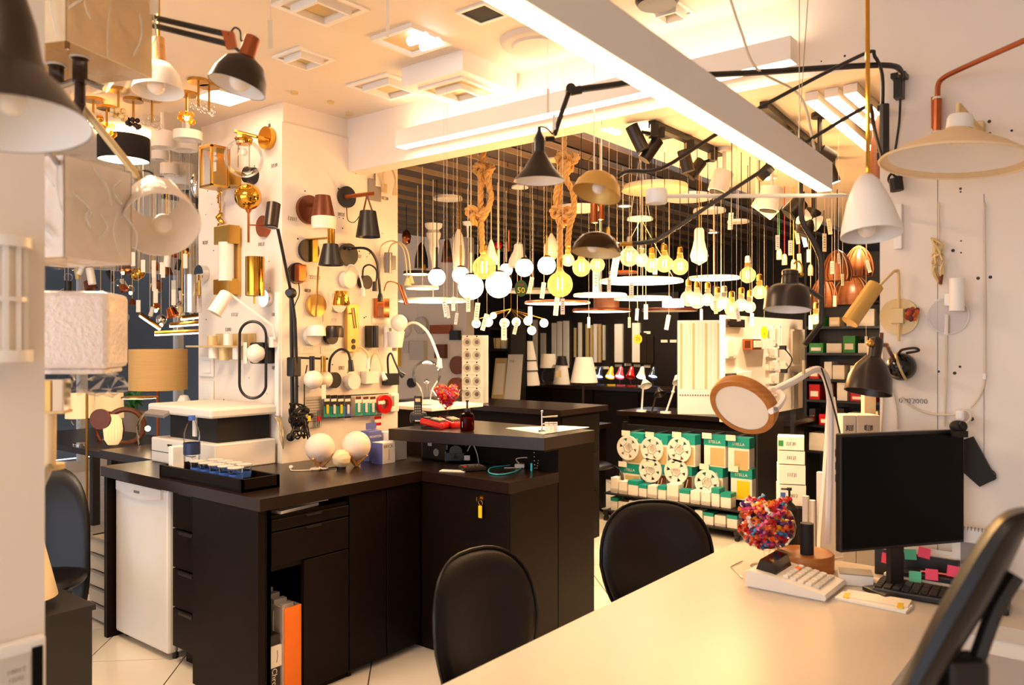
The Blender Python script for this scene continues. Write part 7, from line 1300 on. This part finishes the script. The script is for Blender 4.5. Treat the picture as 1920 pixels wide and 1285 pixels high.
# dark display table with lamps
zt_ = .80; c = T('display_table', 'dark display table with table lamps in the left room', 'table', (-5.6, 2.6, 0)); a = ATZ(180, 855, zt_); c.p('top', box((-6.1, 2.75, zt_-.02), (1.7, .7, .04)), M['darktop'])
for x in (-6.85, -5.35):
    for y in (2.48, 3.02): c.p('leg', bx(x-.03, x+.03, y-.03, y+.03, 0, zt_-.04), M['black'])
for i, (u, lb) in enumerate(((150, 'left white drum table lamp with crystal foot in the left room'), (205, 'right white drum table lamp with crystal foot in the left room'))):
    d = 5.6 if i == 0 else 5.9; q = AT(u, 838, d); q.z = zt_; t = T('crystal_table_lamp', lb, 'lamp', q); t.p('shade', L(u, 738, d, [(24, 0), (25, 46)], sh=.003, n=36), M['wglow']); t.p('crystal_stem', L(u-8 if i == 0 else u, 784, d, [(4, 0), (9, 6), (4, 14), (7, 24), (4, 36), (9, 50), (10, 56), (0, 57)], n=8), M['glass']); t.p('foot', cyl(q, UP, .05, .012), M['chrome'])
d = 5.3; q = AT(212, 836, d); t = T('pleated_lantern', 'glowing pleated lantern lamp between the table lamps', 'lamp', (q.x, q.y, zt_)); V = L(212, 778, d, [(9, 0), (15, 10), (17, 28), (15, 46), (9, 56)], n=40)
for i_, v_ in enumerate(V.v):
    if i_ % 2: v_ += (Vector((q.x, q.y, v_.z))-v_)*.12
t.p('shade', V, M['wglow']); t.p('foot', cyl((q.x, q.y, zt_), UP, .04, .012), M['black'])
t = T('brown_disc_lamp', 'dark red-brown disc lamp on a brass pole in the left room', 'lamp', AT(190, 860, 5.0)); d = 4.9; t.p('disc', L(190, 786, d, [(0, 0), (19, 0), (19, 6), (0, 6)], W(0, 0, -1), n=36), M['brown']); q = AT(163, 800, d); t.p('pole', tube([AT(163, 735, d), (q.x, q.y, .02)], .008), M['brass']); t.p('base', cyl((q.x, q.y, 0), UP, .12, .02), M['brass']); t.p('arm', tb([(163, 786, d), (190, 786, d)], .005), M['black'])
t = T('wooden_loop_lamp', 'dark wooden loop lamp behind the pleated lantern', 'lamp', AT(240, 840, 5.7)); t.p('loop', torus(AT(235, 800, 5.7), 32*K(5.7), .02, W(.3, 0, -1), 36, 8), M['walnut']); t.p('loop', torus(AT(205, 805, 5.8), 30*K(5.8), .014, W(-.3, 0, -1), 36, 8), M['brown'])
t = T('slim_led_disc_lamp', 'slim floating disc lamp with lit underside under the straw drum', 'lamp', AT(262, 745, 4.9)); t.p('disc', L(262, 744, 4.9, [(0, 0), (32, 0), (32, 2.5), (0, 2.5)], n=36), M['brass']); t.p('diffuser', L(262, 747, 4.9, [(0, 0), (30, 0)], n=36), M['disc']); t.p('stem', tb([(294, 744, 4.9), (296, 760, 5.0)], .006), M['copperp'])
t = T('small_white_dome_lamp', 'small white dome lamp on top behind the printer lid', 'lamp', AT(345, 752, 5.0)); t.p('dome', L(345, 740, 5.0, [(0, 0), (7, 2), (11, 10), (12, 14), (0, 14)]), M['white']); q = AT(345, 752, 5.0); t.p('post', tube([q, (q.x, q.y, .02)], .008), M['white']); t.p('base', cyl((q.x, q.y, 0), UP, .1, .02), M['white'])
t = T('chrome_arc_lamp', 'small chrome arc lamp with lit bulb beside the printer', 'lamp', AT(270, 840, 5.0)); t.p('arc', tb([(262, 840, 5.0), (258, 800, 5.0), (272, 775, 5.0), (285, 772, 5.0)], .007, 8, 5), M['chrome']); t.p('bulb', ball(277, 804, 4.9, 5), M['globe'])
t = T('potted_plant', 'green leafy plant near the shop window', 'plant', AT(250, 800, 7.1)); rr = random.Random(2); q = AT(248, 770, 7.1)
for i in range(16):
    a_ = rr.uniform(0, 6.28); ln = rr.uniform(.12, .26); e = Vector((math.cos(a_)*ln, math.sin(a_)*ln, rr.uniform(.0, .22))); P = [q, q+e*.5+UP*.06, q+e]; n_ = (P[2]-P[0]).cross(UP).normalized()*.022
    t.p('leaf', S([P[0], P[1]+n_, P[2], P[1]-n_, P[1]+n_-UP*.002, P[1]-n_-UP*.002], [(0, 1, 2, 3), (0, 3, 5), (0, 4, 1)]), M['leaf'])
t.p('pot', lathe(shell([(.12, .0), (.09, -.5), (.0, -.5)], .01), q, UP, 24), M['grey']); 
c = T('plant_stand', 'grey stand under the green plant by the window', 'stand', (q.x, q.y, 0)); c.p('block', bx(q.x-.1, q.x+.1, q.y-.1, q.y+.1, 0, q.z-.505), M['grey'])
# lit LED bar chandelier and metallic cluster lamps
for i, pts in enumerate((((262, 592), (300, 618)), ((340, 599), (374, 595)), ((318, 612), (374, 608)), ((290, 628), (374, 624)))):
    d = 5.4; A, B = AT(*pts[0], d), AT(*pts[1], d+.1); t = T('led_bar_pendant', 'lit thin LED bar pendant beside the pillar, %s from top left' % ORD[i], 'pendant lamp', (A+B)/2, group='lit LED bars in the left room'); t.p('bar', tube([A+UP*.012, B+UP*.012], .014, 6), M['brass']); t.p('light_line', tube([A, B], .009, 6), M['strip']); p = (A+B)/2; t.p('cord', tube([p, (p.x, p.y, 2.79)], .002, 5), M['wcord'])
rr = random.Random(17); kinds = (('chrome ball', 'chrome'), ('gold ball', 'gold'), ('black cylinder', 'black'), ('beige cylinder', 'champ'), ('copper cup', 'copper'), ('clear glass', 'glass'), ('white cylinder', 'white'), ('brown cup', 'brown'))
for i in range(46):
    u = rr.uniform(205, 372) if i < 36 else rr.uniform(120, 230); v = rr.uniform(470, 600) if i < 36 else rr.uniform(500, 560); d = rr.uniform(5.2, 7.4); kn, m = rr.choice(kinds); r = rr.uniform(7, 13)
    t = T('cluster_pendant', '%s pendant lamp in the left room cluster, %s piece of row %s' % (kn, ORD[i % 16], ORD[i//16]), 'pendant lamp', AT(u, v, d), group='dense pendant cluster in the left room')
    if 'ball' in kn or 'glass' in kn: t.p('shade', ball(u, v, d, r, 16, 10), M[m])
    elif 'cup' in kn: t.p('shade', L(u, v-r, d, [(2, 0), (r*.7, 3), (r, r*1.6)], W(rr.uniform(-.5, .5), -1, 0), sh=.002, n=18), M[m])
    else: t.p('shade', L(u, v-r, d, [(r*.55, 0), (r*.55, r*2.4)], W(rr.uniform(-.6, .6), -1, 0), cap=True, n=16), M[m])
    p = AT(u, v-r*.5, d); t.p('cord', tube([p, (p.x, p.y, 2.79)], .002, 5), M[rr.choice(('cord', 'wcord', 'brass'))])
    if i % 7 == 0: t.p('lit_point', ball(u, v+r, d-.02, 3, 10, 6), M['fil'])
for i in range(14):
    u = rr.uniform(240, 372); v = rr.uniform(480, 590); d = rr.uniform(4.9, 5.6); h_ = rr.uniform(22, 34); p = AT(u, v, d); one('price_tag', 'narrow white price tag in the dense pendant cluster of the left room', 'price tag', pbox(u-4, v-h_/2, u+4, v+h_/2, d, .002)+tube([p, (p.x, p.y, 2.79)], .0008, 4), M['tag'], group='price tags in the left room')
# ceiling lamps of the left room
for i, (u, v, r, d, kn, m) in enumerate(((175, 232, 22, 5.4, 'gold crystal', 'gold'), (200, 245, 18, 5.2, 'amber glass', 'amberg'), (222, 215, 16, 5.8, 'beige drum', 'champ'), (250, 232, 14, 5.6, 'dark smoked', 'graph'), (285, 230, 18, 5.4, 'clear glass', 'glass'), (350, 222, 16, 4.6, 'lit crystal', 'amberg'), (372, 200, 14, 4.3, 'clear crystal', 'glass'), (392, 208, 12, 4.3, 'small crystal', 'glass'))):
    d = 1.14*F/(CY-v)
    t = T('crystal_ceiling_lamp', '%s ceiling lamp of the left room' % kn, 'ceiling lamp', AT(u, v, d)); c0 = AT(u, v, d)
    for j in range(9):
        a_ = j*2.4; t.p('crystal', sph(c0+Vector((math.cos(a_)*r*.7*K(d), math.sin(a_)*r*.7*K(d), (j % 3-1)*r*.35*K(d))), r*.34*K(d), 8, 5), M[m])
    t.p('stem', tube([c0, (c0.x, c0.y, 2.79)], .006), M['brass']); t.p('canopy', cyl((c0.x, c0.y, 2.775), UP, .05, .015), M['brass'])
    if i in (0, 1, 5): t.p('bulb', sph(c0, r*.28*K(d), 10, 6), M['fil'])
for i, (u, v, w_, h_, d) in enumerate(((300, 292, 15, 16, 5.6), (345, 275, 24, 14, 5.4), (318, 318, 17, 20, 5.6), (340, 330, 30, 40, 6.4), (352, 255, 26, 16, 5.6), (305, 262, 20, 30, 6.5))):
    d = min(d, 1.12*F/(CY-v)); p = AT(u, v, d); t = T('white_cylinder_ceiling_lamp', 'white cylinder ceiling lamp beside the pillar top, %s of six' % ORD[i], 'ceiling lamp', p, group='white cylinders by the pillar top'); t.p('cylinder', L(u, v-h_/2, d, [(w_, 0), (w_, h_)], cap=True, n=30), M['whitem']); t.p('lens', L(u, v+h_/2+.5, d, [(0, 0), (w_*.6, 0)], n=24), M['opal']); t.p('stem', tube([p, (p.x, p.y, 2.79)], .012), M['whitem'])

# ================================================================ ceiling fixtures of the front room
ZL = 2.79
def sq(label, u, v, s, kind):
    p = ATZ(u, v, ZL); t = T('recessed_square_light' if kind != 'box' else 'box_ceiling_light', label, 'ceiling light', p)
    def fr(o_, i_, z0, z1): return join(bx(-o_, o_, -o_, -i_, z0, z1), bx(-o_, o_, i_, o_, z0, z1), bx(-o_, -i_, -i_, i_, z0, z1), bx(i_, o_, -i_, i_, z0, z1)).mv(p.x, p.y, ZL)
    if kind == 'rec': t.p('frame', fr(s, s*.82, -.008, 0), M['white']); t.p('well', fr(s*.82, s*.80, -.006, .0), M['lgrey']); t.p('diffuser', bx(-s*.5, s*.5, -s*.5, s*.5, -.004, -.001).mv(p.x, p.y, ZL), M['champ']); t.p('inner_frame', fr(s*.62, s*.52, -.03, 0), M['white'])
    elif kind == 'box':
        t.p('housing', join(bx(-s, s, -s, s, -.09, 0)).mv(p.x, p.y, ZL), M['white']); t.p('frame', fr(s*.72, s*.6, -.1, -.09), M['white']); t.p('diffuser', bx(-s*.6, s*.6, -s*.6, s*.6, -.094, -.09).mv(p.x, p.y, ZL), M['champ']); t.p('inner_frame', fr(s*.42, s*.32, -.12, -.09), M['white'])
    elif kind == 'lit': t.p('frame', fr(s, s*.9, -.012, 0), M['white']); t.p('diffuser', bx(-s*.9, s*.9, -s*.9, s*.9, -.009, -.004).mv(p.x, p.y, ZL), M['disc'])
    elif kind == 'black': t.p('frame', fr(s*1.25, s, -.008, 0), M['white']); t.p('reflector', bx(-s, s, -s, s, -.004, -.001).mv(p.x, p.y, ZL), M['rubber'])
    elif kind == 'bulbs':
        t.p('frame', fr(s, s*.85, -.02, 0), M['white']); t.p('reflector', bx(-s*.85, s*.85, -s*.85, s*.85, -.004, -.001).mv(p.x, p.y, ZL), M['champ'])
        for y in (-.3, .3): t.p('tube_lamp', cylp((p.x+s*.2, p.y+y*s, ZL-.03), (p.x+s*1.0, p.y+y*s, ZL-.03), .018), M['cool'])
    return t
sq('square recessed light at the top, left of centre', 602, 12, .13, 'rec'); sq('small square recessed light above the copper-necked lamp', 570, 108, .10, 'rec'); sq('square recessed light with two exposed tubes', 772, 72, .12, 'bulbs'); sq('wide square recessed light near the header', 730, 162, .15, 'rec'); sq('protruding square box light near the header', 862, 132, .19, 'box'); sq('square light with black reflector beside the linear pendant', 905, 24, .06, 'black'); sq('lit square panel light behind the copper-necked lamp', 418, 180, .11, 'lit'); sq('small square white light right of the linear pendant', 1258, 20, .07, 'rec')
p = ATZ(1010, 78, ZL); t = T('round_ceiling_light', 'round flush ceiling light with stepped rings beside the linear pendant', 'ceiling light', p); t.p('ring', lathe([(0, -.03), (.11, -.03), (.115, -.02), (.15, -.02), (.16, -.012), (.165, 0)], (p.x, p.y, ZL), UP, 48), M['ceil'])
p = ATZ(1232, -8, ZL); t = T('dark_ceiling_lamp', 'dark round ceiling lamp cut by the top edge', 'ceiling light', p); t.p('body', lathe(solid([(.07, -.035), (.08, -.02), (.08, 0)]), (p.x, p.y, ZL), UP, 30), M['graph'])
for i, (u, v) in enumerate(((620, 190), (655, 212), (552, 172))):
    p = ATZ(u, v, ZL); one('sprinkler_button', 'small beige ceiling button near the pillar top, %s of three' % ORD[i], 'ceiling sensor', cyl(p-UP*.012, UP, .018, .012, 14), M['champ'], group='ceiling buttons')
for u, v in ((727, 0), (1030, 185)):
    p = ATZ(u, 60, ZL); one('price_tag', 'narrow white price tag hanging from the %s' % ('ceiling above the square lights' if u < 800 else 'header light'), 'price tag', (pbox(u-3, 0, u+3, 70, 2.6, .002)+tb([(u, 0, 2.6), (u, -88, 2.6)], .0008, 4)) if u < 800 else pbox(1025, 166, 1030, 212, 2.9, .002)+tb([(1027, 168, 2.9), (1027, -11, 2.9)], .0008, 4), M['tag'], group='white price tags hanging from lamps')
